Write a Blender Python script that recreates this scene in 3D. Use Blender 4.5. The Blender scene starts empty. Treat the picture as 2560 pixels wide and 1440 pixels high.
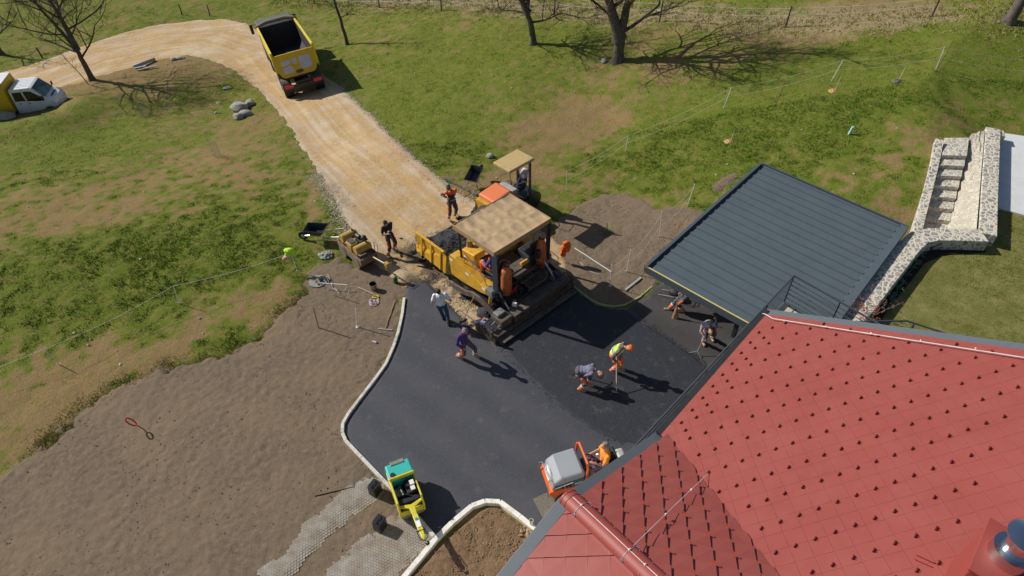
import bpy, bmesh, math, random
import numpy as np
from mathutils import Vector, Matrix, Euler

C = bpy.context.scene.collection
SC = bpy.context.scene
R = math.radians
random.seed(7)

# ---------------------------------------------------------------- camera, world, sun, exposure
HC, PITCH, FPX = 17.5, 43.0, 1707.0
cam_d = bpy.data.cameras.new('camera'); cam_d.sensor_width = 36.0; cam_d.lens = FPX / 2560 * 36.0
cam_d.clip_start = 0.1; cam_d.clip_end = 2000
cam = bpy.data.objects.new('camera', cam_d); C.objects.link(cam)
cam.location = (0, 0, HC); cam.rotation_euler = (R(90 - PITCH), 0, 0)
SC.camera = cam

SUN_EL, SUN_AZ = 36.5, -23.0          # light travels towards azimuth -23 deg (to the right and a little towards the camera)
w = bpy.data.worlds.new('World'); SC.world = w; w.use_nodes = True
wn = w.node_tree.nodes; wl = w.node_tree.links; wn.clear()
sky = wn.new('ShaderNodeTexSky'); sky.sky_type = 'NISHITA'; sky.sun_disc = False
sky.sun_elevation = R(SUN_EL)
sx, sy = -math.cos(R(SUN_AZ)), -math.sin(R(SUN_AZ))
sky.sun_rotation = math.atan2(sx, sy) % (2 * math.pi)
bg = wn.new('ShaderNodeBackground'); bg.inputs[1].default_value = 0.060
wo = wn.new('ShaderNodeOutputWorld'); wl.new(sky.outputs[0], bg.inputs[0]); wl.new(bg.outputs[0], wo.inputs[0])
sd = bpy.data.lights.new('sun', 'SUN'); sd.energy = 4.2; sd.angle = R(0.5); sd.color = (1.0, 0.95, 0.87)
so = bpy.data.objects.new('sun', sd); C.objects.link(so)
ldir = Vector((math.cos(R(SUN_AZ)) * math.cos(R(SUN_EL)), math.sin(R(SUN_AZ)) * math.cos(R(SUN_EL)), -math.sin(R(SUN_EL))))
so.rotation_euler = ldir.to_track_quat('-Z', 'Y').to_euler(); so.location = (-20, 30, 40)
SC.view_settings.view_transform = 'Standard'; SC.view_settings.look = 'None'
SC.view_settings.exposure = 0.22; SC.view_settings.gamma = 1.0

# ---------------------------------------------------------------- numeric helpers
def vnoise(x, y, seed=0):
    x = np.asarray(x, float); y = np.asarray(y, float)
    xi = np.floor(x).astype(np.int64); yi = np.floor(y).astype(np.int64)
    xf = x - xi; yf = y - yi
    def h(a, b):
        n = (a * 374761393 + b * 668265263 + seed * 1442695041) & 0x7fffffff
        n = ((n ^ (n >> 13)) * 1274126177) & 0x7fffffff
        return ((n ^ (n >> 16)) & 0xffff) / 65535.0
    u = xf * xf * (3 - 2 * xf); v = yf * yf * (3 - 2 * yf)
    return (h(xi, yi) * (1 - u) + h(xi + 1, yi) * u) * (1 - v) + (h(xi, yi + 1) * (1 - u) + h(xi + 1, yi + 1) * u) * v
def fbm(x, y, s=0, o=4):
    t = 0; a = 0.5; n = 0
    for i in range(o):
        t = t + a * vnoise(np.asarray(x) * 2 ** i, np.asarray(y) * 2 ** i, s + i * 17); n += a; a *= 0.5
    return t / n
def sstep(a, b, x):
    t = np.clip((np.asarray(x, float) - a) / (b - a), 0, 1); return t * t * (3 - 2 * t)
def softp(x, k=1.2):
    return k * np.log1p(np.exp(np.clip(np.asarray(x, float) / k, -30, 30)))
def seg_dist(x, y, pts):
    d = np.full(np.shape(x), 1e9)
    for (ax, ay), (bx, by) in zip(pts, pts[1:]):
        dx, dy = bx - ax, by - ay
        t = np.clip(((x - ax) * dx + (y - ay) * dy) / (dx * dx + dy * dy + 1e-12), 0, 1)
        d = np.minimum(d, np.hypot(x - ax - t * dx, y - ay - t * dy))
    return d
def inside(x, y, poly):
    r = np.zeros(np.shape(x), bool); n = len(poly)
    for i in range(n):
        ax, ay = poly[i]; bx, by = poly[(i + 1) % n]
        c = ((ay > y) != (by > y)) & (x < (bx - ax) * (y - ay) / (by - ay + 1e-12) + ax)
        r ^= c
    return r
def sdist(x, y, poly):
    d = seg_dist(x, y, list(poly) + [poly[0]])
    return np.where(inside(x, y, poly), -d, d)

# ---------------------------------------------------------------- from photo position to place
CP, SP = math.cos(R(PITCH)), math.sin(R(PITCH))
def ray(px, py):
    u = (px - 1280) / FPX; v = -(py - 720) / FPX
    return (u, CP + v * SP, -SP + v * CP)
def W(px, py, z=0.0):
    d = ray(px, py); t = (z - HC) / d[2]
    return Vector((d[0] * t, d[1] * t, z))
LIP = None
LAWN_Z = 2.1
LAWN = None
STAIR = None
def T(x, y):
    """height of the natural ground"""
    x = np.asarray(x, float); y = np.asarray(y, float)
    cl = 1 - sstep(-20, 10, x)
    drop = 4.5 * (1 - np.exp(-softp(y - 23) / 20))
    z = -drop * cl - 0.05 * softp(-x - 7, 1.5)
    z = z + 0.2 * (softp(x - 5, 1.0) - 0.02 * softp(x - 24, 2.0)) * sstep(16, 23, y)
    z = z + (fbm(x * 0.22, y * 0.22, 3, 3) - 0.5) * 0.35 * sstep(20, 30, y)
    if LIP is not None:
        near = (seg_dist(x, y, LIP))
        z = z + 0.55 * np.exp(-(near / 1.6) ** 2)
    if LAWN is not None:
        s = sdist(x, y, LAWN)
        z = np.where(s < 0.15, np.minimum(z, LAWN_Z - 0.15), z)
        wt = sstep(17.5, 20.5, x); z = z * (1 - wt) + np.minimum(z, LAWN_Z - 0.12 + 0.20 * np.maximum(s, 0)) * wt
        z = np.where((x > 15) & (y > 20), np.minimum(z, 2.45 + 0.16 * np.maximum(0, np.hypot(x - 18.8, y - 24.3) - 1.2)), z)
    if STAIR is not None:
        z = np.where(sdist(x, y, STAIR) < 0.0, np.minimum(z, 0.9), z)
    return z
def Th(x, y): return float(T(np.array([x]), np.array([y]))[0])
def G(px, py, dz=0.0):
    d = ray(px, py); a = 5.0; b = None; t = 5.0
    while t < 200:
        x, y, z = d[0] * t, d[1] * t, HC + d[2] * t
        if z < Th(x, y) + dz: b = t; break
        a = t; t += 0.5
    if b is None: b = 200
    for _ in range(22):
        m = (a + b) / 2
        if HC + d[2] * m < Th(d[0] * m, d[1] * m) + dz: b = m
        else: a = m
    x, y = d[0] * b, d[1] * b
    return Vector((x, y, Th(x, y) + dz))
def Gp(pts): return [tuple(G(*p)[:2]) for p in pts]
def proj(p):
    dep = p[1] * CP - (p[2] - HC) * SP; up = p[1] * SP + (p[2] - HC) * CP
    return (1280 + FPX * p[0] / dep, 720 - FPX * up / dep)
def up_to(base, py):
    """height above base that shows at picture row py"""
    lo, hi = 0, 12
    for _ in range(40):
        m = (lo + hi) / 2
        if proj((base[0], base[1], base[2] + m))[1] > py: lo = m
        else: hi = m
    return lo

# ---------------------------------------------------------------- materials
MATS = {}
def mat(name, col, rough=0.6, metal=0.0, var=0.18, scale=6.0, bump=0.0, bscale=60.0, dirt=None, dirt_amt=0.35, dscale=3.0, spec=None):
    if name in MATS: return MATS[name]
    m = bpy.data.materials.new(name); m.use_nodes = True; MATS[name] = m
    nt = m.node_tree; N = nt.nodes; L = nt.links; P = N['Principled BSDF']
    P.inputs['Roughness'].default_value = rough; P.inputs['Metallic'].default_value = metal
    if spec is not None: P.inputs['Specular IOR Level'].default_value = spec
    tc = N.new('ShaderNodeTexCoord')
    nz = N.new('ShaderNodeTexNoise'); nz.inputs['Scale'].default_value = scale; nz.inputs['Detail'].default_value = 5
    L.new(tc.outputs['Object'], nz.inputs['Vector'])
    rp = N.new('ShaderNodeValToRGB'); rp.color_ramp.elements[0].position = 0.3; rp.color_ramp.elements[1].position = 0.7
    rp.color_ramp.elements[0].color = (*[c * (1 - var) for c in col], 1); rp.color_ramp.elements[1].color = (*[min(1, c * (1 + var)) for c in col], 1)
    L.new(nz.outputs[0], rp.inputs[0]); out = rp.outputs[0]
    if dirt:
        n2 = N.new('ShaderNodeTexNoise'); n2.inputs['Scale'].default_value = dscale; n2.inputs['Detail'].default_value = 8; n2.inputs['Roughness'].default_value = 0.7
        L.new(tc.outputs['Object'], n2.inputs['Vector'])
        r2 = N.new('ShaderNodeValToRGB'); r2.color_ramp.elements[0].position = 0.62 - dirt_amt * 0.5; r2.color_ramp.elements[1].position = 0.8 - dirt_amt * 0.3
        L.new(n2.outputs[0], r2.inputs[0])
        mx = N.new('ShaderNodeMix'); mx.data_type = 'RGBA'; L.new(r2.outputs[0], mx.inputs[0]); L.new(out, mx.inputs[6]); mx.inputs[7].default_value = (*dirt, 1)
        out = mx.outputs[2]
    L.new(out, P.inputs['Base Color'])
    if bump > 0:
        n3 = N.new('ShaderNodeTexNoise'); n3.inputs['Scale'].default_value = bscale; n3.inputs['Detail'].default_value = 4
        L.new(tc.outputs['Object'], n3.inputs['Vector'])
        b = N.new('ShaderNodeBump'); b.inputs['Strength'].default_value = bump; b.inputs['Distance'].default_value = 0.02
        L.new(n3.outputs[0], b.inputs['Height']); L.new(b.outputs[0], P.inputs['Normal'])
    return m

# ---------------------------------------------------------------- mesh builder
class MB:
    def __init__(s): s.v = []; s.f = []; s.mi = []; s.m = 0
    def add(s, vs, fs):
        o = len(s.v); s.v += [tuple(v) for v in vs]
        for f in fs: s.f.append(tuple(i + o for i in f)); s.mi.append(s.m)
        return s
    def bx(s, x0, y0, z0, x1, y1, z1):
        x0, x1 = sorted((x0, x1)); y0, y1 = sorted((y0, y1)); z0, z1 = sorted((z0, z1))
        return s.add([(x0, y0, z0), (x1, y0, z0), (x1, y1, z0), (x0, y1, z0), (x0, y0, z1), (x1, y0, z1), (x1, y1, z1), (x0, y1, z1)],
                     [(0, 3, 2, 1), (4, 5, 6, 7), (0, 1, 5, 4), (1, 2, 6, 5), (2, 3, 7, 6), (3, 0, 4, 7)])
    def box(s, c, size, rot=(0, 0, 0)):
        M = Euler(rot).to_matrix(); c = Vector(c); h = [k / 2 for k in size]
        vs = [c + M @ Vector((a * h[0], b * h[1], d * h[2])) for d in (-1, 1) for a, b in ((-1, -1), (1, -1), (1, 1), (-1, 1))]
        return s.add(vs, [(0, 3, 2, 1), (4, 5, 6, 7), (0, 1, 5, 4), (1, 2, 6, 5), (2, 3, 7, 6), (3, 0, 4, 7)])
    def beam(s, p0, p1, w, h, up=(0, 0, 1)):
        p0 = Vector(p0); p1 = Vector(p1); d = (p1 - p0).normalized(); u = Vector(up)
        sd_ = d.cross(u)
        if sd_.length < 1e-4: sd_ = d.cross(Vector((1, 0, 0)))
        sd_.normalize(); u = sd_.cross(d).normalized(); vs = []
        for p in (p0, p1):
            for a, b in ((-1, -1), (1, -1), (1, 1), (-1, 1)): vs.append(p + sd_ * a * w / 2 + u * b * h / 2)
        return s.add(vs, [(0, 1, 2, 3), (7, 6, 5, 4), (0, 4, 5, 1), (1, 5, 6, 2), (2, 6, 7, 3), (3, 7, 4, 0)])
    def tube(s, pts, r, n=8, caps=True, closed=False):
        pts = [Vector(p) for p in pts]; k = len(pts)
        rs = r if isinstance(r, (list, tuple)) else [r] * k
        o = len(s.v); ref = None; vs = []
        for i, p in enumerate(pts):
            if closed: d = pts[(i + 1) % k] - pts[i - 1]
            else: d = pts[min(i + 1, k - 1)] - pts[max(i - 1, 0)]
            if d.length < 1e-9: d = Vector((0, 0, 1))
            d.normalize()
            if ref is None: ref = d.orthogonal().normalized()
            ref = (ref - d * ref.dot(d))
            if ref.length < 1e-5: ref = d.orthogonal()
            ref.normalize(); b = d.cross(ref)
            for j in range(n):
                a = 2 * math.pi * j / n; vs.append(p + (ref * math.cos(a) + b * math.sin(a)) * rs[i])
        fs = []
        for i in range(k if closed else k - 1):
            i2 = (i + 1) % k
            for j in range(n): fs.append((i * n + j, i * n + (j + 1) % n, i2 * n + (j + 1) % n, i2 * n + j))
        if caps and not closed: fs.append(tuple(range(n - 1, -1, -1))); fs.append(tuple((k - 1) * n + j for j in range(n)))
        return s.add(vs, fs)
    def cyl(s, p0, p1, r, r1=None, n=16): return s.tube([p0, p1], [r, r if r1 is None else r1], n)
    def prism(s, poly, a, b, ax='z'):
        n = len(poly)
        def q(u, v, t): return {'z': (u, v, t), 'y': (u, t, v), 'x': (t, u, v)}[ax]
        vs = [q(u, v, a) for u, v in poly] + [q(u, v, b) for u, v in poly]
        fs = [tuple(range(n - 1, -1, -1)), tuple(range(n, 2 * n))] + [(i, (i + 1) % n, n + (i + 1) % n, n + i) for i in range(n)]
        return s.add(vs, fs)
    def lathe(s, prof, c=(0, 0, 0), n=24, M=None):
        vs = []; k = len(prof); c = Vector(c)
        for r_, z_ in prof:
            for j in range(n):
                a = 2 * math.pi * j / n; v = Vector((r_ * math.cos(a), r_ * math.sin(a), z_))
                if M is not None: v = M @ v
                vs.append(c + v)
        fs = [(i * n + j, i * n + (j + 1) % n, (i + 1) * n + (j + 1) % n, (i + 1) * n + j) for i in range(k - 1) for j in range(n)]
        if prof[0][0] > 1e-6: fs.append(tuple(range(n - 1, -1, -1)))
        if prof[-1][0] > 1e-6: fs.append(tuple((k - 1) * n + j for j in range(n)))
        return s.add(vs, fs)
    def ell(s, c, r, M=None, n=12, k=8):
        prof = [(max(1e-7, math.sin(math.pi * i / k)), -math.cos(math.pi * i / k)) for i in range(k + 1)]
        S = Matrix.Diagonal(Vector((r, r, r) if not isinstance(r, (tuple, list)) else r))
        MM = S if M is None else M @ S
        return s.lathe(prof, c, n, MM)
    def rock(s, c, r, sq=0.7, rough=0.25, sub=1, rnd=random):
        bm = bmesh.new(); bmesh.ops.create_icosphere(bm, subdivisions=sub, radius=1)
        e = Euler((rnd.uniform(0, 6), rnd.uniform(0, 6), rnd.uniform(0, 6))).to_matrix()
        st = Vector((rnd.uniform(.7, 1.3), rnd.uniform(.7, 1.3), sq))
        vs = []
        for v in bm.verts:
            p = (e @ v.co) * (1 + rnd.uniform(-rough, rough)); vs.append(Vector(c) + Vector((p.x * st.x, p.y * st.y, p.z * st.z)) * r)
        fs = [tuple(v.index for v in f.verts) for f in bm.faces]; bm.free()
        return s.add(vs, fs)
    def build(s, name, mt=None, parent=None, smooth=35, bevel=0, loc=None, rotz=0, seg=2):
        me = bpy.data.meshes.new(name); me.from_pydata(s.v, [], s.f)
        mts = mt if isinstance(mt, (list, tuple)) else [mt]
        for q in mts:
            if q: me.materials.append(q)
        if len(mts) > 1: me.polygons.foreach_set('material_index', s.mi)
        me.validate(); me.update()
        bm = bmesh.new(); bm.from_mesh(me); bmesh.ops.recalc_face_normals(bm, faces=bm.faces); bm.to_mesh(me); bm.free()
        if smooth:
            me.polygons.foreach_set('use_smooth', [True] * len(me.polygons)); me.set_sharp_from_angle(angle=R(smooth))
        o = bpy.data.objects.new(name, me); C.objects.link(o)
        if parent is not None: o.parent = parent
        if loc is not None: o.location = loc
        if rotz: o.rotation_euler = (0, 0, rotz)
        if bevel:
            b = o.modifiers.new('bevel', 'BEVEL'); b.width = bevel; b.segments = seg; b.limit_method = 'ANGLE'; b.angle_limit = R(40)
        return o
def tag(o, label=None, cat=None, group=None, kind=None):
    if label: o['label'] = label
    if cat: o['category'] = cat
    if group: o['group'] = group
    if kind: o['kind'] = kind
    return o
def thing(name, label, cat, loc=(0, 0, 0), rotz=0, group=None):
    o = bpy.data.objects.new(name, None); C.objects.link(o); o.empty_display_size = 0.2
    o.location = loc; o.rotation_euler = (0, 0, rotz)
    return tag(o, label, cat, group)
def copy_tree(o, parent=None):
    c = o.copy(); C.objects.link(c)
    if parent is not None: c.parent = parent
    for ch in list(o.children): copy_tree(ch, c)
    return c
def np_mesh(name, V, F, mt, attrs=None, smooth=True, kind=None, label=None):
    """V (n,3) array, F (m,k) int array"""
    me = bpy.data.meshes.new(name); m, k = F.shape
    me.vertices.add(len(V)); me.vertices.foreach_set('co', V.astype(np.float32).ravel())
    me.loops.add(m * k); me.loops.foreach_set('vertex_index', F.astype(np.int32).ravel())
    me.polygons.add(m); me.polygons.foreach_set('loop_start', np.arange(0, m * k, k, dtype=np.int32)); me.polygons.foreach_set('loop_total', np.full(m, k, dtype=np.int32))
    me.polygons.foreach_set('use_smooth', np.full(m, smooth))
    for an, av in (attrs or {}).items():
        a = me.attributes.new(an, 'FLOAT', 'POINT'); a.data.foreach_set('value', av.astype(np.float32).ravel())
    me.update(calc_edges=True); me.validate()
    me.materials.append(mt)
    o = bpy.data.objects.new(name, me); C.objects.link(o)
    if kind: o['kind'] = kind
    if label: o['label'] = label
    return o
# ---------------------------------------------------------------- outlines on the ground (photo positions laid on the terrain)
_lip = [W(-300, 345, -2.2), W(0, 296, -2.2), W(110, 282, -2.2), W(165, 262, -2.3), (W(205, 232, -2.6))]
LIP = [tuple(p[:2]) for p in _lip]
LAWN = [tuple(W(*p, LAWN_Z)[:2]) for p in ((2125, 835), (2275, 670), (2330, 612), (2440, 604), (2492, 560), (2492, 352), (2700, 362), (3400, 380), (3400, 1500), (2300, 1300))]
LAWN = [(float(a), float(b)) for a, b in LAWN]
STAIR = [tuple(W(*p, 2.1)[:2]) for p in ((2298, 640), (2352, 392), (2470, 385), (2474, 628))]

ROAD_PX = [(-200, 215), (0, 183), (100, 155), (200, 118), (300, 85), (400, 62), (500, 50), (560, 48), (610, 58), (655, 82), (720, 130), (790, 175),
           (845, 215), (890, 255), (940, 300), (985, 350), (1040, 400), (1085, 435), (1125, 468), (1180, 505), (1260, 520), (1420, 620), (1420, 700), (1240, 840), (1175, 820),
           (1065, 702), (1008, 722), (985, 700), (955, 672), (915, 650), (890, 622), (872, 575), (852, 530), (825, 480), (795, 430), (760, 372), (730, 325), (690, 270), (640, 215), (590, 180),
           (530, 150), (470, 138), (400, 148), (330, 168), (250, 190), (200, 208), (100, 225), (0, 240), (-200, 275)]
SOIL_PX = [(1012, 712), (975, 688), (930, 664), (895, 668), (870, 664), (845, 655), (800, 662), (775, 690), (765, 712), (760, 738), (735, 765), (700, 790), (650, 838), (600, 870), (520, 902), (430, 918),
           (330, 948), (260, 992), (180, 1052), (120, 1112), (60, 1155), (0, 1200), (-250, 1330), (-400, 1700), (900, 1750), (990, 1450), (1095, 1352), (975, 1215), (862, 1100), (860, 1055), (875, 1030), (960, 915), (987, 860), (1002, 790), (1008, 745)]
SOIL2_PX = [(1380, 600), (1388, 560), (1440, 516), (1500, 487), (1560, 485), (1612, 500), (1640, 524), (1700, 518), (1760, 530), (1790, 560), (1700, 640), (1652, 700), (1605, 745), (1565, 770), (1530, 775), (1490, 764), (1440, 730), (1415, 700), (1395, 640)]
SOIL3_PX = [(1775, 470), (1800, 445), (1835, 435), (1850, 440), (1820, 462), (1790, 478)]
ASPH_PX = [(1065, 700), (1036, 706), (1012, 716), (1010, 745), (1004, 790), (989, 860), (962, 918), (877, 1033), (860, 1060), (862, 1100), (975, 1215), (1085, 1345), (1105, 1335), (1180, 1270),
           (1214, 1254), (1248, 1256), (1300, 1290), (1355, 1332), (1450, 1420), (1900, 1200), (2260, 840), (2160, 745), (1960, 560), (1760, 560), (1655, 704), (1605, 748), (1566, 772), (1530, 777), (1490, 766), (1440, 732), (1415, 722), (1300, 770), (1235, 860), (1175, 815), (1120, 757)]
FRESH_PX = [(1170, 806), (1212, 790), (1240, 760), (1300, 740), (1425, 716), (1440, 730), (1490, 764), (1530, 775), (1562, 772), (1600, 800), (1660, 838), (1740, 893), (1775, 925), (1700, 1020), (1610, 1120), (1560, 1112), (1500, 1092), (1440, 1055), (1380, 1005), (1320, 950), (1280, 905), (1243, 865)]
BED_PX = [(1000, 1470), (1110, 1352), (1190, 1283), (1217, 1268), (1245, 1268), (1290, 1300), (1345, 1345), (1480, 1460), (1400, 1600), (900, 1600)]
PAVE_PX = [(905, 1222), (925, 1205), (975, 1228), (1030, 1290), (1090, 1348), (1000, 1450), (900, 1600), (500, 1650), (700, 1430), (800, 1330)]

ROAD = Gp(ROAD_PX); SOIL = Gp(SOIL_PX); SOIL2 = Gp(SOIL2_PX); SOIL3 = Gp(SOIL3_PX); ASPH = Gp(ASPH_PX); FRESH = Gp(FRESH_PX); BED = Gp(BED_PX); PAVE = Gp(PAVE_PX)

# ---------------------------------------------------------------- ground materials
def nodes(name):
    m = bpy.data.materials.new(name); m.use_nodes = True; nt = m.node_tree
    return m, nt.nodes, nt.links, nt.nodes['Principled BSDF']
def geo_noise(N, L, scale, detail=6, rough=0.6, vec=None):
    if vec is None:
        g = N.new('ShaderNodeNewGeometry'); vec = g.outputs['Position']
    n = N.new('ShaderNodeTexNoise'); n.inputs['Scale'].default_value = scale; n.inputs['Detail'].default_value = detail; n.inputs['Roughness'].default_value = rough
    L.new(vec, n.inputs['Vector']); return n.outputs[0]
def ramp(N, L, src, stops):
    r = N.new('ShaderNodeValToRGB'); e = r.color_ramp.elements
    while len(e) < len(stops): e.new(0.5)
    for i, (p, c) in enumerate(stops):
        e[i].position = p; e[i].color = (*c, 1) if not isinstance(c, (int, float)) else (c, c, c, 1)
    L.new(src, r.inputs[0]); return r.outputs[0]
def mixc(N, L, f, a, b):
    m = N.new('ShaderNodeMix'); m.data_type = 'RGBA'
    for s_, i in ((f, 0), (a, 6), (b, 7)):
        if isinstance(s_, (int, float)): m.inputs[i].default_value = s_
        elif isinstance(s_, tuple): m.inputs[i].default_value = (*s_, 1)
        else: L.new(s_, m.inputs[i])
    return m.outputs[2]
def math_(N, L, op, a, b=0.0):
    m = N.new('ShaderNodeMath'); m.operation = op
    for s_, i in ((a, 0), (b, 1)):
        if isinstance(s_, (int, float)): m.inputs[i].default_value = s_
        else: L.new(s_, m.inputs[i])
    return m.outputs[0]
def attr(N, name):
    a = N.new('ShaderNodeAttribute'); a.attribute_name = name; return a.outputs['Fac']
def bump(N, L, P, h, strength, dist):
    b = N.new('ShaderNodeBump'); b.inputs['Strength'].default_value = strength; b.inputs['Distance'].default_value = dist
    L.new(h, b.inputs['Height']); L.new(b.outputs[0], P.inputs['Normal'])

# meadow: green share from attribute, broken up by noise
m_ground, N, L, P = nodes('meadow_ground'); P.inputs['Roughness'].default_value = 0.95; P.inputs['Specular IOR Level'].default_value = 0.1
n1 = geo_noise(N, L, 1.1, 8, 0.65); n2 = geo_noise(N, L, 7.0, 8, 0.7); n3 = geo_noise(N, L, 45.0, 5, 0.7)
s = math_(N, L, 'ADD', math_(N, L, 'MULTIPLY', math_(N, L, 'SUBTRACT', n1, 0.5), 0.15), math_(N, L, 'MULTIPLY', math_(N, L, 'SUBTRACT', n2, 0.5), 0.55))
s = math_(N, L, 'ADD', s, attr(N, 'green'))
gm = ramp(N, L, s, [(0.33, 0.0), (0.52, 1.0)])
soilc = ramp(N, L, n3, [(0.32, (0.135, 0.088, 0.036)), (0.5, (0.26, 0.180, 0.080)), (0.7, (0.40, 0.30, 0.15))])
grasc = ramp(N, L, n3, [(0.32, (0.060, 0.080, 0.010)), (0.5, (0.115, 0.168, 0.016)), (0.68, (0.24, 0.25, 0.050))])
strw = ramp(N, L, geo_noise(N, L, 2.3, 6, 0.7), [(0.42, 0.0), (0.72, 0.60)])
grasc = mixc(N, L, strw, grasc, (0.27, 0.205, 0.070))
dry = mixc(N, L, attr(N, 'dry'), soilc, (0.34, 0.28, 0.17))
L.new(mixc(N, L, gm, dry, grasc), P.inputs['Base Color'])
bump(N, L, P, math_(N, L, 'ADD', n2, math_(N, L, 'MULTIPLY', n3, 0.6)), 0.7, 0.09)

def soil_mat(name, cols, scale=5.0, bumpd=0.05):
    m, N, L, P = nodes(name); P.inputs['Roughness'].default_value = 0.95; P.inputs['Specular IOR Level'].default_value = 0.15
    a = geo_noise(N, L, scale, 8, 0.68); b = geo_noise(N, L, 0.5, 4, 0.5); c = geo_noise(N, L, 38, 5, 0.75)
    t = math_(N, L, 'ADD', math_(N, L, 'MULTIPLY', a, 0.5), math_(N, L, 'MULTIPLY', c, 0.5))
    k = ramp(N, L, t, [(0.3, cols[0]), (0.5, cols[1]), (0.72, cols[2])])
    k = mixc(N, L, ramp(N, L, b, [(0.4, 0.0), (0.68, 0.7)]), k, cols[3])
    L.new(k, P.inputs['Base Color'])
    bump(N, L, P, math_(N, L, 'ADD', a, math_(N, L, 'MULTIPLY', c, 0.35)), 0.8, bumpd)
    return m
m_soil = soil_mat('graded_soil', ((0.102, 0.075, 0.050), (0.168, 0.127, 0.088), (0.265, 0.208, 0.15), (0.215, 0.158, 0.100)), 7.0, 0.04)
m_bed = soil_mat('planting_soil', ((0.11, 0.065, 0.035), (0.22, 0.14, 0.08), (0.36, 0.25, 0.15), (0.20, 0.13, 0.075)), 9.0, 0.09)

m_road, N, L, P = nodes('crushed_stone_track'); P.inputs['Roughness'].default_value = 0.95; P.inputs['Specular IOR Level'].default_value = 0.15
a = geo_noise(N, L, 0.7, 7, 0.6); c = geo_noise(N, L, 30, 6, 0.8); e = geo_noise(N, L, 6, 6, 0.65)
k = ramp(N, L, math_(N, L, 'ADD', math_(N, L, 'MULTIPLY', c, 0.6), math_(N, L, 'MULTIPLY', e, 0.4)), [(0.36, (0.27, 0.18, 0.085)), (0.5, (0.46, 0.325, 0.17)), (0.66, (0.62, 0.50, 0.32))])
k = mixc(N, L, ramp(N, L, a, [(0.45, 0.0), (0.62, 0.6)]), k, (0.52, 0.45, 0.37))
k = mixc(N, L, math_(N, L, 'MULTIPLY', attr(N, 'grav'), ramp(N, L, e, [(0.35, 0.35), (0.6, 1.0)])), k, ramp(N, L, c, [(0.35, (0.26, 0.20, 0.15)), (0.65, (0.55, 0.47, 0.38))]))
cx = N.new('ShaderNodeCombineXYZ'); L.new(math_(N, L, 'MULTIPLY', attr(N, 'acr'), 34.0), cx.inputs[0]); L.new(math_(N, L, 'MULTIPLY', attr(N, 'alo'), 7.0), cx.inputs[1])
stk = geo_noise(N, L, 1.0, 6, 0.6, cx.outputs[0])
k = mixc(N, L, ramp(N, L, stk, [(0.40, 0.5), (0.56, 0.0)]), k, (0.40, 0.25, 0.105))
k = mixc(N, L, ramp(N, L, stk, [(0.52, 0.0), (0.70, 0.35)]), k, (0.72, 0.58, 0.38))
k = mixc(N, L, attr(N, 'rut'), k, (0.50, 0.31, 0.13))
k = mixc(N, L, math_(N, L, 'MULTIPLY', attr(N, 'crumb'), ramp(N, L, c, [(0.4, 1.0), (0.62, 0.3)])), k, (0.045, 0.043, 0.042))
L.new(k, P.inputs['Base Color'])
bump(N, L, P, math_(N, L, 'ADD', math_(N, L, 'MULTIPLY', c, 0.6), e), 0.75, 0.04)

def asphalt_mat(name, c0, c1, stain, scale, bs):
    m, N, L, P = nodes(name); P.inputs['Roughness'].default_value = 0.72; P.inputs['Specular IOR Level'].default_value = 0.35
    c = geo_noise(N, L, scale, 3, 0.8); a = geo_noise(N, L, 0.8, 8, 0.65)
    k = ramp(N, L, c, [(0.35, c0), (0.68, c1)])
    k = mixc(N, L, ramp(N, L, a, [(0.45, 0.0), (0.75, 0.45)]), k, stain)
    k = mixc(N, L, math_(N, L, 'MULTIPLY', attr(N, 'old'), 0.8), k, ramp(N, L, c, [(0.35, (0.030, 0.027, 0.025)), (0.68, (0.072, 0.066, 0.060))]))
    k = mixc(N, L, math_(N, L, 'MULTIPLY', attr(N, 'lane'), 0.24), k, (0.10, 0.10, 0.11))
    dust = ramp(N, L, geo_noise(N, L, 2.4, 9, 0.75), [(0.56, 0.0), (0.74, 0.45)])
    k = mixc(N, L, dust, k, (0.17, 0.15, 0.13))
    L.new(k, P.inputs['Base Color']); bump(N, L, P, c, 0.8, bs); return m
m_asph = asphalt_mat('rolled_asphalt', (0.030, 0.033, 0.043), (0.078, 0.082, 0.098), (0.082, 0.080, 0.084), 40, 0.012)
m_fresh = asphalt_mat('fresh_asphalt', (0.010, 0.012, 0.018), (0.048, 0.052, 0.064), (0.026, 0.029, 0.037), 30, 0.015)
m_kerb = mat('kerb_concrete', (0.60, 0.58, 0.53), 0.9, var=0.12, scale=9, bump=0.3, bscale=40, dirt=(0.30, 0.25, 0.19), dirt_amt=0.25, dscale=4)
m_stone = mat('gravel_stone', (0.46, 0.39, 0.30), 0.95, var=0.35, scale=3)
m_rock = mat('limestone', (0.42, 0.42, 0.40), 0.95, var=0.35, scale=5, bump=0.6, bscale=14, dirt=(0.20, 0.19, 0.14), dirt_amt=0.5, dscale=5)
m_clod = mat('soil_clod', (0.165, 0.125, 0.09), 0.95, var=0.35, scale=7)

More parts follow.
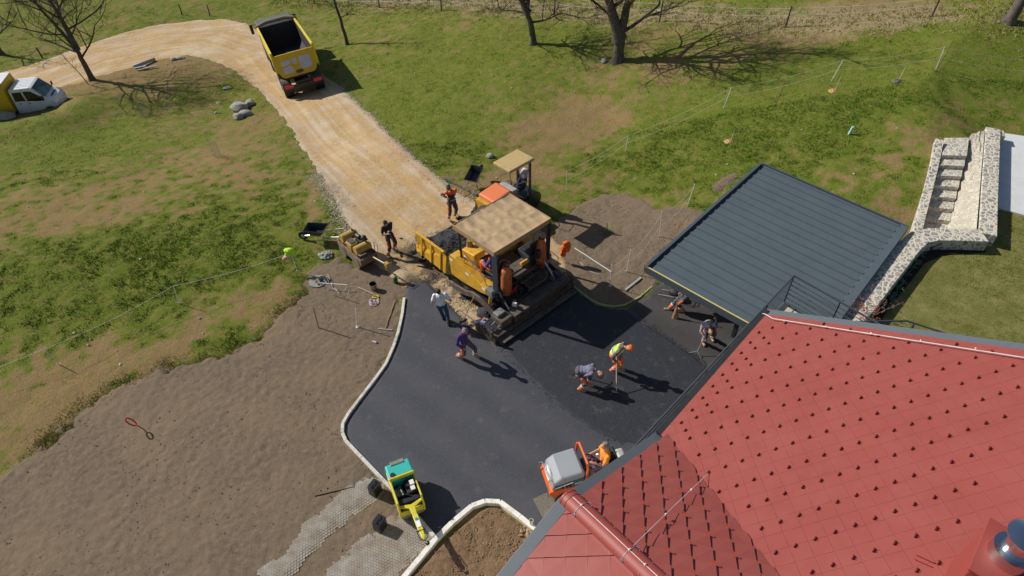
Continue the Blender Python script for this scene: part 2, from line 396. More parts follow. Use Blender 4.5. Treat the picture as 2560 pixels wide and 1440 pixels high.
# ---------------------------------------------------------------- the ground sheet
xs = np.unique(np.concatenate([np.linspace(-900, -60, 22), np.linspace(-60, -36, 40), np.arange(-36, -19, 0.2), np.arange(-19, 20, 0.11), np.arange(20, 40.01, 0.2), np.linspace(40, 70, 40), np.linspace(70, 900, 22)]))
ys = np.unique(np.concatenate([np.linspace(-40, 4, 12), np.arange(4, 8, .2), np.arange(8, 33, 0.11), np.arange(33, 56, 0.2), np.linspace(56, 90, 60), np.linspace(90, 1200, 26)]))
X, Y = np.meshgrid(xs, ys); Z = T(X, Y)
far = sstep(60, 200, np.hypot(X, Y)); Z = Z + far * (fbm(X * 0.01, Y * 0.01, 9, 3) - 0.45) * 22
for poly in (ROAD, SOIL, SOIL2, ASPH, BED): Z = np.where(sdist(X, Y, poly) < -0.14, Z - 0.10, Z)
Z += np.where((np.abs(X) < 40) & (Y < 56), (fbm(X * 1.7, Y * 1.7, 5, 3) - 0.5) * 0.09, 0)
ny, nx = X.shape
idx = np.arange(nx * ny).reshape(ny, nx)
F = np.stack([idx[:-1, :-1], idx[:-1, 1:], idx[1:, 1:], idx[1:, :-1]], -1).reshape(-1, 4)
def blobs(X, Y, lst):
    r = np.zeros(X.shape)
    for px, py, rad, a in lst:
        q = W(px, py, 0); r += a * np.exp(-(((X - q[0]) / rad) ** 2 + ((Y - q[1]) / (rad * 0.8)) ** 2))
    return r
GREEN_BLOBS = [(1750, 400, 4.0, .22), (2050, 400, 4, .22), (2300, 300, 4, .2), (1900, 300, 3, .15), (1700, 330, 3, .15), (2200, 250, 5, .15), (1150, 330, 3, .15), (1000, 300, 4, .16), (1080, 150, 5, .12), (150, 270, 3, .18), (400, 690, 3, .26), (250, 600, 3, .16),
               (520, 560, 3, .16), (600, 600, 2, .12), (100, 740, 2.5, .14), (700, 680, 1.6, .2), (580, 860, 1.2, .22), (300, 700, 3, .2), (80, 600, 3, .1), (1950, 100, 4, .15), (2400, 200, 5, .1), (1400, 90, 4, .08),
               (1400, 330, 3, -.20), (1500, 290, 3, -.16), (1260, 460, 1.5, -.25), (1330, 400, 1.6, -.22), (650, 200, 2.5, -.12), (600, 240, 2.5, -.10), (250, 470, 3, -.16), (500, 330, 3, -.10), (80, 480, 3, -.06), (620, 640, 1.5, .16), (480, 640, 2, .14), (560, 500, 2, .12),
               (640, 720, 1.6, -.18), (450, 760, 2, -.12), (120, 930, 2.5, -.10), (30, 1080, 2.5, -.22), (730, 790, 1.2, -.3), (300, 880, 2, -.14), (2150, 160, 4, -.2), (1950, 180, 4, -.12), (400, 20, 5, -.2), (120, 60, 6, -.14), (2300, 470, 2, -.2), (1650, 200, 4, -.08)]
def Gfun(x, y):
    nr = 1 - 0.45 * sstep(24, 34, y)
    return 0.50 + blobs(x, y, GREEN_BLOBS) + 0.15 * (fbm(x * .15, y * .15, 21, 3) - .5) + nr * (0.45 * (fbm(x * .9, y * .9, 31, 4) - .5) + 0.75 * (fbm(x * 2.9, y * 2.9, 33, 4) - .5))
grn = Gfun(X, Y)
dryf = 0.75 * np.exp(-(seg_dist(X, Y, Gp([(900, -5), (1300, 18), (1700, 38), (2100, 55), (2600, 60)])) / 1.7) ** 2) + 0.0
grn = grn - dryf * 0.25
np_mesh('ground', np.stack([X, Y, Z], -1).reshape(-1, 3), F, m_ground, {'green': grn, 'dry': np.clip(dryf, 0, 1)}, kind='structure')

def sheet(name, poly, res, off, mt, edge=0.10, esc=2.5, relief=0.0, rsc=3.0, attrs=None, seed=1, kind='structure', base=None, cut=()):
    P_ = np.array(poly); x0, y0 = P_.min(0) - 0.4; x1, y1 = P_.max(0) + 0.4
    xs = np.arange(x0, x1 + res, res); ys = np.arange(y0, y1 + res, res)
    X, Y = np.meshgrid(xs, ys)
    X = X + (vnoise(X * 13, Y * 13, seed + 3) - .5) * res * 0.5; Y = Y + (vnoise(X * 13, Y * 13, seed + 5) - .5) * res * 0.5
    D = sdist(X, Y, poly) + (fbm(X * esc, Y * esc, seed, 4) - 0.5) * 2 * edge
    for c_ in cut: D = np.maximum(D, -sdist(X, Y, c_))
    Z = (T(X, Y) if base is None else np.full(X.shape, base))
    Z = Z + np.clip(-D / 0.12, -0.1, 1) * off + relief * (fbm(X * rsc, Y * rsc, seed + 9, 4) - 0.5) * np.clip(-D / 0.2, 0, 1)
    nyy, nxx = X.shape; idx = np.arange(nxx * nyy).reshape(nyy, nxx)
    F = np.stack([idx[:-1, :-1], idx[:-1, 1:], idx[1:, 1:], idx[1:, :-1]], -1).reshape(-1, 4)
    keep = (D.ravel()[F].min(1) < 0)
    F = F[keep]; used = np.unique(F); mp = np.full(X.size, -1); mp[used] = np.arange(len(used))
    Vv = np.stack([X, Y, Z], -1).reshape(-1, 3)[used]
    at = {k: np.clip(fn(Vv[:, 0], Vv[:, 1]), 0, 1) for k, fn in (attrs or {}).items()}
    return np_mesh(name, Vv, mp[F], mt, at, kind=kind)

ctr = Gp([(60, 205), (250, 140), (400, 105), (520, 95), (640, 130), (760, 250), (850, 350), (960, 450), (1080, 560), (1180, 640)])
def off_line(pts, d):
    o = []
    for i, p in enumerate(pts):
        a = pts[max(0, i - 1)]; b = pts[min(len(pts) - 1, i + 1)]; dx, dy = b[0] - a[0], b[1] - a[1]; l = math.hypot(dx, dy)
        o.append((p[0] - dy / l * d, p[1] + dx / l * d))
    return o
EDGE_A = Gp([(500, 145), (590, 182), (640, 217), (690, 272), (730, 327), (760, 374), (797, 432), (827, 482), (855, 535), (880, 585), (905, 630)])
EDGE_B = Gp([(845, 215), (890, 255), (940, 300), (985, 350), (1040, 400), (1085, 435), (1125, 468), (1180, 505)])
CRUMB = Gp([(1060, 640), (1110, 700), (1180, 760)])
def grav(x, y):
    a = np.exp(-(seg_dist(x, y, EDGE_A[6:]) / 0.75) ** 2) + 0.5 * np.exp(-(seg_dist(x, y, EDGE_A) / 0.4) ** 2) + np.exp(-(seg_dist(x, y, EDGE_B) / 0.35) ** 2) + 0.5 * np.exp(-(seg_dist(x, y, Gp([(640, 180), (740, 300), (800, 370)])) / 0.5) ** 2)
    return a
def rut(x, y):
    r = 0
    for d in (-1.0, 0.9): r = r + 0.5 * np.exp(-(seg_dist(x, y, off_line(ctr, d)) / 0.22) ** 2) * (0.5 + vnoise(x * 2, y * 2, 4))
    return r * 0.9
def crumb(x, y):
    m = np.exp(-(seg_dist(x, y, CRUMB) / 0.55) ** 2) + np.exp(-(seg_dist(x, y, Gp([(1010, 640), (1120, 590)])) / 0.5) ** 2) + np.exp(-(seg_dist(x, y, Gp([(1030, 700), (1080, 690)])) / 0.3) ** 2)
    return m * sstep(0.35, 0.6, fbm(x * 3, y * 3, 8, 4)) * 1.8
def road_uv(x, y):
    best = np.full(len(x), 1e9); al = np.zeros(len(x)); ac = np.zeros(len(x)); s0 = 0.0
    for (ax, ay), (bx, by) in zip(ctr, ctr[1:]):
        dx, dy = bx - ax, by - ay; l = math.hypot(dx, dy); t = np.clip(((x - ax) * dx + (y - ay) * dy) / l / l, 0, 1)
        qx, qy = x - ax - t * dx, y - ay - t * dy; d = np.hypot(qx, qy); m = d < best
        al[m] = (s0 + t * l)[m]; ac[m] = ((dx * qy - dy * qx) / l)[m]; best[m] = d[m]; s0 += l
    return al, ac
sheet('road', ROAD, 0.08, 0.03, m_road, 0.13, 2.2, 0.05, 1.4, {'grav': grav, 'rut': rut, 'crumb': crumb, 'alo': lambda x, y: road_uv(x, y)[0] / 60, 'acr': lambda x, y: (road_uv(x, y)[1] + 6) / 12}, 3)
sheet('soil', SOIL, 0.055, 0.035, m_soil, 0.50, 2.6, 0.05, 5.0, None, 11, cut=())
sheet('soil', SOIL2, 0.055, 0.035, m_soil, 0.16, 2.0, 0.08, 2.6, None, 15)
sheet('soil', SOIL3, 0.08, 0.03, m_soil, 0.2, 2.0, 0.03, 2.6, None, 19)
sheet('soil', BED, 0.04, 0.07, m_bed, 0.03, 4.0, 0.13, 4.0, None, 23)
OLDP = Gp([(1570, 760), (1680, 700), (1960, 560), (2260, 840), (1900, 1100), (1740, 960), (1660, 850)])
sheet('asphalt', ASPH, 0.10, 0.045, m_asph, 0.02, 5.0, 0.0, 1.0, {'old': lambda x, y: sstep(0.25, -0.1, sdist(x, y, OLDP)), 'lane': lambda x, y: 0.5 + 0.5 * np.sin((x * .62 + y * .78) * 2 * math.pi / 1.3 + fbm(x, y, 3, 2) * 1.5)}, 27)
sheet('fresh_asphalt', FRESH, 0.06, 0.075, m_fresh, 0.05, 5.0, 0.012, 6.0, None, 31)

# hexagonal pavers showing through the soil in two bands
m_pave = mat('concrete_paver', (0.34, 0.32, 0.28), 0.9, var=0.15, scale=4, bump=0.4, bscale=60, dirt=(0.24, 0.19, 0.14), dirt_amt=0.55, dscale=2.6)
pv = MB(); hexr = 0.047
B1 = Gp([(925, 1222), (860, 1270), (780, 1340), (690, 1450)]); B2 = Gp([(1060, 1325), (1010, 1345), (960, 1385), (890, 1460)]); B3 = Gp([(1000, 1290), (950, 1340)])
P_ = np.array(PAVE); x0, y0 = P_.min(0); x1, y1 = P_.max(0)
pa = R(40)
for i in range(-70, 70):
    for j in range(-85, 85):
        hx = hexr * 1.74 * (i + 0.5 * (j % 2)); hy = hexr * 1.51 * j
        x = -5.0 + hx * math.cos(pa) - hy * math.sin(pa); y = 8.0 + hx * math.sin(pa) + hy * math.cos(pa)
        if not (x0 - .1 < x < x1 + .1 and max(y0, 6.8) < y < y1 + .1): continue
        d1 = float(seg_dist(np.array([x]), np.array([y]), B1)[0]); d2 = float(seg_dist(np.array([x]), np.array([y]), B2)[0])
        nn = float(fbm(x * 1.5, y * 1.5, 44, 3)) - .5
        e1 = (d1 + nn * .5) / 0.34; e2 = (d2 + nn * .5) / 0.60; ee = min(e1, e2)
        if ee > 1.25: continue
        if float(sdist(np.array([x]), np.array([y]), SOIL)[0]) > -0.06: continue
        z = 0.058 + 0.003 * random.random() - 0.035 * max(0, ee - .3)
        pv.prism([(x + hexr * 0.93 * math.cos(R(60 * k + 30) + pa), y + hexr * 0.93 * math.sin(R(60 * k + 30) + pa)) for k in range(6)], 0.0, z)
pv.build('paving', m_pave, smooth=0).__setitem__('kind', 'structure')

# kerbs
def kerb(pts, wdt, z0, z1, mt, name='kerb', seglen=1.0):
    pts = [Vector((p[0], p[1], 0)) for p in pts]; mb = MB()
    for a, b in zip(pts, pts[1:]):
        l = (b - a).length; n = max(1, round(l / seglen))
        for k in range(n):
            p = a.lerp(b, k / n); q = a.lerp(b, (k + 1) / n); dd = (q - p).normalized()
            zo = random.uniform(-0.004, 0.004)
            mb.beam(p + dd * 0.003 + Vector((0, 0, (z0 + z1) / 2 + zo)), q - dd * 0.003 + Vector((0, 0, (z0 + z1) / 2 + zo)), wdt, z1 - z0)
    o = mb.build(name, mt, smooth=0, bevel=0.008); o['kind'] = 'structure'; return o
K1 = [W(*p, 0)[:2] for p in ((1011, 748), (1006, 790), (996, 835), (985, 868), (966, 912), (935, 955), (900, 1000), (873, 1036), (858, 1062), (857, 1085), (866, 1106), (905, 1147), (975, 1220), (1040, 1290), (1085, 1343))]
kerb(K1, 0.10, -0.1, 0.10, m_kerb)
K2 = [W(*p, 0.1)[:2] for p in ((985, 1475), (1090, 1348), (1130, 1308), (1180, 1266), (1213, 1254), (1250, 1256), (1300, 1293), (1355, 1338), (1450, 1425))]
kerb(K2, 0.14, -0.1, 0.16, mat('pale_kerb_concrete', (0.78, 0.75, 0.70), 0.9, var=0.06, scale=9, bump=0.3, bscale=40, dirt=(0.42, 0.36, 0.28), dirt_amt=0.2, dscale=4))
m_kerb2 = mat('painted_kerb', (0.36, 0.36, 0.30), 0.9, var=0.2, scale=9, dirt=(0.28, 0.36, 0.10), dirt_amt=0.6, dscale=3)
K3 = [W(*p, 0)[:2] for p in ((1412, 700), (1440, 724), (1478, 753), (1500, 764), (1530, 769), (1560, 766), (1600, 745), (1648, 702))]
kerb(K3, 0.06, -0.1, 0.09, m_kerb2)

# ---------------------------------------------------------------- scattered stones, clods, grass (uncountable)
def scatter_rocks(name, pts, mt, label, rmin, rmax, sq=0.7, cat=None):
    """pts (n,3); one mesh of small faceted stones"""
    base = np.array([(0, 0, 1), (.9, 0, .2), (.28, .85, .25), (-.72, .53, .2), (-.72, -.53, .25), (.28, -.85, .2), (0, 0, -.5)], float)
    fc = [(0, 1, 2), (0, 2, 3), (0, 3, 4), (0, 4, 5), (0, 5, 1), (6, 2, 1), (6, 3, 2), (6, 4, 3), (6, 5, 4), (6, 1, 5)]
    rng = np.random.default_rng(5); n = len(pts)
    r = rmin + (rmax - rmin) * rng.random(n) ** 2.5
    ang = rng.random(n) * 6.28; st = 0.7 + 0.6 * rng.random((n, 1)); jit = 1 + (rng.random((n, 7, 3)) - .5) * 0.5
    V_ = base[None] * jit; V_[:, :, 2] *= sq
    V_[:, :, 0] *= st; ca, sa = np.cos(ang)[:, None], np.sin(ang)[:, None]
    x = V_[:, :, 0] * ca - V_[:, :, 1] * sa; y = V_[:, :, 0] * sa + V_[:, :, 1] * ca
    V_ = np.stack([x, y, V_[:, :, 2]], -1) * r[:, None, None] + pts[:, None, :]
    F_ = (np.array(fc)[None] + (np.arange(n) * 7)[:, None, None]).reshape(-1, 3)
    o = np_mesh(name, V_.reshape(-1, 3), F_, mt, smooth=False, kind='stuff', label=label); return o
rng = np.random.default_rng(11)
def along(line, n, wid, seed=0):
    line = np.array(line); L_ = np.hypot(*(line[1:] - line[:-1]).T); cs = np.concatenate([[0], np.cumsum(L_)])
    t = rng.random(n) * cs[-1]; i = np.clip(np.searchsorted(cs, t) - 1, 0, len(L_) - 1); f = (t - cs[i]) / L_[i]
    p = line[i] + (line[i + 1] - line[i]) * f[:, None]; d = (line[i + 1] - line[i]) / L_[i][:, None]
    o = rng.normal(0, wid, n); return np.stack([p[:, 0] - d[:, 1] * o, p[:, 1] + d[:, 0] * o], 1)
pp = np.concatenate([along(EDGE_A[6:], 5200, 0.32), along(EDGE_A, 1500, 0.2), along(EDGE_B, 2200, 0.16), along(Gp([(500, 50), (650, 78)]), 200, .2), along(Gp([(0, 310), (60, 300), (150, 285)]), 160, .3)])
z = T(pp[:, 0], pp[:, 1]) + 0.025
scatter_rocks('gravel', np.column_stack([pp, z]), m_stone, 'loose pale gravel along the edges of the stone track', 0.008, 0.036)
m_ygrav = mat('yellow_gravel', (0.55, 0.43, 0.25), 0.95, var=0.35, scale=9)
gp = along(Gp([(1085, 712), (1150, 775), (1215, 800)]), 4200, 0.25)
ok = (sdist(gp[:, 0], gp[:, 1], ROAD) < -0.02) & (sdist(gp[:, 0], gp[:, 1], FRESH) > 0.02); gp = gp[ok]
scatter_rocks('gravel', np.column_stack([gp, T(gp[:, 0], gp[:, 1]) + 0.028]), m_ygrav, 'yellow gravel in the gap between asphalt and paver', 0.012, 0.035)
def rand_in(poly, n):
    P_ = np.array(poly); lo, hi = P_.min(0), P_.max(0); q = lo + rng.random((n, 2)) * (hi - lo)
    return q[sdist(q[:, 0], q[:, 1], poly) < -0.06]
c1 = rand_in([p for p in SOIL], 15000); c2 = rand_in(SOIL2, 2600); c1 = c1[(fbm(c1[:, 0] * .8, c1[:, 1] * .8, 2, 3) > 0.45)]
c1 = c1[rng.random(len(c1)) < 0.6]
cc = np.concatenate([c1, c2]); scatter_rocks('soil_clods', np.column_stack([cc, T(cc[:, 0], cc[:, 1]) + 0.035]), m_clod, 'small soil clods lying on the graded soil', 0.006, 0.036)
m_bclod = mat('bed_clod', (0.24, 0.155, 0.085), 0.95, var=0.4, scale=7)
cb = rand_in(BED, 5000); scatter_rocks('soil_clods', np.column_stack([cb, T(cb[:, 0], cb[:, 1]) + 0.07]), m_bclod, 'crumbly brown clods in the kerbed planting bed', 0.008, 0.035)
m_crumb = mat('asphalt_crumb', (0.022, 0.023, 0.027), 0.8, var=0.4, scale=9)
ck = np.concatenate([along(Gp([(1050, 640), (1115, 700), (1190, 770)]), 1600, 0.3), along(Gp([(1010, 640), (1130, 580)]), 900, 0.3), along(Gp([(1020, 705), (1090, 690)]), 500, .15), along(Gp([(1240, 868), (1400, 1012), (1560, 1112)]), 900, .08), along(Gp([(1600, 800), (1660, 840), (1770, 920)]), 700, .07), along(Gp([(1065, 702), (1175, 816)]), 400, .07)])
scatter_rocks('asphalt_crumbs', np.column_stack([ck, T(ck[:, 0], ck[:, 1]) + np.where(sdist(ck[:, 0], ck[:, 1], ASPH) < 0, 0.052, 0.03)]), m_crumb, 'spilled black asphalt crumbs around the paving work', 0.006, 0.026)
chips = []
n = 6000
q = np.column_stack([rng.uniform(-30, 34, n), rng.uniform(14, 52, n)]); ok = np.ones(len(q), bool)
for poly in (ROAD, SOIL, SOIL2, ASPH, LAWN): ok &= sdist(q[:, 0], q[:, 1], poly) > 0.1
q = q[ok]; q = q[rng.random(len(q)) < 0.10]
scatter_rocks('field_stones', np.column_stack([q, T(q[:, 0], q[:, 1]) + 0.02]), m_stone, 'small pale stones scattered over the meadow', 0.02, 0.07)

m_blade, N, L, P = nodes('grass_blades'); P.inputs['Roughness'].default_value = 0.8; P.inputs['Specular IOR Level'].default_value = 0.15
k = ramp(N, L, attr(N, 'tint'), [(0.0, (0.065, 0.135, 0.010)), (0.35, (0.130, 0.200, 0.020)), (0.7, (0.25, 0.255, 0.045)), (1.0, (0.38, 0.31, 0.14))])
L.new(k, P.inputs['Base Color'])
def grass(name, q, hgt, wid, nb, label, zbase=None, tint=None, spread=0.05):
    n = len(q); zz = T(q[:, 0], q[:, 1]) if zbase is None else np.full(n, zbase)
    a = rng.random((n, nb)) * 6.283; l = rng.random((n, nb)); o = rng.normal(0, spread, (n, nb, 2))
    h = hgt[:, None] * (0.6 + 0.6 * rng.random((n, nb))); wd = wid * (0.6 + 0.8 * rng.random((n, nb)))
    bx = q[:, 0, None] + o[:, :, 0]; by = q[:, 1, None] + o[:, :, 1]; lean = h * (0.25 + 0.7 * l)
    tx = bx + np.cos(a) * lean; ty = by + np.sin(a) * lean
    px_, py_ = -np.sin(a) * wd, np.cos(a) * wd
    b0 = np.stack([bx - px_, by - py_, np.broadcast_to(zz[:, None] - 0.01, bx.shape)], -1)
    b1 = np.stack([bx + px_, by + py_, np.broadcast_to(zz[:, None] - 0.01, bx.shape)], -1)
    tp = np.stack([tx, ty, zz[:, None] + h], -1)
    V_ = np.stack([b0, b1, tp], 2).reshape(-1, 3); F_ = np.arange(len(V_)).reshape(-1, 3)
    tt = rng.random(n) * 0.55 if tint is None else tint
    tv = np.repeat(np.clip(tt[:, None] + rng.normal(0, .12, (n, nb)), 0, 1).reshape(-1), 3)
    o_ = np_mesh(name, V_, F_, m_blade, {'tint': tv}, smooth=False, kind='stuff', label=label); return o_
def field_pts(n, x0, x1, y0, y1, marg=0.0):
    q = np.column_stack([rng.uniform(x0, x1, n), rng.uniform(y0, y1, n)])
    v = np.abs(q[:, 0]) < 1.5 + q[:, 1] * 0.86 + 4
    q = q[v]
    d = np.minimum.reduce([sdist(q[:, 0], q[:, 1], p) for p in (ROAD, SOIL, SOIL2, SOIL3, ASPH)])
    q = q[(d > marg - 0.06 + (fbm(q[:, 0] * 2, q[:, 1] * 2, 77, 3) - .5) * 0.9 * (d > -1) - 0.10 * (rng.random(len(q)) < .15)) & (sdist(q[:, 0], q[:, 1], LAWN) > 0.9)]
    return q
q = field_pts(170000, -26, 26, 11, 30)
g = Gfun(q[:, 0], q[:, 1])
keep = rng.random(len(q)) < 0.05 + 0.9 * sstep(0.40, 0.62, g); q = q[keep]; g = g[keep]
grass('grass', q, 0.018 + 0.035 * sstep(.5, .75, g), 0.011, 5, 'patchy green meadow grass around the worksite', tint=np.clip(0.62 - 0.50 * sstep(.45, .75, g) + rng.normal(0, .12, len(q)), 0, 1))
q = field_pts(90000, -45, 48, 30, 60)
g = Gfun(q[:, 0], q[:, 1])
keep = rng.random(len(q)) < 0.1 + 0.7 * sstep(0.40, 0.62, g); q = q[keep]
grass('grass', q, np.full(len(q), 0.04), 0.016, 5, 'grass of the sloping meadow around the trees', tint=np.clip(0.35 + rng.normal(0, .2, len(q)), 0, 1), spread=.09)
fl = np.array(Gp([(700, -5), (1000, 8), (1300, 20), (1500, 32), (1700, 40), (2100, 58), (2600, 62)]))
q = along(np.array(SOIL[7:21]), 3500, 0.30); grass('dry_grass', q, np.full(len(q), 0.04), 0.011, 5, 'thin dry turf fading out along the edge of the graded soil', tint=np.clip(.75 + rng.normal(0, .25, len(q)), 0, 1), spread=.07)
q = along(fl, 4500, 1.1); grass('dry_grass', q, np.full(len(q), 0.10), 0.02, 6, 'dry straw coloured grass strip below the field fence', tint=np.clip(.85 + rng.normal(0, .1, len(q)), 0, 1), spread=.1)
# ---------------------------------------------------------------- retained lawn, slab, walls, stairs
m_lawn, N, L, P = nodes('mown_lawn'); P.inputs['Roughness'].default_value = 0.95; P.inputs['Specular IOR Level'].default_value = 0.1
a = geo_noise(N, L, 1.6, 8, 0.7); c = geo_noise(N, L, 28, 6, 0.75)
k = ramp(N, L, math_(N, L, 'ADD', math_(N, L, 'MULTIPLY', a, 0.5), math_(N, L, 'MULTIPLY', c, 0.5)), [(0.36, (0.105, 0.115, 0.028)), (0.5, (0.19, 0.18, 0.055)), (0.66, (0.33, 0.28, 0.13))])
L.new(k, P.inputs['Base Color']); bump(N, L, P, math_(N, L, 'ADD', a, c), 0.6, 0.05)
lx0, ly0 = 9.0, 6.0
xs = np.arange(lx0, 30, 0.12); ys = np.arange(ly0, 25.5, 0.12); X, Y = np.meshgrid(xs, ys)
D = sdist(X, Y, LAWN); Z = LAWN_Z + 0.05 * (fbm(X * .5, Y * .5, 3, 3) - .5) + 0.012 * (fbm(X * 8, Y * 8, 4, 2) - .5)
idx = np.arange(X.size).reshape(X.shape); F = np.stack([idx[:-1, :-1], idx[:-1, 1:], idx[1:, 1:], idx[1:, :-1]], -1).reshape(-1, 4)
F = F[D.ravel()[F].min(1) < 0.05]; used = np.unique(F); mp = np.full(X.size, -1); mp[used] = np.arange(len(used))
np_mesh('lawn', np.stack([X, Y, Z], -1).reshape(-1, 3)[used], mp[F], m_lawn, kind='structure')
q = np.column_stack([rng.uniform(10, 27, 60000), rng.uniform(9, 24, 60000)])
SLABP = [tuple(W(*p, LAWN_Z)[:2]) for p in ((2480, 345), (2490, 520), (2560, 540), (2800, 600), (2800, 330))]
q = q[(sdist(q[:, 0], q[:, 1], LAWN) < -0.35) & (sdist(q[:, 0], q[:, 1], SLABP) > 0.03)]
BEDL = [W(*p, LAWN_Z)[:2] for p in ((2130, 838), (2245, 700), (2340, 618), (2470, 615))]
bd = seg_dist(q[:, 0], q[:, 1], [tuple(p) for p in BEDL]); q = q[bd > 0.42]
m_save = m_blade
grass('lawn_grass', q, np.full(len(q), 0.035), 0.007, 4, 'short mown grass of the walled lawn', zbase=LAWN_Z, tint=np.clip(0.55 + 0.9 * (fbm(q[:, 0] * 1.3, q[:, 1] * 1.3, 8, 3) - .5) + rng.normal(0, .1, len(q)), 0, 1), spread=.04)

m_slab = mat('terrace_slab', (0.60, 0.62, 0.61), 0.7, var=0.06, scale=2.5, bump=0.1)
mb = MB(); mb.prism([tuple(p) for p in (W(2480, 518, LAWN_Z)[:2], W(2486, 332, LAWN_Z)[:2], W(2850, 385, LAWN_Z)[:2], W(2850, 640, LAWN_Z)[:2], W(2568, 543, LAWN_Z)[:2])], LAWN_Z - 0.1, LAWN_Z + 0.06)
o = mb.build('terrace_slab', m_slab, smooth=0, bevel=0.01); o['kind'] = 'structure'

# polygonal rubble stone in pale mortar
def rubble(name, scale, stone, mortar, bmp=0.5, er=(0.05, 0.12)):
    m, N, L, P = nodes(name); P.inputs['Roughness'].default_value = 0.9; P.inputs['Specular IOR Level'].default_value = 0.2
    g = N.new('ShaderNodeNewGeometry')
    wv = N.new('ShaderNodeVectorMath'); wv.operation = 'ADD'
    nn = N.new('ShaderNodeTexNoise'); nn.inputs['Scale'].default_value = 2.5; L.new(g.outputs['Position'], nn.inputs['Vector'])
    sc_ = N.new('ShaderNodeVectorMath'); sc_.operation = 'SCALE'; sc_.inputs[3].default_value = 0.16; L.new(nn.outputs[1], sc_.inputs[0])
    L.new(g.outputs['Position'], wv.inputs[0]); L.new(sc_.outputs[0], wv.inputs[1])
    v = N.new('ShaderNodeTexVoronoi'); v.feature = 'DISTANCE_TO_EDGE'; v.inputs['Scale'].default_value = scale; L.new(wv.outputs[0], v.inputs['Vector'])
    v2 = N.new('ShaderNodeTexVoronoi'); v2.inputs['Scale'].default_value = scale; L.new(wv.outputs[0], v2.inputs['Vector'])
    sp = N.new('ShaderNodeSeparateColor'); L.new(v2.outputs['Color'], sp.inputs[0])
    sc = ramp(N, L, sp.outputs[0], [(0.0, stone[0]), (0.5, stone[1]), (1.0, stone[2])])
    sc = mixc(N, L, ramp(N, L, geo_noise(N, L, 22, 5, 0.7), [(0.35, 0.0), (0.8, 0.6)]), sc, (0.42, 0.38, 0.30))
    e = ramp(N, L, v.outputs['Distance'], [(er[0], 0.0), (er[1], 1.0)])
    L.new(mixc(N, L, e, mortar, sc), P.inputs['Base Color'])
    bump(N, L, P, math_(N, L, 'ADD', e, math_(N, L, 'MULTIPLY', geo_noise(N, L, 30, 4, 0.6), 0.5)), bmp, 0.03)
    return m
m_rub = rubble('rubble_masonry', 5.0, ((0.17, 0.18, 0.20), (0.27, 0.27, 0.27), (0.42, 0.39, 0.33)), (0.60, 0.55, 0.45), 0.5, (0.09, 0.17))
m_rub3 = rubble('pale_step_stone', 5.5, ((0.30, 0.29, 0.27), (0.42, 0.39, 0.34), (0.54, 0.49, 0.40)), (0.64, 0.59, 0.49), 0.5, (0.07, 0.15))
m_rub2 = rubble('rough_rock_face', 4.5, ((0.40, 0.38, 0.33), (0.50, 0.45, 0.36), (0.58, 0.54, 0.45)), (0.55, 0.50, 0.41), 1.0)

def wall_path(mb, top, wdt, zb, left=0.5):
    """wall following top-centre points (Vector), zb bottom height"""
    n = len(top); Lf, Rt = [], []
    for i, p in enumerate(top):
        a = top[max(0, i - 1)]; b = top[min(n - 1, i + 1)]; d = Vector((b[0] - a[0], b[1] - a[1], 0)).normalized(); s_ = Vector((-d.y, d.x, 0))
        Lf.append(p + s_ * wdt * left); Rt.append(p - s_ * wdt * (1 - left))
    vs = []
    for i in range(n):
        vs += [Lf[i], Rt[i], Vector((Rt[i][0], Rt[i][1], zb)), Vector((Lf[i][0], Lf[i][1], zb))]
    fs = []
    for i in range(n - 1):
        o = i * 4; p = o + 4
        fs += [(o, o + 1, p + 1, p), (o + 1, o + 2, p + 2, p + 1), (o + 2, o + 3, p + 3, p + 2), (o + 3, o, p, p + 3)]
    fs += [(0, 3, 2, 1), ((n - 1) * 4, (n - 1) * 4 + 1, (n - 1) * 4 + 2, (n - 1) * 4 + 3)]
    mb.add(vs, fs)
def subdiv(pts, k=4):
    o = []
    for a, b in zip(pts, pts[1:]):
        for j in range(k): o.append(a.lerp(b, j / k))
    return o + [pts[-1]]
# retaining wall beside the carport, curving round under the stairs
ZW = 2.55
rw = [W(2078, 860, ZW), W(2166, 752, ZW), W(2232, 668, ZW), W(2275, 614, ZW), W(2300, 592, ZW), W(2335, 585, ZW), W(2400, 586, ZW), W(2462, 588, ZW)]
mb = MB(); wall_path(mb, subdiv(rw, 3), 0.70, 0.0)
o = mb.build('retaining_wall', m_rub, smooth=40, bevel=0.02); tag(o, 'low curved stone retaining wall between the grey metal roof and the lawn', 'wall')
# tall wall right of the stairs
ZT = 2.62
mb = MB(); tw = [W(2471, 585, ZT - 0.05), W(2476, 470, ZT), W(2480, 390, ZT), W(2484, 320, ZT)]
wall_path(mb, subdiv(tw, 3), 0.56, 1.0)
o = mb.build('stair_wall', m_rub, smooth=40, bevel=0.02); tag(o, 'tall pale rubble stone wall on the right side of the garden stairs', 'wall')
mb = MB(); wall_path(mb, [W(2486, 330, ZT - .06), W(2512, 334, ZT - .06)], 0.5, 1.5, 0.5)
mb.build('wall_pier', m_rub, smooth=0, bevel=0.02); tag(bpy.context.scene.objects['wall_pier'], 'short stone pier at the top end of the stair wall beside the slab', 'wall')
# wing wall left
mb = MB(); lw = [W(2350, 348, 2.75), W(2337, 410, 2.48), W(2322, 470, 2.22), W(2306, 530, 1.98), W(2290, 592, 1.75)]
wall_path(mb, subdiv(lw, 3), 0.32, 0.6)
o = mb.build('wing_wall', m_rub, smooth=40, bevel=0.015); tag(o, 'sloping stone wing wall on the left side of the garden stairs', 'wall')
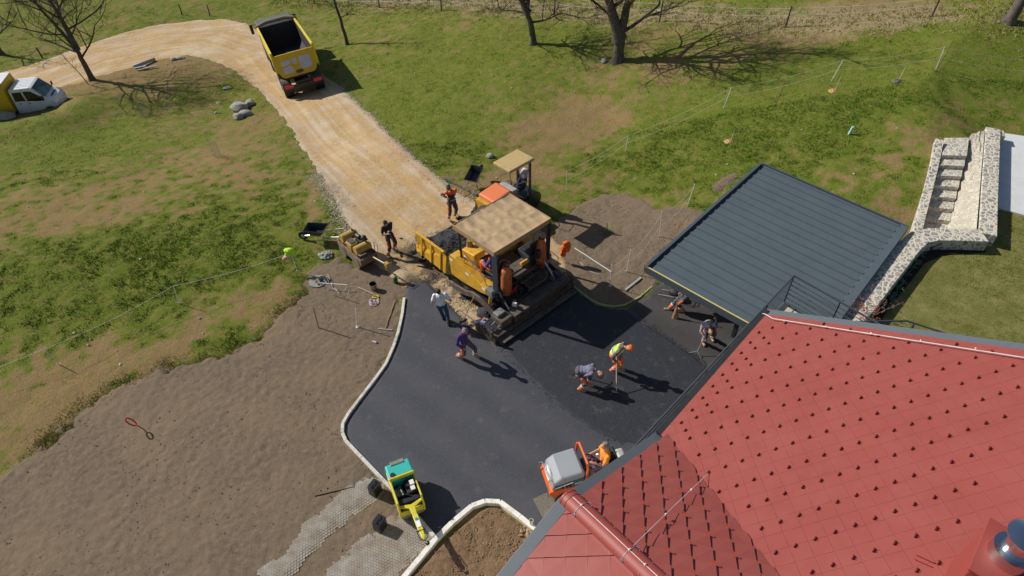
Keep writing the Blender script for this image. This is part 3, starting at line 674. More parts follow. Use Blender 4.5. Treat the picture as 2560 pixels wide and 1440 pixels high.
# stairs
st = thing('garden_stairs', 'steep garden stairs of pale rubble stone between two walls', 'stairs', tuple(W(2360, 575, 1.3)))
base = Vector(st.location)
Lb, Lt = W(2302, 580, 1.35) - base, W(2358, 372, 2.6) - base
Rb, Rt_ = W(2364, 590, 1.35) - base, W(2420, 372, 2.6) - base
NS = 8
for k in range(NS):
    f0, f1 = k / NS, (k + 1) / NS; z = 1.35 + (k + 1) * (2.6 - 1.35) / NS - base.z
    a = Lb.lerp(Lt, f0); b = Rb.lerp(Rt_, f0); c = Rb.lerp(Rt_, f1 + 0.02); d = Lb.lerp(Lt, f1 + 0.02)
    ext = 0.25 if k < NS - 1 else 1.0
    dv = (Lt - Lb); dv.z = 0; dv.normalize()
    c2 = c + dv * (0 if k < NS - 1 else 0.9); d2 = d + dv * (0 if k < NS - 1 else 0.9)
    mb = MB(); mb.prism([(p.x, p.y) for p in (a, b, c2, d2)], -0.9, z); mb.build('step', m_rub3, st, smooth=0, bevel=0.012)
# sloping rough rock face right of the steps
mb = MB(); nA, nB = 26, 8; vs = []
for i in range(nA + 1):
    f = i / nA
    lo = W(2360, 596, 1.35).lerp(W(2428, 335, 2.6), f); hi = W(2440, 588, ZT - .10).lerp(W(2462, 326, ZT - .02), f)
    for j in range(nB + 1):
        g = j / nB; p = lo.lerp(hi, g); p.z = lo.z + (hi.z - lo.z) * (g ** 0.8) + (random.random() - .5) * 0.10 * math.sin(math.pi * g) ; vs.append(p - base)
fs = [(i * (nB + 1) + j, i * (nB + 1) + j + 1, (i + 1) * (nB + 1) + j + 1, (i + 1) * (nB + 1) + j) for i in range(nA) for j in range(nB)]
o_ = len(vs); vs += [Vector((v.x, v.y, -1.0)) for v in vs]; n1 = nB + 1
fs += [(i * n1, (i + 1) * n1, o_ + (i + 1) * n1, o_ + i * n1) for i in range(nA)] + [(j, j + 1, o_ + j + 1, o_ + j) for j in range(nB)] + [(nA * n1 + j, nA * n1 + j + 1, o_ + nA * n1 + j + 1, o_ + nA * n1 + j) for j in range(nB)]
mb.add(vs, fs); mb.build('rock_face', m_rub2, st, smooth=25)

# mulch bed along the wall and its plants
m_mulch = soil_mat('mulch_and_shade', ((0.018, 0.014, 0.012), (0.04, 0.03, 0.025), (0.08, 0.06, 0.045), (0.03, 0.025, 0.02)), 9, 0.1)  # real mulch, with the wall's shadow included in its dark tones
mb = MB(); wall_path(mb, [W(2150, 838, LAWN_Z + .04), W(2196, 760, LAWN_Z + .04), W(2255, 690, LAWN_Z + .04), W(2290, 645, LAWN_Z + .04), W(2345, 622, LAWN_Z + .04), W(2452, 615, LAWN_Z + .04)], 0.62, LAWN_Z - 0.2)
mb.build('mulch_bed', m_mulch, smooth=0)['kind'] = 'structure'
m_leafb = mat('iris_leaf', (0.10, 0.22, 0.13), 0.5, var=0.3, scale=12)
m_twig = mat('dry_twig', (0.26, 0.20, 0.15), 0.9, var=0.3, scale=12)
def fan_plant(nb, h, mt, label, loc, name='bed_plant', group=None, dry=False):
    mb = MB(); rnd = random.Random(int(loc[0] * 1000))
    for i in range(nb):
        a = rnd.uniform(0, 6.28); l = h * rnd.uniform(.6, 1.1); s_ = rnd.uniform(.25, .9); w_ = 0.012 if not dry else 0.004
        d = Vector((math.cos(a), math.sin(a), 0)); pr = Vector((-d.y, d.x, 0))
        p0 = d * 0.02; p1 = d * l * s_ * 0.5 + Vector((0, 0, l * .7)); p2 = d * l * s_ + Vector((0, 0, l * (.95 - .4 * s_)))
        mb.add([p0 - pr * w_, p0 + pr * w_, p1 + pr * w_ * 1.4, p1 - pr * w_ * 1.4, p2], [(0, 1, 2, 3), (3, 2, 4)])
    o = mb.build(name, mt, smooth=0, loc=loc); tag(o, label, 'plant', group); return o
PG = 'strap-leaved plants in the mulch bed'
spots = [(2206, 775), (2214, 762), (2222, 742), (2238, 722), (2246, 705), (2258, 690), (2273, 672), (2282, 658), (2300, 640), (2322, 622)]
names_ = ['broad green strap-leaved plant at the house end of the mulch bed', 'second strap-leaved plant from the house end of the mulch bed', 'third strap-leaved plant from the house end of the mulch bed',
          'fourth strap-leaved plant from the house end of the mulch bed', 'fifth strap-leaved plant from the house end of the mulch bed', 'fifth strap-leaved plant counted from the stairs end of the bed',
          'fourth strap-leaved plant counted from the stairs end of the bed', 'third strap-leaved plant counted from the stairs end of the bed', 'second strap-leaved plant counted from the stairs end of the bed',
          'strap-leaved plant nearest the garden stairs in the mulch bed']
for (px, py), lb in zip(spots, names_):
    fan_plant(14, 0.30, m_leafb, lb, tuple(W(px + 3, py + 4, LAWN_Z + 0.04)), group=PG)
for (px, py), lb in zip(((2228, 755), (2254, 712), (2292, 662)), ('grey dry twiggy plant in the bed, nearest the house', 'grey dry twiggy plant halfway along the mulch bed', 'grey dry twiggy plant in the bed, nearest the stairs')):
    fan_plant(60, 0.22, m_twig, lb, tuple(W(px, py, LAWN_Z + 0.05)), 'dry_plant', dry=True)
# leafless shrub with reddish buds by the terrace railing
m_bud = mat('red_bud', (0.36, 0.10, 0.06), 0.7, var=0.4, scale=20)
sh = thing('shrub', 'sparse shrub with rusty red leaves behind the terrace railing', 'shrub', tuple(W(2165, 800, 2.3)))
mb = MB(); ml = MB(); rnd = random.Random(5)
for i in range(26):
    d = Vector((rnd.uniform(-1, .7), rnd.uniform(-.5, .8), rnd.uniform(.15, .8))).normalized(); l = rnd.uniform(.3, 1.1); p = [Vector((0, 0, 0))]
    for s_ in range(4): p.append(p[-1] + (d + Vector((rnd.uniform(-.3, .3), rnd.uniform(-.3, .3), rnd.uniform(-.2, .3)))) * l / 4)
    mb.tube(p, [.008, .007, .005, .004, .003], 4)
    for q_ in p[1:]:
        for _ in range(4):
            c_ = q_ + Vector((rnd.gauss(0, .05), rnd.gauss(0, .05), rnd.gauss(0, .04))); ml.ell(c_, (.022, .016, .010), n=5, k=3)
mb.build('branches', m_twig, sh); ml.build('leaves', m_bud, sh, smooth=0)

# ---------------------------------------------------------------- carport
m_carp = mat('grey_roof_sheet', (0.112, 0.143, 0.166), 0.42, 0.2, var=0.06, scale=1.5, dirt=(0.13, 0.155, 0.17), dirt_amt=0.3, dscale=6)
m_carpd = mat('dark_grey_trim', (0.075, 0.095, 0.115), 0.45, 0.2, var=0.06)
m_yel_strip = mat('yellow_edge_film', (0.62, 0.52, 0.16), 0.6, var=0.05)
m_post = mat('dark_steel_post', (0.03, 0.035, 0.042), 0.5, 0.3)
cA, cB, cC, cE = W(1622, 668, 2.95), W(1907, 411, 2.95), W(2277, 560, 2.72), W(1893, 795, 2.84)
u1 = (cB - cA); LU = Vector((u1.x, u1.y, 0)).length; u1 = Vector((u1.x, u1.y, 0)).normalized(); v1 = Vector((u1.y, -u1.x, 0))
depthv = 5.55
DZ = -0.24 / depthv
cp = thing('carport', 'flat-roofed carport with a dark grey ribbed metal roof', 'carport', (cA.x, cA.y, 0), 0)
cp.rotation_euler = (0, 0, math.atan2(v1.y, v1.x))       # local +x: down the ribs to the right, local +y: along the gutter edge
def zr_(x): return 2.93 + DZ * x
mb = MB(); RW = 0.42; nr = int(LU / RW) ; RW = (LU - 0.10) / nr
prof = []
for k in range(nr):
    y = 0.03 + k * RW; prof += [(y, 0.0), (y + RW * .66, 0.0), (y + RW * .70, 0.065), (y + RW * .90, 0.065), (y + RW * .94, 0.0)]
prof.append((0.03 + nr * RW, 0.0))
xs_ = [0.10, depthv - 0.26]
vs = []
for x in xs_:
    for y, z in prof: vs.append((x, y, zr_(x) + z))
for x in xs_:
    for y, z in prof: vs.append((x, y, zr_(x) + z - 0.02))
n = len(prof)
fs = [(i, i + 1, n + i + 1, n + i) for i in range(n - 1)] + [(2 * n + i, 3 * n + i, 3 * n + i + 1, 2 * n + i + 1) for i in range(n - 1)] + [(i, 2 * n + i, 2 * n + i + 1, i + 1) for i in range(n - 1)] + [(n + i, n + i + 1, 3 * n + i + 1, 3 * n + i) for i in range(n - 1)]
mb.add(vs, fs); mb.build('roof', m_carp, cp, smooth=20)
mb = MB(); mb.prism([(-0.14, 2.99), (-0.02, 3.01), (-0.02, 2.88), (0.06, 2.86), (0.06, 2.72), (-0.14, 2.74)], -0.05, LU + 0.02, 'y'); mb.build('gutter', m_carpd, cp, smooth=0, bevel=0.008)
mb = MB(); mb.beam((-0.1, -0.03, zr_(0) - 0.10), (depthv, -0.03, zr_(depthv) - 0.10), 0.05, 0.26); mb.build('fascia', m_carpd, cp, smooth=0, bevel=0.006)
mb = MB(); mb.beam((-0.1, -0.03, zr_(0) + 0.037), (depthv, -0.03, zr_(depthv) + 0.037), 0.045, 0.012); mb.build('edge_film', m_yel_strip, cp, smooth=0)
mb = MB(); mb.beam((0.0, LU + 0.02, zr_(0) - 0.06), (depthv, LU + 0.02, zr_(depthv) - 0.06), 0.07, 0.24); mb.build('fascia', m_carpd, cp, smooth=0, bevel=0.006)
mb = MB(); mb.bx(depthv - 0.26, -0.05, zr_(depthv) - 0.18, depthv + 0.02, LU + 0.05, zr_(depthv) + 0.055); mb.build('flashing', m_carp, cp, smooth=0, bevel=0.01)
for x, y in ((2.7, 1.9), (0.35, LU / 2), (0.35, LU - 0.25), (depthv - 0.6, 0.25), (depthv - 0.6, LU - .25)):
    mb = MB(); mb.bx(x - .07, y - .07, 0, x + .07, y + .07, zr_(x) - 0.15); mb.build('post', m_post, cp, smooth=0, bevel=0.008)
for y in (0.25, LU / 2, LU - .25):
    mb = MB(); mb.beam((0.2, y, 2.66), (depthv - .3, y, 2.46), 0.1, 0.2); mb.build('beam', m_post, cp, smooth=0)


# ---------------------------------------------------------------- house
m_red = mat('red_roof_tile', (0.280, 0.067, 0.056), 0.45, 0.0, var=0.05, scale=0.8, dirt=(0.300, 0.080, 0.068), dirt_amt=0.4, dscale=1.2, spec=0.25)
m_redcap = mat('red_ridge_metal', (0.29, 0.056, 0.045), 0.55, 0.0, var=0.04, scale=2)
m_guard = mat('shaded_red_guard', (0.11, 0.010, 0.008), 0.5, 0.0)  # backlit shade of the main-roof guards is put into this dark red
m_guard2 = mat('bright_snow_guard', (0.42, 0.07, 0.035), 0.45, 0.0)
m_gtrim = mat('grey_verge_metal', (0.13, 0.15, 0.17), 0.5, 0.2, var=0.04)
m_dark = mat('dark_void', (0.02, 0.021, 0.024), 0.8)
m_zinc = mat('galvanised_metal', (0.55, 0.56, 0.57), 0.35, 0.85, var=0.08)
m_plast = mat('white_render', (0.62, 0.60, 0.56), 0.9, var=0.05)
ZE = 4.6; SL = 24.8; TS = math.tan(R(SL))
P1 = W(1918, 785, ZE); P2 = W(1600, 1150, ZE)
ue = (P1 - P2).normalized(); ne = Vector((ue.y, -ue.x, 0))
hs = thing('house', 'house with red diamond-tiled metal roof, front gable and steel chimney', 'house', (P2.x, P2.y, 0))
hs.rotation_euler = (0, 0, math.atan2(ue.y, ue.x))       # local +x along the eave, local -y up the slope
Rh = Matrix.Rotation(-math.atan2(ue.y, ue.x), 3, 'Z'); H0 = Vector((P2.x, P2.y, 0))
def hl(p): return Rh @ (Vector(p) - H0)
def ray_plane(px, py, a, n):
    d = Vector(ray(px, py)); o = Vector((0, 0, HC)); return o + d * ((a - o).dot(n) / d.dot(n))
sl = Vector((0, -math.cos(R(SL)), math.sin(R(SL))))       # local up-slope
nm = Vector((0, math.sin(R(SL)), math.cos(R(SL))))
e0 = Vector((0, 0, ZE))
def mainp(u, s_, h=0): return e0 + Vector((u, 0, 0)) + sl * s_ + nm * h
UE = (P1 - P2).length
def tiles(mb, org, ex, ey, nrm, poly, tu, ts, off=(0, 0), lift=0.014, g=0.006):
    """diamond tiles with a raised lower corner, in plane coords poly [(u,s)]"""
    pu = [p[0] for p in poly]; ps = [p[1] for p in poly]
    bm = bmesh.new()
    i0, i1 = int(min(pu) / tu) - 2, int(max(pu) / tu) + 2; j0, j1 = int(min(ps) / ts) - 2, int(max(ps) / ts) + 2
    for j in range(2 * j0, 2 * j1):
        for i in range(i0, i1):
            u = (i + 0.5 * (j % 2)) * tu + off[0]; s_ = j * ts / 2 + off[1]
            if not (min(pu) - tu < u < max(pu) + tu and min(ps) - ts < s_ < max(ps) + ts): continue
            pts = [(u, s_ + ts / 2 - g, 0.0), (u - tu / 2 + g, s_, lift * .3), (u, s_ - ts / 2 + g * 0, lift), (u + tu / 2 - g, s_, lift * .3)]
            lowr = [(p[0], p[1], -0.004) for p in pts]
            vv = [bm.verts.new(org + ex * a + ey * b + nrm * c) for a, b, c in pts]; lo = [bm.verts.new(org + ex * a + ey * b + nrm * c) for a, b, c in lowr]
            bm.faces.new(vv)
            for a_, b_ in ((1, 2), (2, 3)): bm.faces.new((vv[a_], lo[a_], lo[b_], vv[b_]))
            # folded standing lip near the upper edges
            for a_, b_ in ((0, 1), (3, 0)):
                A = Vector(pts[a_]); B = Vector(pts[b_]); ctr_ = Vector((u, s_, 0)); A2 = A.lerp(ctr_, .10); B2 = B.lerp(ctr_, .10); A3 = A.lerp(ctr_, .055); B3 = B.lerp(ctr_, .055)
                q = [org + ex * k.x + ey * k.y + nrm * (k.z + hh) for k, hh in ((A2, 0.001), (B2, 0.001), (B3, 0.0025), (A3, 0.0025))]
                bm.faces.new([bm.verts.new(v) for v in q])
    # base sheet
    bm.faces.new([bm.verts.new(org + ex * a + ey * b - nrm * 0.006) for a, b in poly])
    cx = sum(pu) / len(pu); cs = sum(ps) / len(ps); n = len(poly)
    for k in range(n):
        a, b = poly[k], poly[(k + 1) % n]; A = org + ex * a[0] + ey * a[1]; d = ex * (b[0] - a[0]) + ey * (b[1] - a[1])
        pn = d.cross(nrm).normalized(); cc_ = org + ex * cx + ey * cs
        if (cc_ - A).dot(pn) > 0: pn = -pn
        bmesh.ops.bisect_plane(bm, geom=bm.verts[:] + bm.edges[:] + bm.faces[:], plane_co=A, plane_no=pn, clear_outer=True, clear_inner=False)
    bm.verts.index_update(); o = len(mb.v); mb.v += [tuple(v.co) for v in bm.verts]
    for f in bm.faces: mb.f.append(tuple(v.index + o for v in f.verts)); mb.mi.append(mb.m)
    bm.free()
def build_flat(mb, name, mt, parent):
    me = bpy.data.meshes.new(name); me.from_pydata(mb.v, [], mb.f); me.materials.append(mt)
    o = bpy.data.objects.new(name, me); C.objects.link(o); o.parent = parent; return o
def to_us(px, py):
    p = ray_plane(px, py, P2, Vector((0, 0, 0)) + (ue * nm.x + Vector((-ue.y, ue.x, 0)) * nm.y + Vector((0, 0, nm.z))))
    l = hl(p) - e0; return (l.x, l.dot(sl))
vB = to_us(1668, 1088); vC = to_us(1945, 1440)
vdir = ((vC[0] - vB[0]), (vC[1] - vB[1])); kx = 2.6
vD = (vB[0] + vdir[0] * kx, vB[1] + vdir[1] * kx)
SMAX = 9.8
vD = (vB[0] + vdir[0] * (SMAX - vB[1]) / vdir[1], SMAX)
main_poly = [(vB[0] - 0.05, -0.02), (UE, -0.02), (UE, SMAX), vD]
TU, TSS = 0.50, 0.45
mb = MB(); tiles(mb, e0, Vector((1, 0, 0)), sl, nm, main_poly, TU, TSS, (0.05, 0.06), 0.007, 0.003); roof_main = build_flat(mb, 'roof', m_red, hs)
# staggered snow guards on the main roof
def guard_mb(org, ex, ey, nrm):
    mb = MB()
    for k_ in (-1, 1):
        a = org + ex * k_ * .018 - ey * .01; b = org + ex * k_ * .018 - ey * .055 + nrm * .028; c = org + ex * k_ * .018 - ey * .075
        mb.add([a + ex * .004, b + ex * .004, c + ex * .004, a - ex * .004, b - ex * .004, c - ex * .004], [(0, 1, 2), (5, 4, 3), (0, 3, 4, 1), (1, 4, 5, 2), (2, 5, 3, 0)])
    mb.add([org - ex * .045 - ey * .05 + nrm * .006, org + ex * .045 - ey * .05 + nrm * .006, org + ex * .04 - ey * .055 + nrm * .032, org - ex * .04 - ey * .055 + nrm * .032,
            org - ex * .045 - ey * .085 + nrm * .006, org + ex * .045 - ey * .085 + nrm * .006, org + ex * .04 - ey * .075 + nrm * .032, org - ex * .04 - ey * .075 + nrm * .032],
           [(0, 1, 2, 3), (7, 6, 5, 4), (0, 4, 5, 1), (1, 5, 6, 2), (2, 6, 7, 3), (3, 7, 4, 0)])
    return mb
a_v = (-0.47, 0.055); b_v = (0.285, 0.222)
gpx = []
def px_seq(p0, p1, n): return [(p0[0] + (p1[0] - p0[0]) * i / (n - 1), p0[1] + (p1[1] - p0[1]) * i / (n - 1)) for i in range(n)]
g0 = to_us(1861, 885)
seen = []
for k in range(-2, 46):                     # eave-side index
    for j in range(0, 26):
        full = (k % 2 == 0)
        if not full and j > 1: continue
        u = g0[0] + a_v[0] * k + b_v[0] * j; s_ = 0.26 + b_v[1] * j + 0.0 * k
        if k < 0:
            pass
        if u > UE - 0.08 or s_ < 0.1: continue
        # right of the valley line only
        uv = vB[0] + vdir[0] * (s_ - vB[1]) / vdir[1]
        if u < uv + 0.12: continue
        P_w = mainp(u, s_); wp = Rh.inverted() @ P_w + H0; pp_ = proj(wp)
        if pp_[0] > 2600 or pp_[1] > 1480: continue
        if pp_[0] > 2330 and pp_[1] > 1300 and (pp_[0] - 2330) + (pp_[1] - 1300) * 1.6 > 215: continue
        seen.append((pp_[0], (u, s_)))
seen.sort(key=lambda t: -proj(Rh.inverted() @ mainp(*t[1]) + H0)[1])
proto = None
for i, (_, (u, s_)) in enumerate(seen[:100]):
    if proto is None:
        proto = guard_mb(Vector((0, 0, 0)), Vector((1, 0, 0)), sl, nm).build('snow_guard', m_guard, hs, smooth=0); proto.location = mainp(u, s_, 0.008)
    else:
        c_ = proto.copy(); C.objects.link(c_); c_.parent = hs; c_.location = mainp(u, s_, 0.008)
if len(seen) > 100:
    mb = MB()
    for _, (u, s_) in seen[100:]:
        g_ = guard_mb(mainp(u, s_, .008), Vector((1, 0, 0)), sl, nm); mb.add(g_.v, g_.f)
    mb.build('snow_guards', m_guard, hs, smooth=0)['kind'] = 'stuff'
print('guards', len(seen))

# cross gable in front
Bw = Rh.inverted() @ mainp(*vB) + H0; Cw = Rh.inverted() @ mainp(*vC) + H0
ZR = 6.36
R1 = W(1432, 1255, ZR)
n2 = (Bw - R1).cross(Cw - R1).normalized()
if n2.z < 0: n2 = -n2
R2 = ray_plane(1628, 1440, R1, n2)
rd = (R2 - R1)
R3 = R1 + rd * 2.2
Vend = Bw + (Cw - Bw) * 2.4
l = [hl(p) for p in (R1, R3, Vend, Bw)]
n2l = (l[3] - l[0]).cross(l[2] - l[0]).normalized()
if n2l.z < 0: n2l = -n2l
# plane coords for right gable side: s axis up slope
def plane_axes(n_):
    ey = (Vector((0, 0, 1)) - n_ * n_.z).normalized(); ex = ey.cross(n_).normalized(); return ex, ey
ex2 = (l[1] - l[0]); ex2 = (ex2 - n2l * ex2.dot(n2l)).normalized(); ey2 = n2l.cross(ex2)
if ey2.z < 0: ex2, ey2 = -ex2, -ey2
def pc(p, o_, ex, ey): d = p - o_; return (d.dot(ex), d.dot(ey))
poly2 = [pc(p, l[0], ex2, ey2) for p in l]
TU3, TS3 = 0.56, 0.54
mb = MB(); tiles(mb, l[0], ex2, ey2, n2l, poly2, TU3, TS3, (0, 0.1), 0.065); build_flat(mb, 'roof', m_red, hs)
A_w = None
# left gable side
fd = hl(Bw) - hl(R1)
uA = Vector((-fd.x, -fd.y, 0)).normalized()
best = None
for i in range(200, 660):
    q_ = hl(W(1285, 1440, i / 100)); d_ = q_ - hl(R1); off_ = abs(d_.cross(uA).z)
    if best is None or off_ < best[0]: best = (off_, q_)
A_l = best[1]; A_l2 = hl(R1) + (A_l - hl(R1)) * 2.3
R3l = hl(R3); back = R3l - hl(R1)
n3l = (A_l2 - l[0]).cross(back).normalized()
if n3l.z < 0: n3l = -n3l
ex3 = back.normalized(); ex3 = (ex3 - n3l * ex3.dot(n3l)).normalized(); ey3 = n3l.cross(ex3)
if ey3.z < 0: ex3, ey3 = -ex3, -ey3
poly3 = [pc(p, l[0], ex3, ey3) for p in (l[0], A_l2, A_l2 + back, R3l)]
mb = MB(); tiles(mb, l[0], ex3, ey3, n3l, poly3, TU3, TS3, (0.1, 0.05), 0.032); build_flat(mb, 'roof', m_red, hs)
# guards of the gable sides
def bracket_mb(ex, ey, nrm):
    mb = MB(); h = .055
    for k_ in (-1, 1):
        mb.beam(ex * k_ * .032 - ey * .02, ex * k_ * .032 - ey * .02 + nrm * h, .010, .012); mb.beam(ex * k_ * .032 - ey * .02, ex * k_ * .032 + ey * .10 - nrm * .01, .010, .006, up=nrm)
    mb.beam(ex * -.037 - ey * .02 + nrm * h, ex * .037 - ey * .02 + nrm * h, .012, .014); mb.beam(ex * -.037 - ey * .02 + nrm * .02, ex * .037 - ey * .02 + nrm * .02, .010, .012)
    return mb
for (o_, ex, ey, nn_, poly, tu, ts, lst) in ((l[0], ex2, ey2, n2l, poly2, TU3, TS3, 'r'), (l[0], ex3, ey3, n3l, poly3, TU3, TS3, 'l')):
    pr0 = None
    for j in range(-12, 3):
        for i in range(-14, 14):
            u = (i + 0.5 * (j % 2)) * tu + (0 if lst == 'r' else .1); s_ = j * ts / 2 + (0.1 if lst == 'r' else .05) - ts * 0.40
            if lst == 'r' and (j % 2): continue
            if lst == 'l' and not (j % 4 == 0): continue
            if float(sdist(np.array([u]), np.array([s_]), poly)[0]) > -0.14: continue
            wp = Rh.inverted() @ (o_ + ex * u + ey * s_) + H0; pp_ = proj(wp)
            if pp_[1] > 1500: continue
            if lst == 'l' and pp_[1] < 1400: continue
            if pr0 is None: pr0 = bracket_mb(ex, ey, nn_).build('snow_guard', m_guard2, hs, smooth=0); c_ = pr0
            else: c_ = pr0.copy(); C.objects.link(c_); c_.parent = hs
            c_.location = o_ + ex * u + ey * s_ + nn_ * (.048 if lst == 'r' else .03)
# ridge cap of the gable
mb = MB(); rdl = (hl(R3) - hl(R1)).normalized(); side = rdl.cross(Vector((0, 0, 1))).normalized(); upv = side.cross(rdl)
p0 = hl(R1) - rdl * 0.16; p1 = hl(R3); vs = []; nseg = 12
for p in (p0, p1):
    for k in range(nseg + 1):
        a_ = math.pi * k / nseg; vs.append(p + side * math.cos(a_) * 0.185 + upv * (math.sin(a_) * 0.14 - 0.0))
for p in (p0, p1): vs.append(p - upv * .03)
n_ = nseg + 1
mb.add(vs, [(k, k + 1, n_ + k + 1, n_ + k) for k in range(nseg)] + [tuple(range(nseg, -1, -1)) + (2 * n_,)])
mb.build('ridge_cap', m_redcap, hs, smooth=60)
mb = MB()
for k in (0.02, 0.13, 3.4):
    pb = p0 + rdl * (0.02 + k)
    mb = MB(); mb.tube([pb + side * math.cos(math.pi * q_ / 12) * 0.188 + upv * (math.sin(math.pi * q_ / 12) * 0.143) for q_ in range(13)], 0.006, 5)
    mb.build('cap_joint', m_redcap, hs)
mb = MB()
for k in range(1, 9):
    for s__ in (-1, 1):
        q_ = p0 + rdl * (0.3 * k + .2) + side * s__ * 0.155 + upv * 0.082; mb = MB(); mb.ell(q_, .010, n=6, k=4); mb.build('cap_screw', m_zinc, hs)
# verge trims (flat grey metal), sitting just outside and below the tiles
def trim(pts, wdt, th, drop, out):
    mb = MB()
    for a, b in zip(pts, pts[1:]):
        d = (b - a).normalized(); s_ = Vector((d.x, d.y, 0)).normalized().cross(Vector((0, 0, 1)))
        if s_.dot(out) < 0: s_ = -s_
        mb.beam(a + s_ * (wdt / 2 + 0.06) - Vector((0, 0, drop)), b + s_ * (wdt / 2 + 0.06) - Vector((0, 0, drop)), wdt, th)
    return mb
outv = Vector((0, 1, 0))
trim([hl(Bw) + (hl(Bw) - hl(R1)).normalized() * 0.1, hl(R1), A_l2], 0.24, 0.05, 0.22, outv).build('verge_trim', m_gtrim, hs, smooth=0, bevel=0.008)
trim([mainp(UE, -0.12), mainp(UE, SMAX)], 0.24, 0.05, 0.08, Vector((1, 0, 0))).build('verge_trim', m_gtrim, hs, smooth=0, bevel=0.008)
# soffits and gutter: near-black colour stands in for shade in the eave gap
mb = MB(); mb.prism([(0.02, ZE - 0.04), (0.17, ZE - 0.04), (0.17, ZE - 0.06), (0.14, ZE - 0.17), (0.05, ZE - 0.17), (0.02, ZE - .06)], vB[0], UE + .2, 'x'); mb.build('gutter', m_dark, hs, smooth=0)
# walls
mb = MB()
GW = hl(R1); 
mb.bx(-2.2, -9, 0.0, UE - 0.5, -0.6, ZE - 0.15)
mb.build('wall', m_plast, hs, smooth=0)
mb = MB(); gA = A_l2.x + 0.5; gB = hl(Bw).x - 0.5; gy = GW.y - 0.35
mb.prism([(gA, 0.0), (gB, 0.0), (gB, ZE - .35), (GW.x, ZR - 0.4), (gA, A_l2.z - .4)], gy, gy - 8, 'y'); mb.build('wall', m_plast, hs, smooth=0)
# windows on the front
m_glass = mat('window_glass', (0.03, 0.035, 0.04), 0.08, 0.0, var=0.02)
m_wframe = mat('window_frame_grey', (0.10, 0.11, 0.12), 0.5)
for x in (1.6, 3.6):
    mb = MB(); mb.bx(x - .6, -0.60, 1.0, x + .6, -0.555, 2.3); f = mb.build('window', m_wframe, hs, smooth=0)
    mb = MB(); mb.bx(x - .52, -0.556, 1.08, x + .52, -0.545, 2.22); mb.build('pane', m_glass, f, smooth=0)
# lightning conductor wires with clips
def wire(pts, r, clips, name='lightning_wire'):
    mb = MB(); mb.tube(pts, r, 6)
    for c_ in clips: mb.box(c_, (.05, .03, .03)); mb.ell(c_ + Vector((0, 0, .012)), .022, n=8, k=5)
    return mb.build(name, mat('bright_alloy_wire', (.68, .66, .64), .4, .1), hs, smooth=40)
wu = UE - 0.26
wire([mainp(wu + .22, -0.10, .02), mainp(wu + .16, 0.0, .06)] + [mainp(wu - 0.005 * k, 0.3 * k, .07) for k in range(1, 31)], 0.012, [mainp(wu, 0.6 + 1.05 * k, .045) for k in range(8)])
cw = [p0 + rdl * t + upv * .15 for t in (0.18, .5, 1, 1.5, 2, 3)]
wire(cw, 0.007, [p0 + rdl * t + upv * .145 for t in (0.42, 1.62, 1.98, 2.6)])
for t in (0.42, 1.62):
    mb = MB()
    mb.tube([p0 + rdl * t + side * math.cos(R(a_)) * 0.190 + upv * (math.sin(R(a_)) * 0.146) for a_ in range(20, 161, 20)], .006, 5)
    for s__ in (20, 160): mb.box(p0 + rdl * t + side * math.cos(R(s__)) * 0.192 + upv * (math.sin(R(s__)) * .146), (.04, .06, .02))
    mb.build('wire_clamp', m_zinc, hs)
mb = MB(); tip = p0 + upv * .1; mb.tube([tip, tip + Vector((0, 0.12, .42))], .004, 5); mb.ell(tip + Vector((0, .12, .42)), .009, n=6, k=4); mb.build('air_terminal', m_zinc, hs)
wa = p0 + rdl * 1.62 + upv * .15; vtop = hl(ray_plane(1787, 1175, R1, n2)) + n2l * .10
wire([wa] + [wa.lerp(vtop, k / 6) + n2l * (.02 * math.sin(math.pi * k / 6)) for k in range(1, 7)], 0.006, [wa.lerp(vtop, t) for t in (.36, .66, .95)])
# chimney: red clad stack with stainless flue at the lower right
chs, cht = ray_plane(2470, 1305, Vector(P2), ue * nm.x + Vector((-ue.y, ue.x, 0)) * nm.y + Vector((0, 0, nm.z))), 0
cx_, cs_ = to_us(2470, 1308)
cu0, cs0 = to_us(2345, 1410)
ch = MB()
ctop = 8.35
b0 = hl(W(2474, 1303, ctop)); 
CW_ = 0.95
cx0, cy0 = b0.x, b0.y
ch.bx(cx0 - CW_, cy0 - CW_, 5.6, cx0, cy0, ctop); chim = ch.build('chimney', m_redcap, hs, smooth=0, bevel=0.012)
mb = MB(); mb.bx(cx0 - CW_ - .03, cy0 - CW_ - .03, ctop + .002, cx0 + .03, cy0 + .03, ctop + .05); mb.build('chimney_cover', m_redcap, chim, smooth=0, bevel=0.01)
m_stain = mat('stainless_steel', (0.70, 0.72, 0.74), 0.16, 1.0, var=0.04, scale=3)
fc = hl(W(2522, 1392, ctop + .05)); fc.z = ctop + 0.052
mb = MB(); mb.lathe([(.27, 0), (.27, .20), (.18, .21), (.18, .46), (.17, .47)], fc, 40); mb.build('flue_pipe', m_stain, chim, smooth=40)
mb = MB(); mb.lathe([(.02, .64), (.26, .55), (.26, .53), (.02, .60)], fc, 36)
for a_ in (0, 120, 240): mb.cyl(fc + Vector((.16 * math.cos(R(a_)), .16 * math.sin(R(a_)), .44)), fc + Vector((.16 * math.cos(R(a_)), .16 * math.sin(R(a_)), .58)), .006, n=6)
mb.build('flue_cowl', m_stain, chim, smooth=40)
mb = MB()
q0, q1 = to_us(2292, 1390), to_us(2336, 1410); mb.beam(mainp(*q0, .03), mainp(*q1, .03), .015, .03, up=nm); q0, q1 = to_us(2286, 1400), to_us(2330, 1420); mb.beam(mainp(*q0, .03), mainp(*q1, .03), .012, .02, up=nm)
mb.build('chimney_stay', m_redcap, hs, smooth=0)

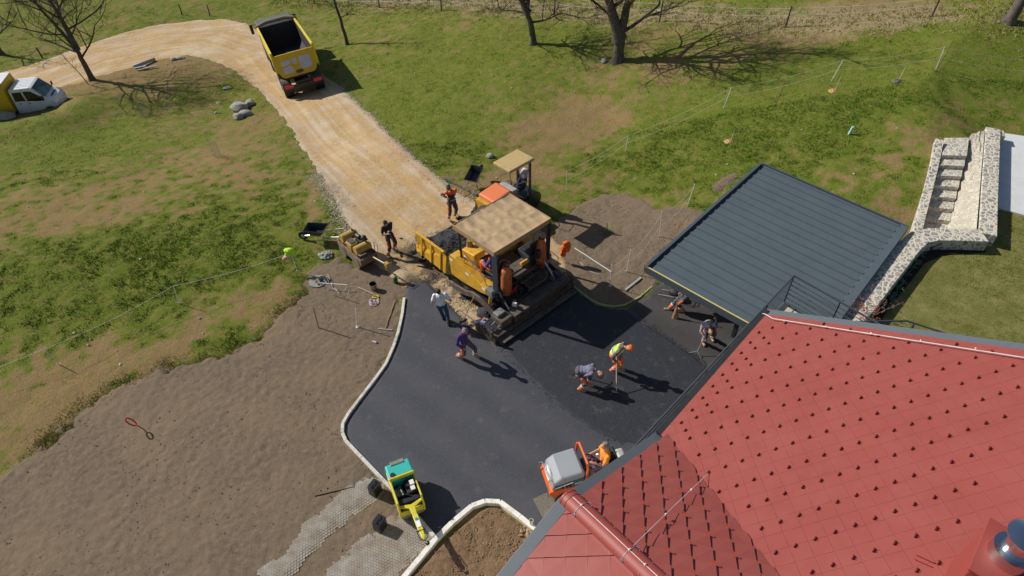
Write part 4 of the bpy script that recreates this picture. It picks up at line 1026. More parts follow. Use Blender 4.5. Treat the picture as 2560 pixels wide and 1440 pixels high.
# ---------------------------------------------------------------- raised terrace with railing beyond the eave
m_rail = mat('grey_railing_paint', (0.085, 0.095, 0.112), 0.4, 0.4, var=0.08)
m_tile = mat('beige_terrace_tile', (0.52, 0.43, 0.32), 0.7, var=0.1)
ZRL = 4.25
k0 = W(1985, 689, ZRL); kA = W(1562, 1143, ZRL); kB = W(2190, 806, ZRL)
tr = thing('terrace', 'raised terrace floor between the house eave and the carport roof', 'terrace', (k0.x, k0.y, 0)); to = Vector(tr.location)
d1 = (kA - k0); d1.z = 0; L1 = d1.length; d1.normalize(); d2 = (kB - k0); d2.z = 0; L2 = d2.length; d2.normalize()
ins = (d1 + d2).normalized() * 0.06
fl_ = [ins, ins + d1 * (L1 - .1), ins + d1 * (L1 - .1) + d2 * 0.75, ins + d2 * 0.75 + d1 * 1.2, ins + d2 * 2.0 + d1 * 1.6, ins + d2 * 2.0]
mb = MB(); mb.prism([(p.x, p.y) for p in fl_], 2.98, 3.22); mb.build('floor_slab', mat('shade_dark_slab', (0.035, 0.038, 0.042), 0.8), tr, smooth=0)  # slab colour darkened to paint the shade between eave and railing
for i in range(6):
    for j in range(3):
        a_ = ins + d1 * (.12 + i * .42) + d2 * (.12 + j * .42)
        if i < 3 or j < 1:
            mb = MB(); mb.prism([(p.x, p.y) for p in (a_, a_ + d1 * .40, a_ + d1 * .40 + d2 * .40, a_ + d2 * .40)], 3.224, 3.24); mb.build('floor_tile', m_tile, tr, smooth=0)
rl = thing('terrace_railing', 'grey steel railing with five parallel bars round the raised terrace', 'railing', (k0.x, k0.y, 3.22)); ro = Vector(rl.location)
for k in range(6):
    z = ZRL - 3.22 - k * 0.17 - (0.02 if k else 0); r_ = 0.030 if k == 0 else 0.014; mb = MB()
    mb.tube([Vector((0, 0, z)) + d1 * (L1 + .3), Vector((0, 0, z)), Vector((0, 0, z)) + d2 * (L2 + .4)], r_, 8); mb.build('top_rail' if k == 0 else 'rail_bar', m_rail, rl, smooth=50)
for p in [d1 * t for t in (0.02, 1.6, 3.2, 4.8, L1)] + [d2 * t for t in (1.45, L2)]:
    mb = MB(); mb.bx(p.x - .02, p.y - .02, 0 if p.length < .1 or p.dot(d1) > .3 else -0.1, p.x + .02, p.y + .02, ZRL - 3.22); mb.build('rail_post', m_rail, rl, smooth=0)
hr = thing('handrail', 'dark bent steel handrail at the lawn edge beside the red roof', 'handrail', tuple(W(2266, 812, 2.1))); ho = Vector(hr.location)
zt = 3.35
mb = MB(); mb.tube([W(2110, 806, zt) - ho, W(2190, 803, zt) - ho, W(2267, 802, zt) - ho, W(2360, 832, zt) - ho, W(2470, 868, zt) - ho], .028, 8); mb.build('top_rail', m_rail, hr)
mb = MB(); mb.tube([W(2190, 818, zt - .35) - ho, W(2255, 818, zt - .35) - ho, W(2300, 828, zt - .35) - ho, W(2400, 860, zt - .35) - ho], .012, 6); mb.build('rail_bar', m_rail, hr)
for q_ in ((2285, 810),):
    p = W(*q_, zt) - ho; mb = MB(); mb.bx(p.x - .025, p.y - .025, 0, p.x + .025, p.y + .025, p.z - .02); mb.build('rail_post', m_rail, hr, smooth=0)
# ---------------------------------------------------------------- machines
m_yel = mat('paver_yellow_paint', (0.66, 0.36, 0.025), 0.45, var=0.08, scale=3, dirt=(0.36, 0.20, 0.05), dirt_amt=0.28, dscale=5)
m_ygrime = mat('grimy_yellow_paint', (0.42, 0.27, 0.07), 0.6, var=0.2, scale=5, dirt=(0.14, 0.09, 0.05), dirt_amt=0.5, dscale=6)
m_tan = mat('tan_canopy_sheet', (0.46, 0.325, 0.175), 0.7, var=0.08, scale=1.6, dirt=(0.33, 0.225, 0.13), dirt_amt=0.4, dscale=2.2)
m_tanr = mat('tan_canopy_edge', (0.36, 0.23, 0.12), 0.6, var=0.12, scale=5)
m_steel = mat('dark_worn_steel', (0.075, 0.066, 0.058), 0.6, 0.4, var=0.35, scale=7, dirt=(0.16, 0.13, 0.10), dirt_amt=0.4, dscale=5)
m_plate = mat('walkway_plate', (0.15, 0.12, 0.095), 0.7, 0.2, var=0.2, scale=9, dirt=(0.07, 0.06, 0.05), dirt_amt=0.45, dscale=4)
m_black = mat('black_rubber', (0.018, 0.018, 0.020), 0.65, var=0.3, scale=9)
m_blackp = mat('black_paint', (0.022, 0.023, 0.027), 0.4, var=0.2)
m_grey = mat('grey_paint', (0.16, 0.18, 0.20), 0.5, var=0.1)
m_silver = mat('bright_steel_tube', (0.5, 0.5, 0.52), 0.3, 0.8)
m_cyl = mat('orange_gas_bottle', (0.60, 0.155, 0.04), 0.5, var=0.12, scale=4, dirt=(0.30, 0.10, 0.05), dirt_amt=0.4, dscale=7)
m_redp = mat('red_paint', (0.50, 0.03, 0.03), 0.45)
m_orange = mat('orange_paint', (0.72, 0.14, 0.02), 0.42, var=0.06, scale=3)
m_white = mat('white_paint', (0.74, 0.75, 0.77), 0.35, var=0.03)
m_sticker = mat('white_sticker', (0.75, 0.73, 0.70), 0.5, var=0.04)
m_wood = mat('wooden_handle', (0.34, 0.19, 0.09), 0.7, var=0.25, scale=20)
m_ink = mat('dark_lettering', (0.05, 0.035, 0.02), 0.6)
m_agg = mat('black_asphalt_heap', (0.03, 0.031, 0.036), 0.8, var=0.7, scale=45, bump=1.0, bscale=50)

def text_obj(s, size, mt, parent, M, name='lettering', align='CENTER'):
    c = bpy.data.curves.new(name, 'FONT'); c.body = s; c.size = size; c.extrude = 0.002; c.align_x = align; c.align_y = 'CENTER'
    o = bpy.data.objects.new(name, c); C.objects.link(o)
    bpy.context.view_layer.update()
    me = bpy.data.meshes.new_from_object(o.evaluated_get(bpy.context.evaluated_depsgraph_get())); bpy.data.objects.remove(o)
    me.materials.clear(); me.materials.append(mt); o = bpy.data.objects.new(name, me); C.objects.link(o)
    o.parent = parent; o.matrix_local = M; return o
def basis(loc, ex, ey):
    ex = Vector(ex).normalized(); ey = Vector(ey); ey = (ey - ex * ey.dot(ex)).normalized(); ez = ex.cross(ey)
    M = Matrix((ex, ey, ez)).transposed().to_4x4(); M.translation = Vector(loc); return M
def heap(mb, c, rx, ry, h, n=26, seed=1):
    o = len(mb.v); vs = []; k = 8
    for i in range(k + 1):
        f = i / k
        for j in range(n):
            a = 2 * math.pi * j / n
            rr = f * (1 + 0.22 * (float(vnoise(math.cos(a) * 2 + 5, math.sin(a) * 2 + seed * 3.1)) - .5) * 2)
            z = h * (1 - f ** 1.4) * (1 + 0.35 * (float(vnoise(c[0] * 3 + rr * math.cos(a) * 4, rr * math.sin(a) * 4 + seed)) - .5)) - 0.02 * (i == k)
            vs.append((c[0] + rx * rr * math.cos(a), c[1] + ry * rr * math.sin(a), c[2] + z + random.uniform(-.012, .012) * (i < k)))
    fs = [(i * n + j, i * n + (j + 1) % n, (i + 1) * n + (j + 1) % n, (i + 1) * n + j) for i in range(k) for j in range(n)]
    mb.add(vs, fs)

# ---- asphalt paver
PA = 134.0
pv0 = Vector((-0.35, 18.88, 0.03))
pav = thing('asphalt_paver', 'big yellow tracked asphalt paver with tan canopy, its hopper full of asphalt', 'paver', pv0, R(PA))
pR = Matrix.Rotation(-R(PA), 3, 'Z')
def pl(px, py, z): return pR @ (W(px, py, z) - Vector((pv0.x, pv0.y, 0))) - Vector((0, 0, pv0.z))
# canopy (slightly cambered, ribs underneath)
CX0, CX1, CY0, CY1, CZ = -1.05, 1.05, -1.36, 1.34, 2.93
mb = MB(); nx_, ny_ = 30, 48; vs = []
for i in range(nx_ + 1):
    for j in range(ny_ + 1):
        x = CX0 + (CX1 - CX0) * i / nx_; y = CY0 + (CY1 - CY0) * j / ny_
        rib = 0.032 * (abs(math.sin(math.pi * 6 * j / ny_)) * abs(math.sin(math.pi * 3 * i / nx_)) ** .5); dent = 0.04 * (float(vnoise(i * .45, j * .45, 5)) - .5)
        e = min(1, min(i, nx_ - i, j, ny_ - j) / 1.5)
        vs.append((x, y, CZ + 0.06 - (rib - dent) * e + 0.02 * math.cos(y)))
fs = [(i * (ny_ + 1) + j, i * (ny_ + 1) + j + 1, (i + 1) * (ny_ + 1) + j + 1, (i + 1) * (ny_ + 1) + j) for i in range(nx_) for j in range(ny_)]
mb.add(vs, fs); mb.build('canopy', m_tan, pav, smooth=50)
mb = MB()
for a, b in (((CX0, CY0), (CX1, CY0)), ((CX1, CY0), (CX1, CY1)), ((CX1, CY1), (CX0, CY1)), ((CX0, CY1), (CX0, CY0))):
    mb.beam((*a, CZ + 0.0), (*b, CZ + 0.0), 0.03, 0.19)
mb.build('canopy_rim', m_tanr, pav, smooth=0, bevel=0.012)
for (x, y, w_, d_, m_) in ((0.78, 1.28, .07, .07, m_blackp), (-1.0, 1.30, .10, .16, m_grey), (-1.0, -1.32, .14, .12, m_blackp), (0.78, -1.30, .07, .07, m_blackp)):
    mb = MB(); mb.beam((x - .02, y * .99, 1.15), (x, y, CZ - .06), w_, d_); mb.build('canopy_post', m_, pav, smooth=0, bevel=0.006)
# hopper wings: big yellow plates standing outward with dark ribs
for sgn in (1, -1):
    mb = MB(); yb, yt = 1.80 * sgn, 1.50 * sgn
    P0 = [Vector((1.35, yb * .9, .74)), Vector((3.05, yb * .9, .80)), Vector((3.16, yt * 1.0, 1.02)), Vector((3.12, yt * 1.03, 1.60)), Vector((3.02, yt * 1.03, 1.68)), Vector((1.45, yt * 1.03, 1.68)), Vector((1.30, yt * 1.03, 1.50))]
    off_ = Vector((0, -0.06 * sgn, 0))
    mb.add(P0 + [p + off_ for p in P0], [tuple(range(7)), tuple(range(13, 6, -1))] + [(i, (i + 1) % 7, 7 + (i + 1) % 7, 7 + i) for i in range(7)])
    wg = mb.build('hopper_wing', m_yel, pav, smooth=0, bevel=0.01)
    for x in (1.62, 2.15, 2.70):
        mb = MB(); mb.beam((x, yb * .91 + .01 * sgn, .80), (x, yt * 1.03 + 0.012 * sgn, 1.62), 0.09, 0.035, up=(0, 1, 0)); mb.build('wing_rib', m_yel, wg, smooth=0, bevel=0.006)
    mb = MB(); mb.beam((1.42, yt * 1.03 + .01 * sgn, 1.685), (3.05, yt * 1.03 + .01 * sgn, 1.685), .10, .05); mb.build('wing_edge', m_yel, wg, smooth=0, bevel=0.008)
    if sgn == 1:
        mb = MB(); mb.box((2.95, yt + .01, 1.2), (.02, .02, .02))
        dn = (Vector((0, yt, 1.52)) - Vector((0, yb * .91, .5)))
        text_obj('S55', 0.17, m_ink, wg, basis((3.02, 1.605, 1.40), (0, -.05, 1), (1, 0, 0)))
        text_obj('dimn', 0.17, m_ink, wg, basis((2.87, 1.622, 1.16), (0, -.05, 1), (1, 0, 0)))
    # folded rear flap of wing
    mb = MB(); mb.add([(1.36, yt, 1.52), (1.36, yb * .9, .74), (1.12, 1.2 * sgn, .7), (1.15, 1.42 * sgn, 1.58), (1.33, yt, 1.52), (1.33, yb * .9, .74), (1.09, 1.2 * sgn, .5), (1.12, 1.42 * sgn, 1.58)], [(0, 1, 2, 3), (7, 6, 5, 4), (0, 3, 7, 4), (1, 0, 4, 5), (2, 1, 5, 6), (3, 2, 6, 7)]); mb.build('wing_flap', m_ygrime, pav, smooth=0)
mb = MB(); mb.bx(1.2, -1.25, .30, 3.0, 1.25, .46); mb.build('hopper_floor', m_steel, pav, smooth=0)
mb = MB(); mb.add([(3.0, -1.45, .35), (3.0, 1.45, .35), (3.15, 1.5, .95), (3.15, -1.5, .95), (2.96, -1.45, .35), (2.96, 1.45, .35), (3.11, 1.5, .95), (3.11, -1.5, .95)], [(0, 1, 2, 3), (7, 6, 5, 4), (0, 4, 5, 1), (1, 5, 6, 2), (2, 6, 7, 3), (3, 7, 4, 0)]); mb.build('hopper_apron', m_black, pav, smooth=0)
mb = MB(); mb.cyl((3.3, -1.1, .42), (3.3, -.1, .42), .10); mb.cyl((3.3, .1, .42), (3.3, 1.1, .42), .10); mb.beam((2.95, 0, .42), (3.35, 0, .42), .2, .1); mb.build('push_roller', m_steel, pav)
# asphalt in the hopper: rough surface
mb = MB(); n1, n2_ = 46, 52; vs = []
for i in range(n1 + 1):
    for j in range(n2_ + 1):
        x = 1.12 + 2.5 * i / n1; y = -1.49 + 2.98 * j / n2_
        z = 1.24 + 0.26 * math.exp(-((x - 1.9) / .8) ** 2) + 0.22 * (abs(y) / 1.5) ** 3 - 0.30 * math.exp(-((x - 1.75) / .28) ** 2 - ((y + .05) / .34) ** 2) - 1.15 * sstep(2.65, 3.6, x) + 0.24 * (float(fbm(x * 3, y * 3, 6, 4)) - .5) + random.uniform(-.02, .02)
        vs.append((x, y, float(z)))
fs = [(i * (n2_ + 1) + j, i * (n2_ + 1) + j + 1, (i + 1) * (n2_ + 1) + j + 1, (i + 1) * (n2_ + 1) + j) for i in range(n1) for j in range(n2_)]
mb.add(vs, fs); o = mb.build('hopper_load', m_agg, pav, smooth=0); o['kind'] = 'stuff'
# chassis, engine cover, tractor sides
mb = MB(); mb.prism([(-1.0, .55), (1.15, .55), (1.15, 1.05), (-1.0, 1.05)], -1.05, 1.05, 'y'); mb.build('chassis', m_steel, pav, smooth=0, bevel=0.02)
mb = MB(); mb.prism([(1.15, 1.0), (1.15, 1.62), (0.98, 1.78), (.35, 1.86), (.22, 1.72), (.22, 1.0)], -1.30, 1.05, 'y'); mb.build('engine_cover', m_yel, pav, smooth=0, bevel=0.03)
mb = MB(); mb.bx(.45, -.15, 1.865, .85, .35, 1.90); mb.cyl((.95, .72, 1.75), (.95, .72, 2.05), .13, .10); mb.build('exhaust_cap', m_ygrime, pav, smooth=40)
for sgn in (1, -1):
    mb = MB(); y0, y1 = 1.10 * sgn, 1.50 * sgn
    mb.prism([(1.20, .78), (1.24, 1.55), (1.12, 1.72), (.85, 1.72), (-.45, 1.32), (-.98, 1.28), (-.80, 1.02), (-.45, .92), (.55, .78)], min(y0, y1), max(y0, y1), 'y')
    sd_ = mb.build('side_cover', m_yel, pav, smooth=0, bevel=0.02)
    for x, z in ((1.16, 1.50), (.3, 1.35), (-.55, 1.2)):
        mb = MB(); mb.box((x - .08, y1 + .004 * sgn, z), (.18, .006, .09)); mb.build('reflector', m_sticker, sd_, smooth=0)
    mb = MB(); mb.bx(-1.05, min(y1, 1.22 * sgn), 1.02, -.72, max(y1, 1.22 * sgn), 1.30); mb.build('corner_plate', m_grey, pav, smooth=0, bevel=0.01)
# crawler tracks
for sgn in (1, -1):
    mb = MB(); pts = []
    for k in range(40):
        t = k / 40 * 2 * math.pi; c_, s_ = math.cos(t), math.sin(t)
        pts.append((0.05 + (0.95 if c_ > 0 else -0.95) + .30 * c_, .33 + .30 * s_))
    y0 = 1.02 * sgn; y1 = 1.36 * sgn
    mb.prism(pts, min(y0, y1), max(y0, y1), 'y')
    trk = mb.build('crawler_track', m_black, pav, smooth=30)
    for x in (-.9, -.45, 0, .45, 1.0):
        mb = MB(); mb.cyl((x, y1 - .02 * sgn, .30), (x, y1 + .03 * sgn, .30), .18 if abs(x) < .6 else .24, n=18); mb.build('track_wheel', m_steel, trk)
# operator platform with floor, consoles, seats, rails
mb = MB(); mb.bx(-.80, -.60, 1.20, .24, 1.08, 1.26); mb.build('platform', m_plate, pav, smooth=0, bevel=0.006)
mb = MB(); mb.prism([(.30, 1.26), (.30, 1.62), (.10, 1.86), (-.02, 1.80), (.12, 1.26)], .38, 1.02, 'y'); mb.build('console', m_yel, pav, smooth=0, bevel=0.02)
mb = MB(); mb.box((.06, .72, 1.86), (.10, .5, .06), (0, .5, 0)); mb.cyl((.02, .62, 1.86), (-.04, .62, 1.98), .018); mb.build('instrument_panel', m_blackp, pav, smooth=0)
for y, nm_ in ((.86, 0), (-.90, 1)):
    sx_ = -.48
    mb = MB(); mb.box((sx_, y, 1.56), (.46, .46, .10)); mb.box((sx_ - .24, y, 1.80), (.09, .44, .46), (0, -.15, 0)); se = mb.build('seat', m_black, pav, smooth=0, bevel=0.03)
    mb = MB(); mb.cyl((sx_, y, 1.26), (sx_, y, 1.52), .06); mb.build('seat_base', m_steel, se)
mb = MB(); mb.prism([(-.75, 1.42), (-.15, 1.55), (-.12, 1.1), (-.75, .8)], -1.34, -.62, 'y'); mb.build('side_cabinet', mat('dark_blue_cover', (.035, .045, .065), .5), pav, smooth=0, bevel=.05)
mb = MB(); mb.box((-.72, -.42, 1.34), (.14, .36, .12), (0, .2, 0)); mb.build('rear_bracket', m_yel, pav, smooth=0, bevel=.02)
for a, b in (((.35, 1.32, 1.66), (-.62, 1.46, 1.95)),):
    for dz in (0, .0):
        pass
mb = MB(); mb.tube([(.55, 1.36, 1.58), (.45, 1.38, 1.98), (.35, 1.38, 2.0), (-.55, 1.38, 1.62), (-.65, 1.38, 1.30)], .018, 8); mb.build('grab_rail', m_silver, pav)
mb = MB(); mb.tube([(.30, 1.2, 1.48), (.25, 1.2, 1.80), (-.15, 1.2, 1.60), (-.25, 1.2, 1.28)], .016, 8); mb.build('grab_rail', m_silver, pav)
# stern: walkway grid, folding step, gas bottles and hose reel
mb = MB()
for k in range(9): mb.beam((-1.25 - .0, -.62 + k * .10, 1.10), (-1.62, -.62 + k * .10, 1.02), .03, .03)
mb.beam((-1.25, -.68, 1.1), (-1.25, .28, 1.1), .04, .05); mb.beam((-1.62, -.68, 1.02), (-1.62, .28, 1.02), .04, .05)
mb.build('step_grille', m_plate, pav, smooth=0)
mb = MB(); mb.bx(-1.10, -.60, 1.16, -.805, .32, 1.22); mb.build('tread_plate', m_plate, pav, smooth=0, bevel=.006)
mb = MB(); mb.bx(-1.55, -1.0, .40, -1.0, 1.0, .80); mb.build('auger_housing', m_black, pav, smooth=0, bevel=.02)
mb = MB(); ag = []
for k in range(90):
    t = k * .30; ag.append((-1.35 + .14 * math.cos(t), -1.9 + k * 3.8 / 90, .30 + .14 * math.sin(t)))
mb.tube(ag, .022, 5); mb.cyl((-1.35, -1.95, .30), (-1.35, 1.95, .30), .045); mb.build('auger', m_steel, pav)
def gas_bottle(label, loc, group='gas bottles on the paver'):
    t = thing('gas_bottle', label, 'gas bottle', loc, 0, group); t.scale = (1.12, 1.12, 1.08)
    mb = MB(); mb.lathe([(.13, 0), (.165, .02), (.18, .08), (.18, .82), (.165, .96), (.12, 1.06), (.06, 1.12), (.035, 1.16)], n=28); mb.build('body', m_cyl, t, smooth=50)
    mb = MB(); mb.lathe([(.185, .40), (.185, .43), (.181, .43), (.181, .40)], n=28); mb.build('weld_ring', m_cyl, t)
    mb = MB(); mb.lathe([(.105, 1.08), (.105, 1.20), (.098, 1.20), (.098, 1.09)], n=20); mb.build('collar', m_redp if 0 else m_cyl, t)
    mb = MB(); mb.cyl((0, 0, 1.12), (0, 0, 1.26), .025); mb.cyl((0, 0, 1.2), (.07, 0, 1.22), .014); mb.build('valve', m_silver, t)
    mb = MB(); mb.tube([(.07, 0, 1.22), (.10, .02, 1.34), (0, .08, 1.38), (-.15, .14, 1.30), (-.24, .2, 1.05), (-.25, .22, .6)], .012, 6); mb.build('hose', m_ygrime, t)
    return t
gz = 0.84
g1 = W(1266, 733, gz); g2 = W(1351, 664, gz + .05)
mb = MB()
q1 = pR @ (g1 - Vector((pv0.x, pv0.y, pv0.z))); q2 = pR @ (g2 - Vector((pv0.x, pv0.y, pv0.z)))
mb.bx(q1.x - .24, q1.y - .24, q1.z - .10, q1.x + .24, q1.y + .24, q1.z - .03); mb.build('bottle_tray', m_steel, pav, smooth=0, bevel=.01)
mb = MB(); mb.bx(q2.x - .24, q2.y - .24, q2.z - .10, q2.x + .24, q2.y + .24, q2.z - .03); mb.build('bottle_tray', m_steel, pav, smooth=0, bevel=.01)
gas_bottle('orange gas bottle nearest the camera, standing on the left rear of the paver', g1)
gas_bottle('rusty orange gas bottle beside the black rear canopy post of the paver', g2)
rw_ = pR @ (W(1288, 724, 1.0) - Vector((pv0.x, pv0.y, pv0.z))); mb = MB()
MX = Euler((0, R(70), R(10))).to_matrix()
mb.tube([Vector(rw_) + MX @ Vector((.19 * math.cos(R(a)), .19 * math.sin(R(a)), 0)) for a in range(0, 360, 18)], .018, 6, closed=True)
for a in range(0, 360, 60): mb.cyl(rw_, Vector(rw_) + MX @ Vector((.155 * math.cos(R(a)), .155 * math.sin(R(a)), 0)), .009, n=5)
mb.ell(rw_, .03, n=8, k=5); mb.build('hose_reel', m_redp, pav)
mb = MB()
for k in range(7):
    a0 = Vector((-1.0, 1.2 - .02 * k, 1.5 - .1 * k)); mb.tube([a0, a0 + Vector((-.25, .02 * k, -.2)), a0 + Vector((-.4, .05 * k, -.7)), Vector((-1.6, 1.1 + .04 * k, .45))], .014, 5)
mb.build('hydraulic_hoses', m_black, pav, smooth=50)['kind'] = 'stuff'
mb = MB(); mb.tube([(-1.2, .1, 1.25), (-1.4, -.05, 1.2), (-1.62, -.1, .95), (-1.8, .05, .75), (-1.75, .2, .62)], .02, 6); mb.build('gas_hose', m_black, pav)
# screed arms: tan grey beams with a kink
for sgn in (1, -1):
    arm = [(1.15, .42), (.2, .55), (-.15, .72), (-.55, .74), (-1.1, .55), (-1.55, .42)]
    poly = [(x, z + .10) for x, z in arm] + [(x, z - .12) for x, z in reversed(arm)]
    mb = MB(); y0, y1 = 1.58 * sgn, 1.66 * sgn; mb.prism(poly, min(y0, y1), max(y0, y1), 'y'); mb.build('screed_arm', m_plate, pav, smooth=0, bevel=.006)
    mb = MB(); mb.cyl((-.85, 1.45 * sgn, .5), (-.95, 1.45 * sgn, 1.2), .05); mb.cyl((-.95, 1.45 * sgn, 1.0), (-1.0, 1.45 * sgn, 1.35), .025); mb.build('lift_ram', m_yel, pav)
# screed unit
yL, yR = 2.26, -1.68
mb = MB(); mb.bx(-2.02, yR, .06, -1.62, yL, .30); mb.build('screed_plate', m_steel, pav, smooth=0, bevel=.01)
mb = MB(); mb.bx(-1.98, -1.15, .30, -1.52, 1.25, .66); mb.build('screed_body', m_steel, pav, smooth=0, bevel=.02)
for y0, y1 in ((-1.13, -.55), (-.53, .05), (.07, .65), (.67, 1.23)):
    mb = MB(); mb.bx(-1.99, y0, .664, -1.50, y1, .69); mb.build('walkway', m_plate, pav, smooth=0, bevel=.004)
for y0, y1 in ((1.28, 1.80), (-1.60, -1.18)):
    mb = MB(); mb.bx(-1.86, y0, .30, -1.30, y1, .64); eb = mb.build('extension_box', m_plate, pav, smooth=0, bevel=.02)
    mb = MB(); mb.bx(-1.62, y0 + .10, .644, -1.34, y1 - .06, .76); mb.build('motor_cover', mat('grey_cover', (.20, .20, .19), .5) if y0 > 0 else mat('dark_blue_cover', (.035, .045, .065), .5), pav, smooth=0, bevel=.03)
mb = MB(); mb.beam((-2.16, yR + .05, .14), (-2.16, yL - .1, .14), .24, .05); mb.build('foot_board', m_plate, pav, smooth=0, bevel=.004)
for sgn, y in ((1, yL), (-1, yR)):
    mb = MB(); mb.bx(-2.05, y - .03, .05, -1.02, y + .03, .34); mb.bx(-1.95, y + .02 * sgn, .34, -1.85, y + .1 * sgn, .62); mb.build('end_gate', m_steel, pav, smooth=0, bevel=.008)
    mb = MB(); mb.tube([(-1.5, y - .25 * sgn, .35), (-1.5, y - .95 * sgn, .52)], .035, 10); mb.tube([(-1.75, y - .18 * sgn, .35), (-1.75, y - .5 * sgn, .42)], .03, 8); mb.build('guide_tube', m_silver, pav)
    c0 = Vector((-1.38, y - .10 * sgn, .62)); mb = MB(); mb.box(c0, (.20, .26, .10), (.1, .15, .3)); mb.cyl((c0.x, c0.y, .3), c0, .02); bxo = mb.build('control_box', mat('blue_grey_panel', (.16, .20, .30), .4), pav, smooth=0, bevel=.01)
    mb = MB(); mb.cyl(c0 + Vector((.02, 0, .05)), c0 + Vector((.02, 0, .13)), .055, .045, 14); mb.build('beacon', m_orange, bxo)
mb = MB(); mb.tube([(-1.15, yL - .05, .35), (-.35, yL + .12, .55)], .018, 6); mb.build('grade_ski', m_silver, pav)
mb = MB()
for k in range(5): mb.box((-1.2 - .17 * k, yL + .02, .40 + .05 * (k % 2)), (.10, .05, .16))
mb.build('chain_links', m_steel, pav, smooth=0)['kind'] = 'stuff'
# augered asphalt in front of the screed
for (px, py), rx, ry, h, lb in (((1218, 785), .42, .34, .30, 'loose black asphalt heap in front of the near end of the screed'), ((1165, 745), .30, .18, .08, 'small scatter of asphalt on yellow gravel beside the paver track'),
                                ((1030, 634), .25, .16, .10, 'small black asphalt pile below the hopper wing'), ((1055, 655), .20, .12, .08, 'black asphalt spill right of the small pile under the hopper wing'),
                                ((1160, 548), .35, .22, .10, 'small asphalt spill by the far hopper wing'), ((1003, 598), .10, .08, .04, 'tiny asphalt lump near the young worker with the shovel')):
    g_ = G(px, py); mb = MB(); heap(mb, (0, 0, .02), rx, ry, h, seed=px % 7); o = mb.build('asphalt_heap', m_agg, smooth=0, loc=tuple(g_)); tag(o, lb, 'asphalt heap')

def drum(mb, c, r, w_, n=36, ax='y'):
    c = Vector(c); mb.cyl(c - Vector((0, w_ / 2, 0)), c + Vector((0, w_ / 2, 0)), r, n=n)

# assorted rear clutter of the paver
for k, (c_, s_, rz_, m_, nm_) in enumerate((((-1.30, .42, .93), (.26, .20, .22), .1, m_blackp, 'junction_box'), ((-1.33, -.78, .95), (.30, .22, .26), .3, m_steel, 'junction_box'), ((-1.12, 1.30, 1.02), (.16, .10, .30), 0, m_blackp, 'valve_block'),
        ((-.95, -.95, 1.62), (.12, .30, .34), .2, m_blackp, 'control_screen'), ((-1.62, .95, .78), (.16, .12, .12), .5, m_sticker, 'heater_box'), ((-1.60, -.95, .78), (.16, .12, .14), .2, m_steel, 'heater_box'))):
    mb = MB(); mb.box(c_, s_, (0, .1, rz_)); mb.build(nm_, m_, pav, smooth=0, bevel=.012)
rnd = random.Random(33)
for k in range(9):
    y = -1.0 + .24 * k; a0 = Vector((-.95, y, 1.0 + rnd.uniform(-.1, .15))); mb = MB(); mb.tube([a0, a0 + Vector((-.2, rnd.uniform(-.1, .1), .12)), a0 + Vector((-.42, rnd.uniform(-.25, .25), -.10)), Vector((-1.58, y + rnd.uniform(-.3, .3), .72))], rnd.uniform(.010, .02), 5); mb.build('hydraulic_hose', m_black if k % 3 else m_steel, pav)
for y in (1.18, -1.12):
    mb = MB(); mb.cyl((-1.05, y, 1.15), (-1.62, y, .62), .035); mb.cyl((-1.5, y, .72), (-1.75, y, .5), .018); mb.build('ram', m_silver, pav)
mb = MB(); mb.tube([(-1.0, -1.32, 1.1), (-1.45, -1.36, .95), (-1.50, -1.36, 1.5), (-1.05, -1.32, 1.6)], .016, 6); mb.build('grab_rail', m_silver, pav)
mb = MB(); mb.tube([(-1.25, 1.95, .4), (-1.15, 1.6, 1.05), (-1.02, 1.35, 1.2)], .012, 5); mb.build('cable', m_black, pav)
t = thing('rake', 'long brown-handled rake leaning against the near end of the paver screed', 'rake', tuple(W(1158, 800, .25)), 0, 'rakes'); mb = MB(); rk = Vector(t.location); mb.tube([Vector((0, 0, 0)), W(1188, 735, .85) - rk], .014, 6); mb.build('handle', m_wood, t); mb = MB(); mb.box((0, 0, -.05), (.30, .04, .10), (0, 0, .6)); mb.build('head', m_steel, t, smooth=0)
# ---- orange tandem roller behind the paver (forward -> hood side up-left to lower-left)
o0 = W(1275, 500, 1.3); o0.z = Th(o0.x, o0.y) + .01
rA = 229.0
ro_ = thing('tandem_roller', 'orange tandem roller under a yellow canopy, parked behind the paver', 'roller', W(1303, 545, 0).to_tuple(), 0)
cxy = W(1289, 404, 2.75); ro_.location = (-.02, 23.5, 0.02); ro_.rotation_euler = (0, 0, R(225))
rR = Matrix.Rotation(-R(225), 3, 'Z')
m_hood = mat('coral_orange_hood', (0.74, 0.20, 0.075), 0.5, var=0.05, scale=2)
# canopy measured: along x 1.35 , across 0.9 -> long side is across travel? (axis 44deg long) keep long side along x
mb = MB(); mb.bx(-.56, -.22, 2.62, .82, .72, 2.75); mb.build('canopy', mat('yellow_tan_canopy', (0.52, 0.38, 0.16), .6, var=.1, scale=3, dirt=(.36, .27, .16), dirt_amt=.3), ro_, smooth=0, bevel=.03)
for x, y in ((-.46, .58), (-.46, -.12)):
    mb = MB(); mb.beam((x - .04, y, .9), (x, y, 2.62), .07, .09); mb.build('canopy_post', m_blackp, ro_, smooth=0)
mb = MB(); mb.prism([(.30, .75), (1.42, .75), (1.50, 1.05), (1.42, 1.45), (.50, 1.54), (.30, 1.4)], -.46, .44, 'y'); mb.build('hood', m_hood, ro_, smooth=0, bevel=.06, seg=3)
mb = MB(); mb.prism([(1.46, .55), (1.80, .60), (1.83, .85), (1.57, 1.26), (1.46, 1.24)], -.42, .42, 'y'); gr_ = mb.build('grille', mat('light_grey_grille', (.38, .39, .41), .5), ro_, smooth=0, bevel=.02)
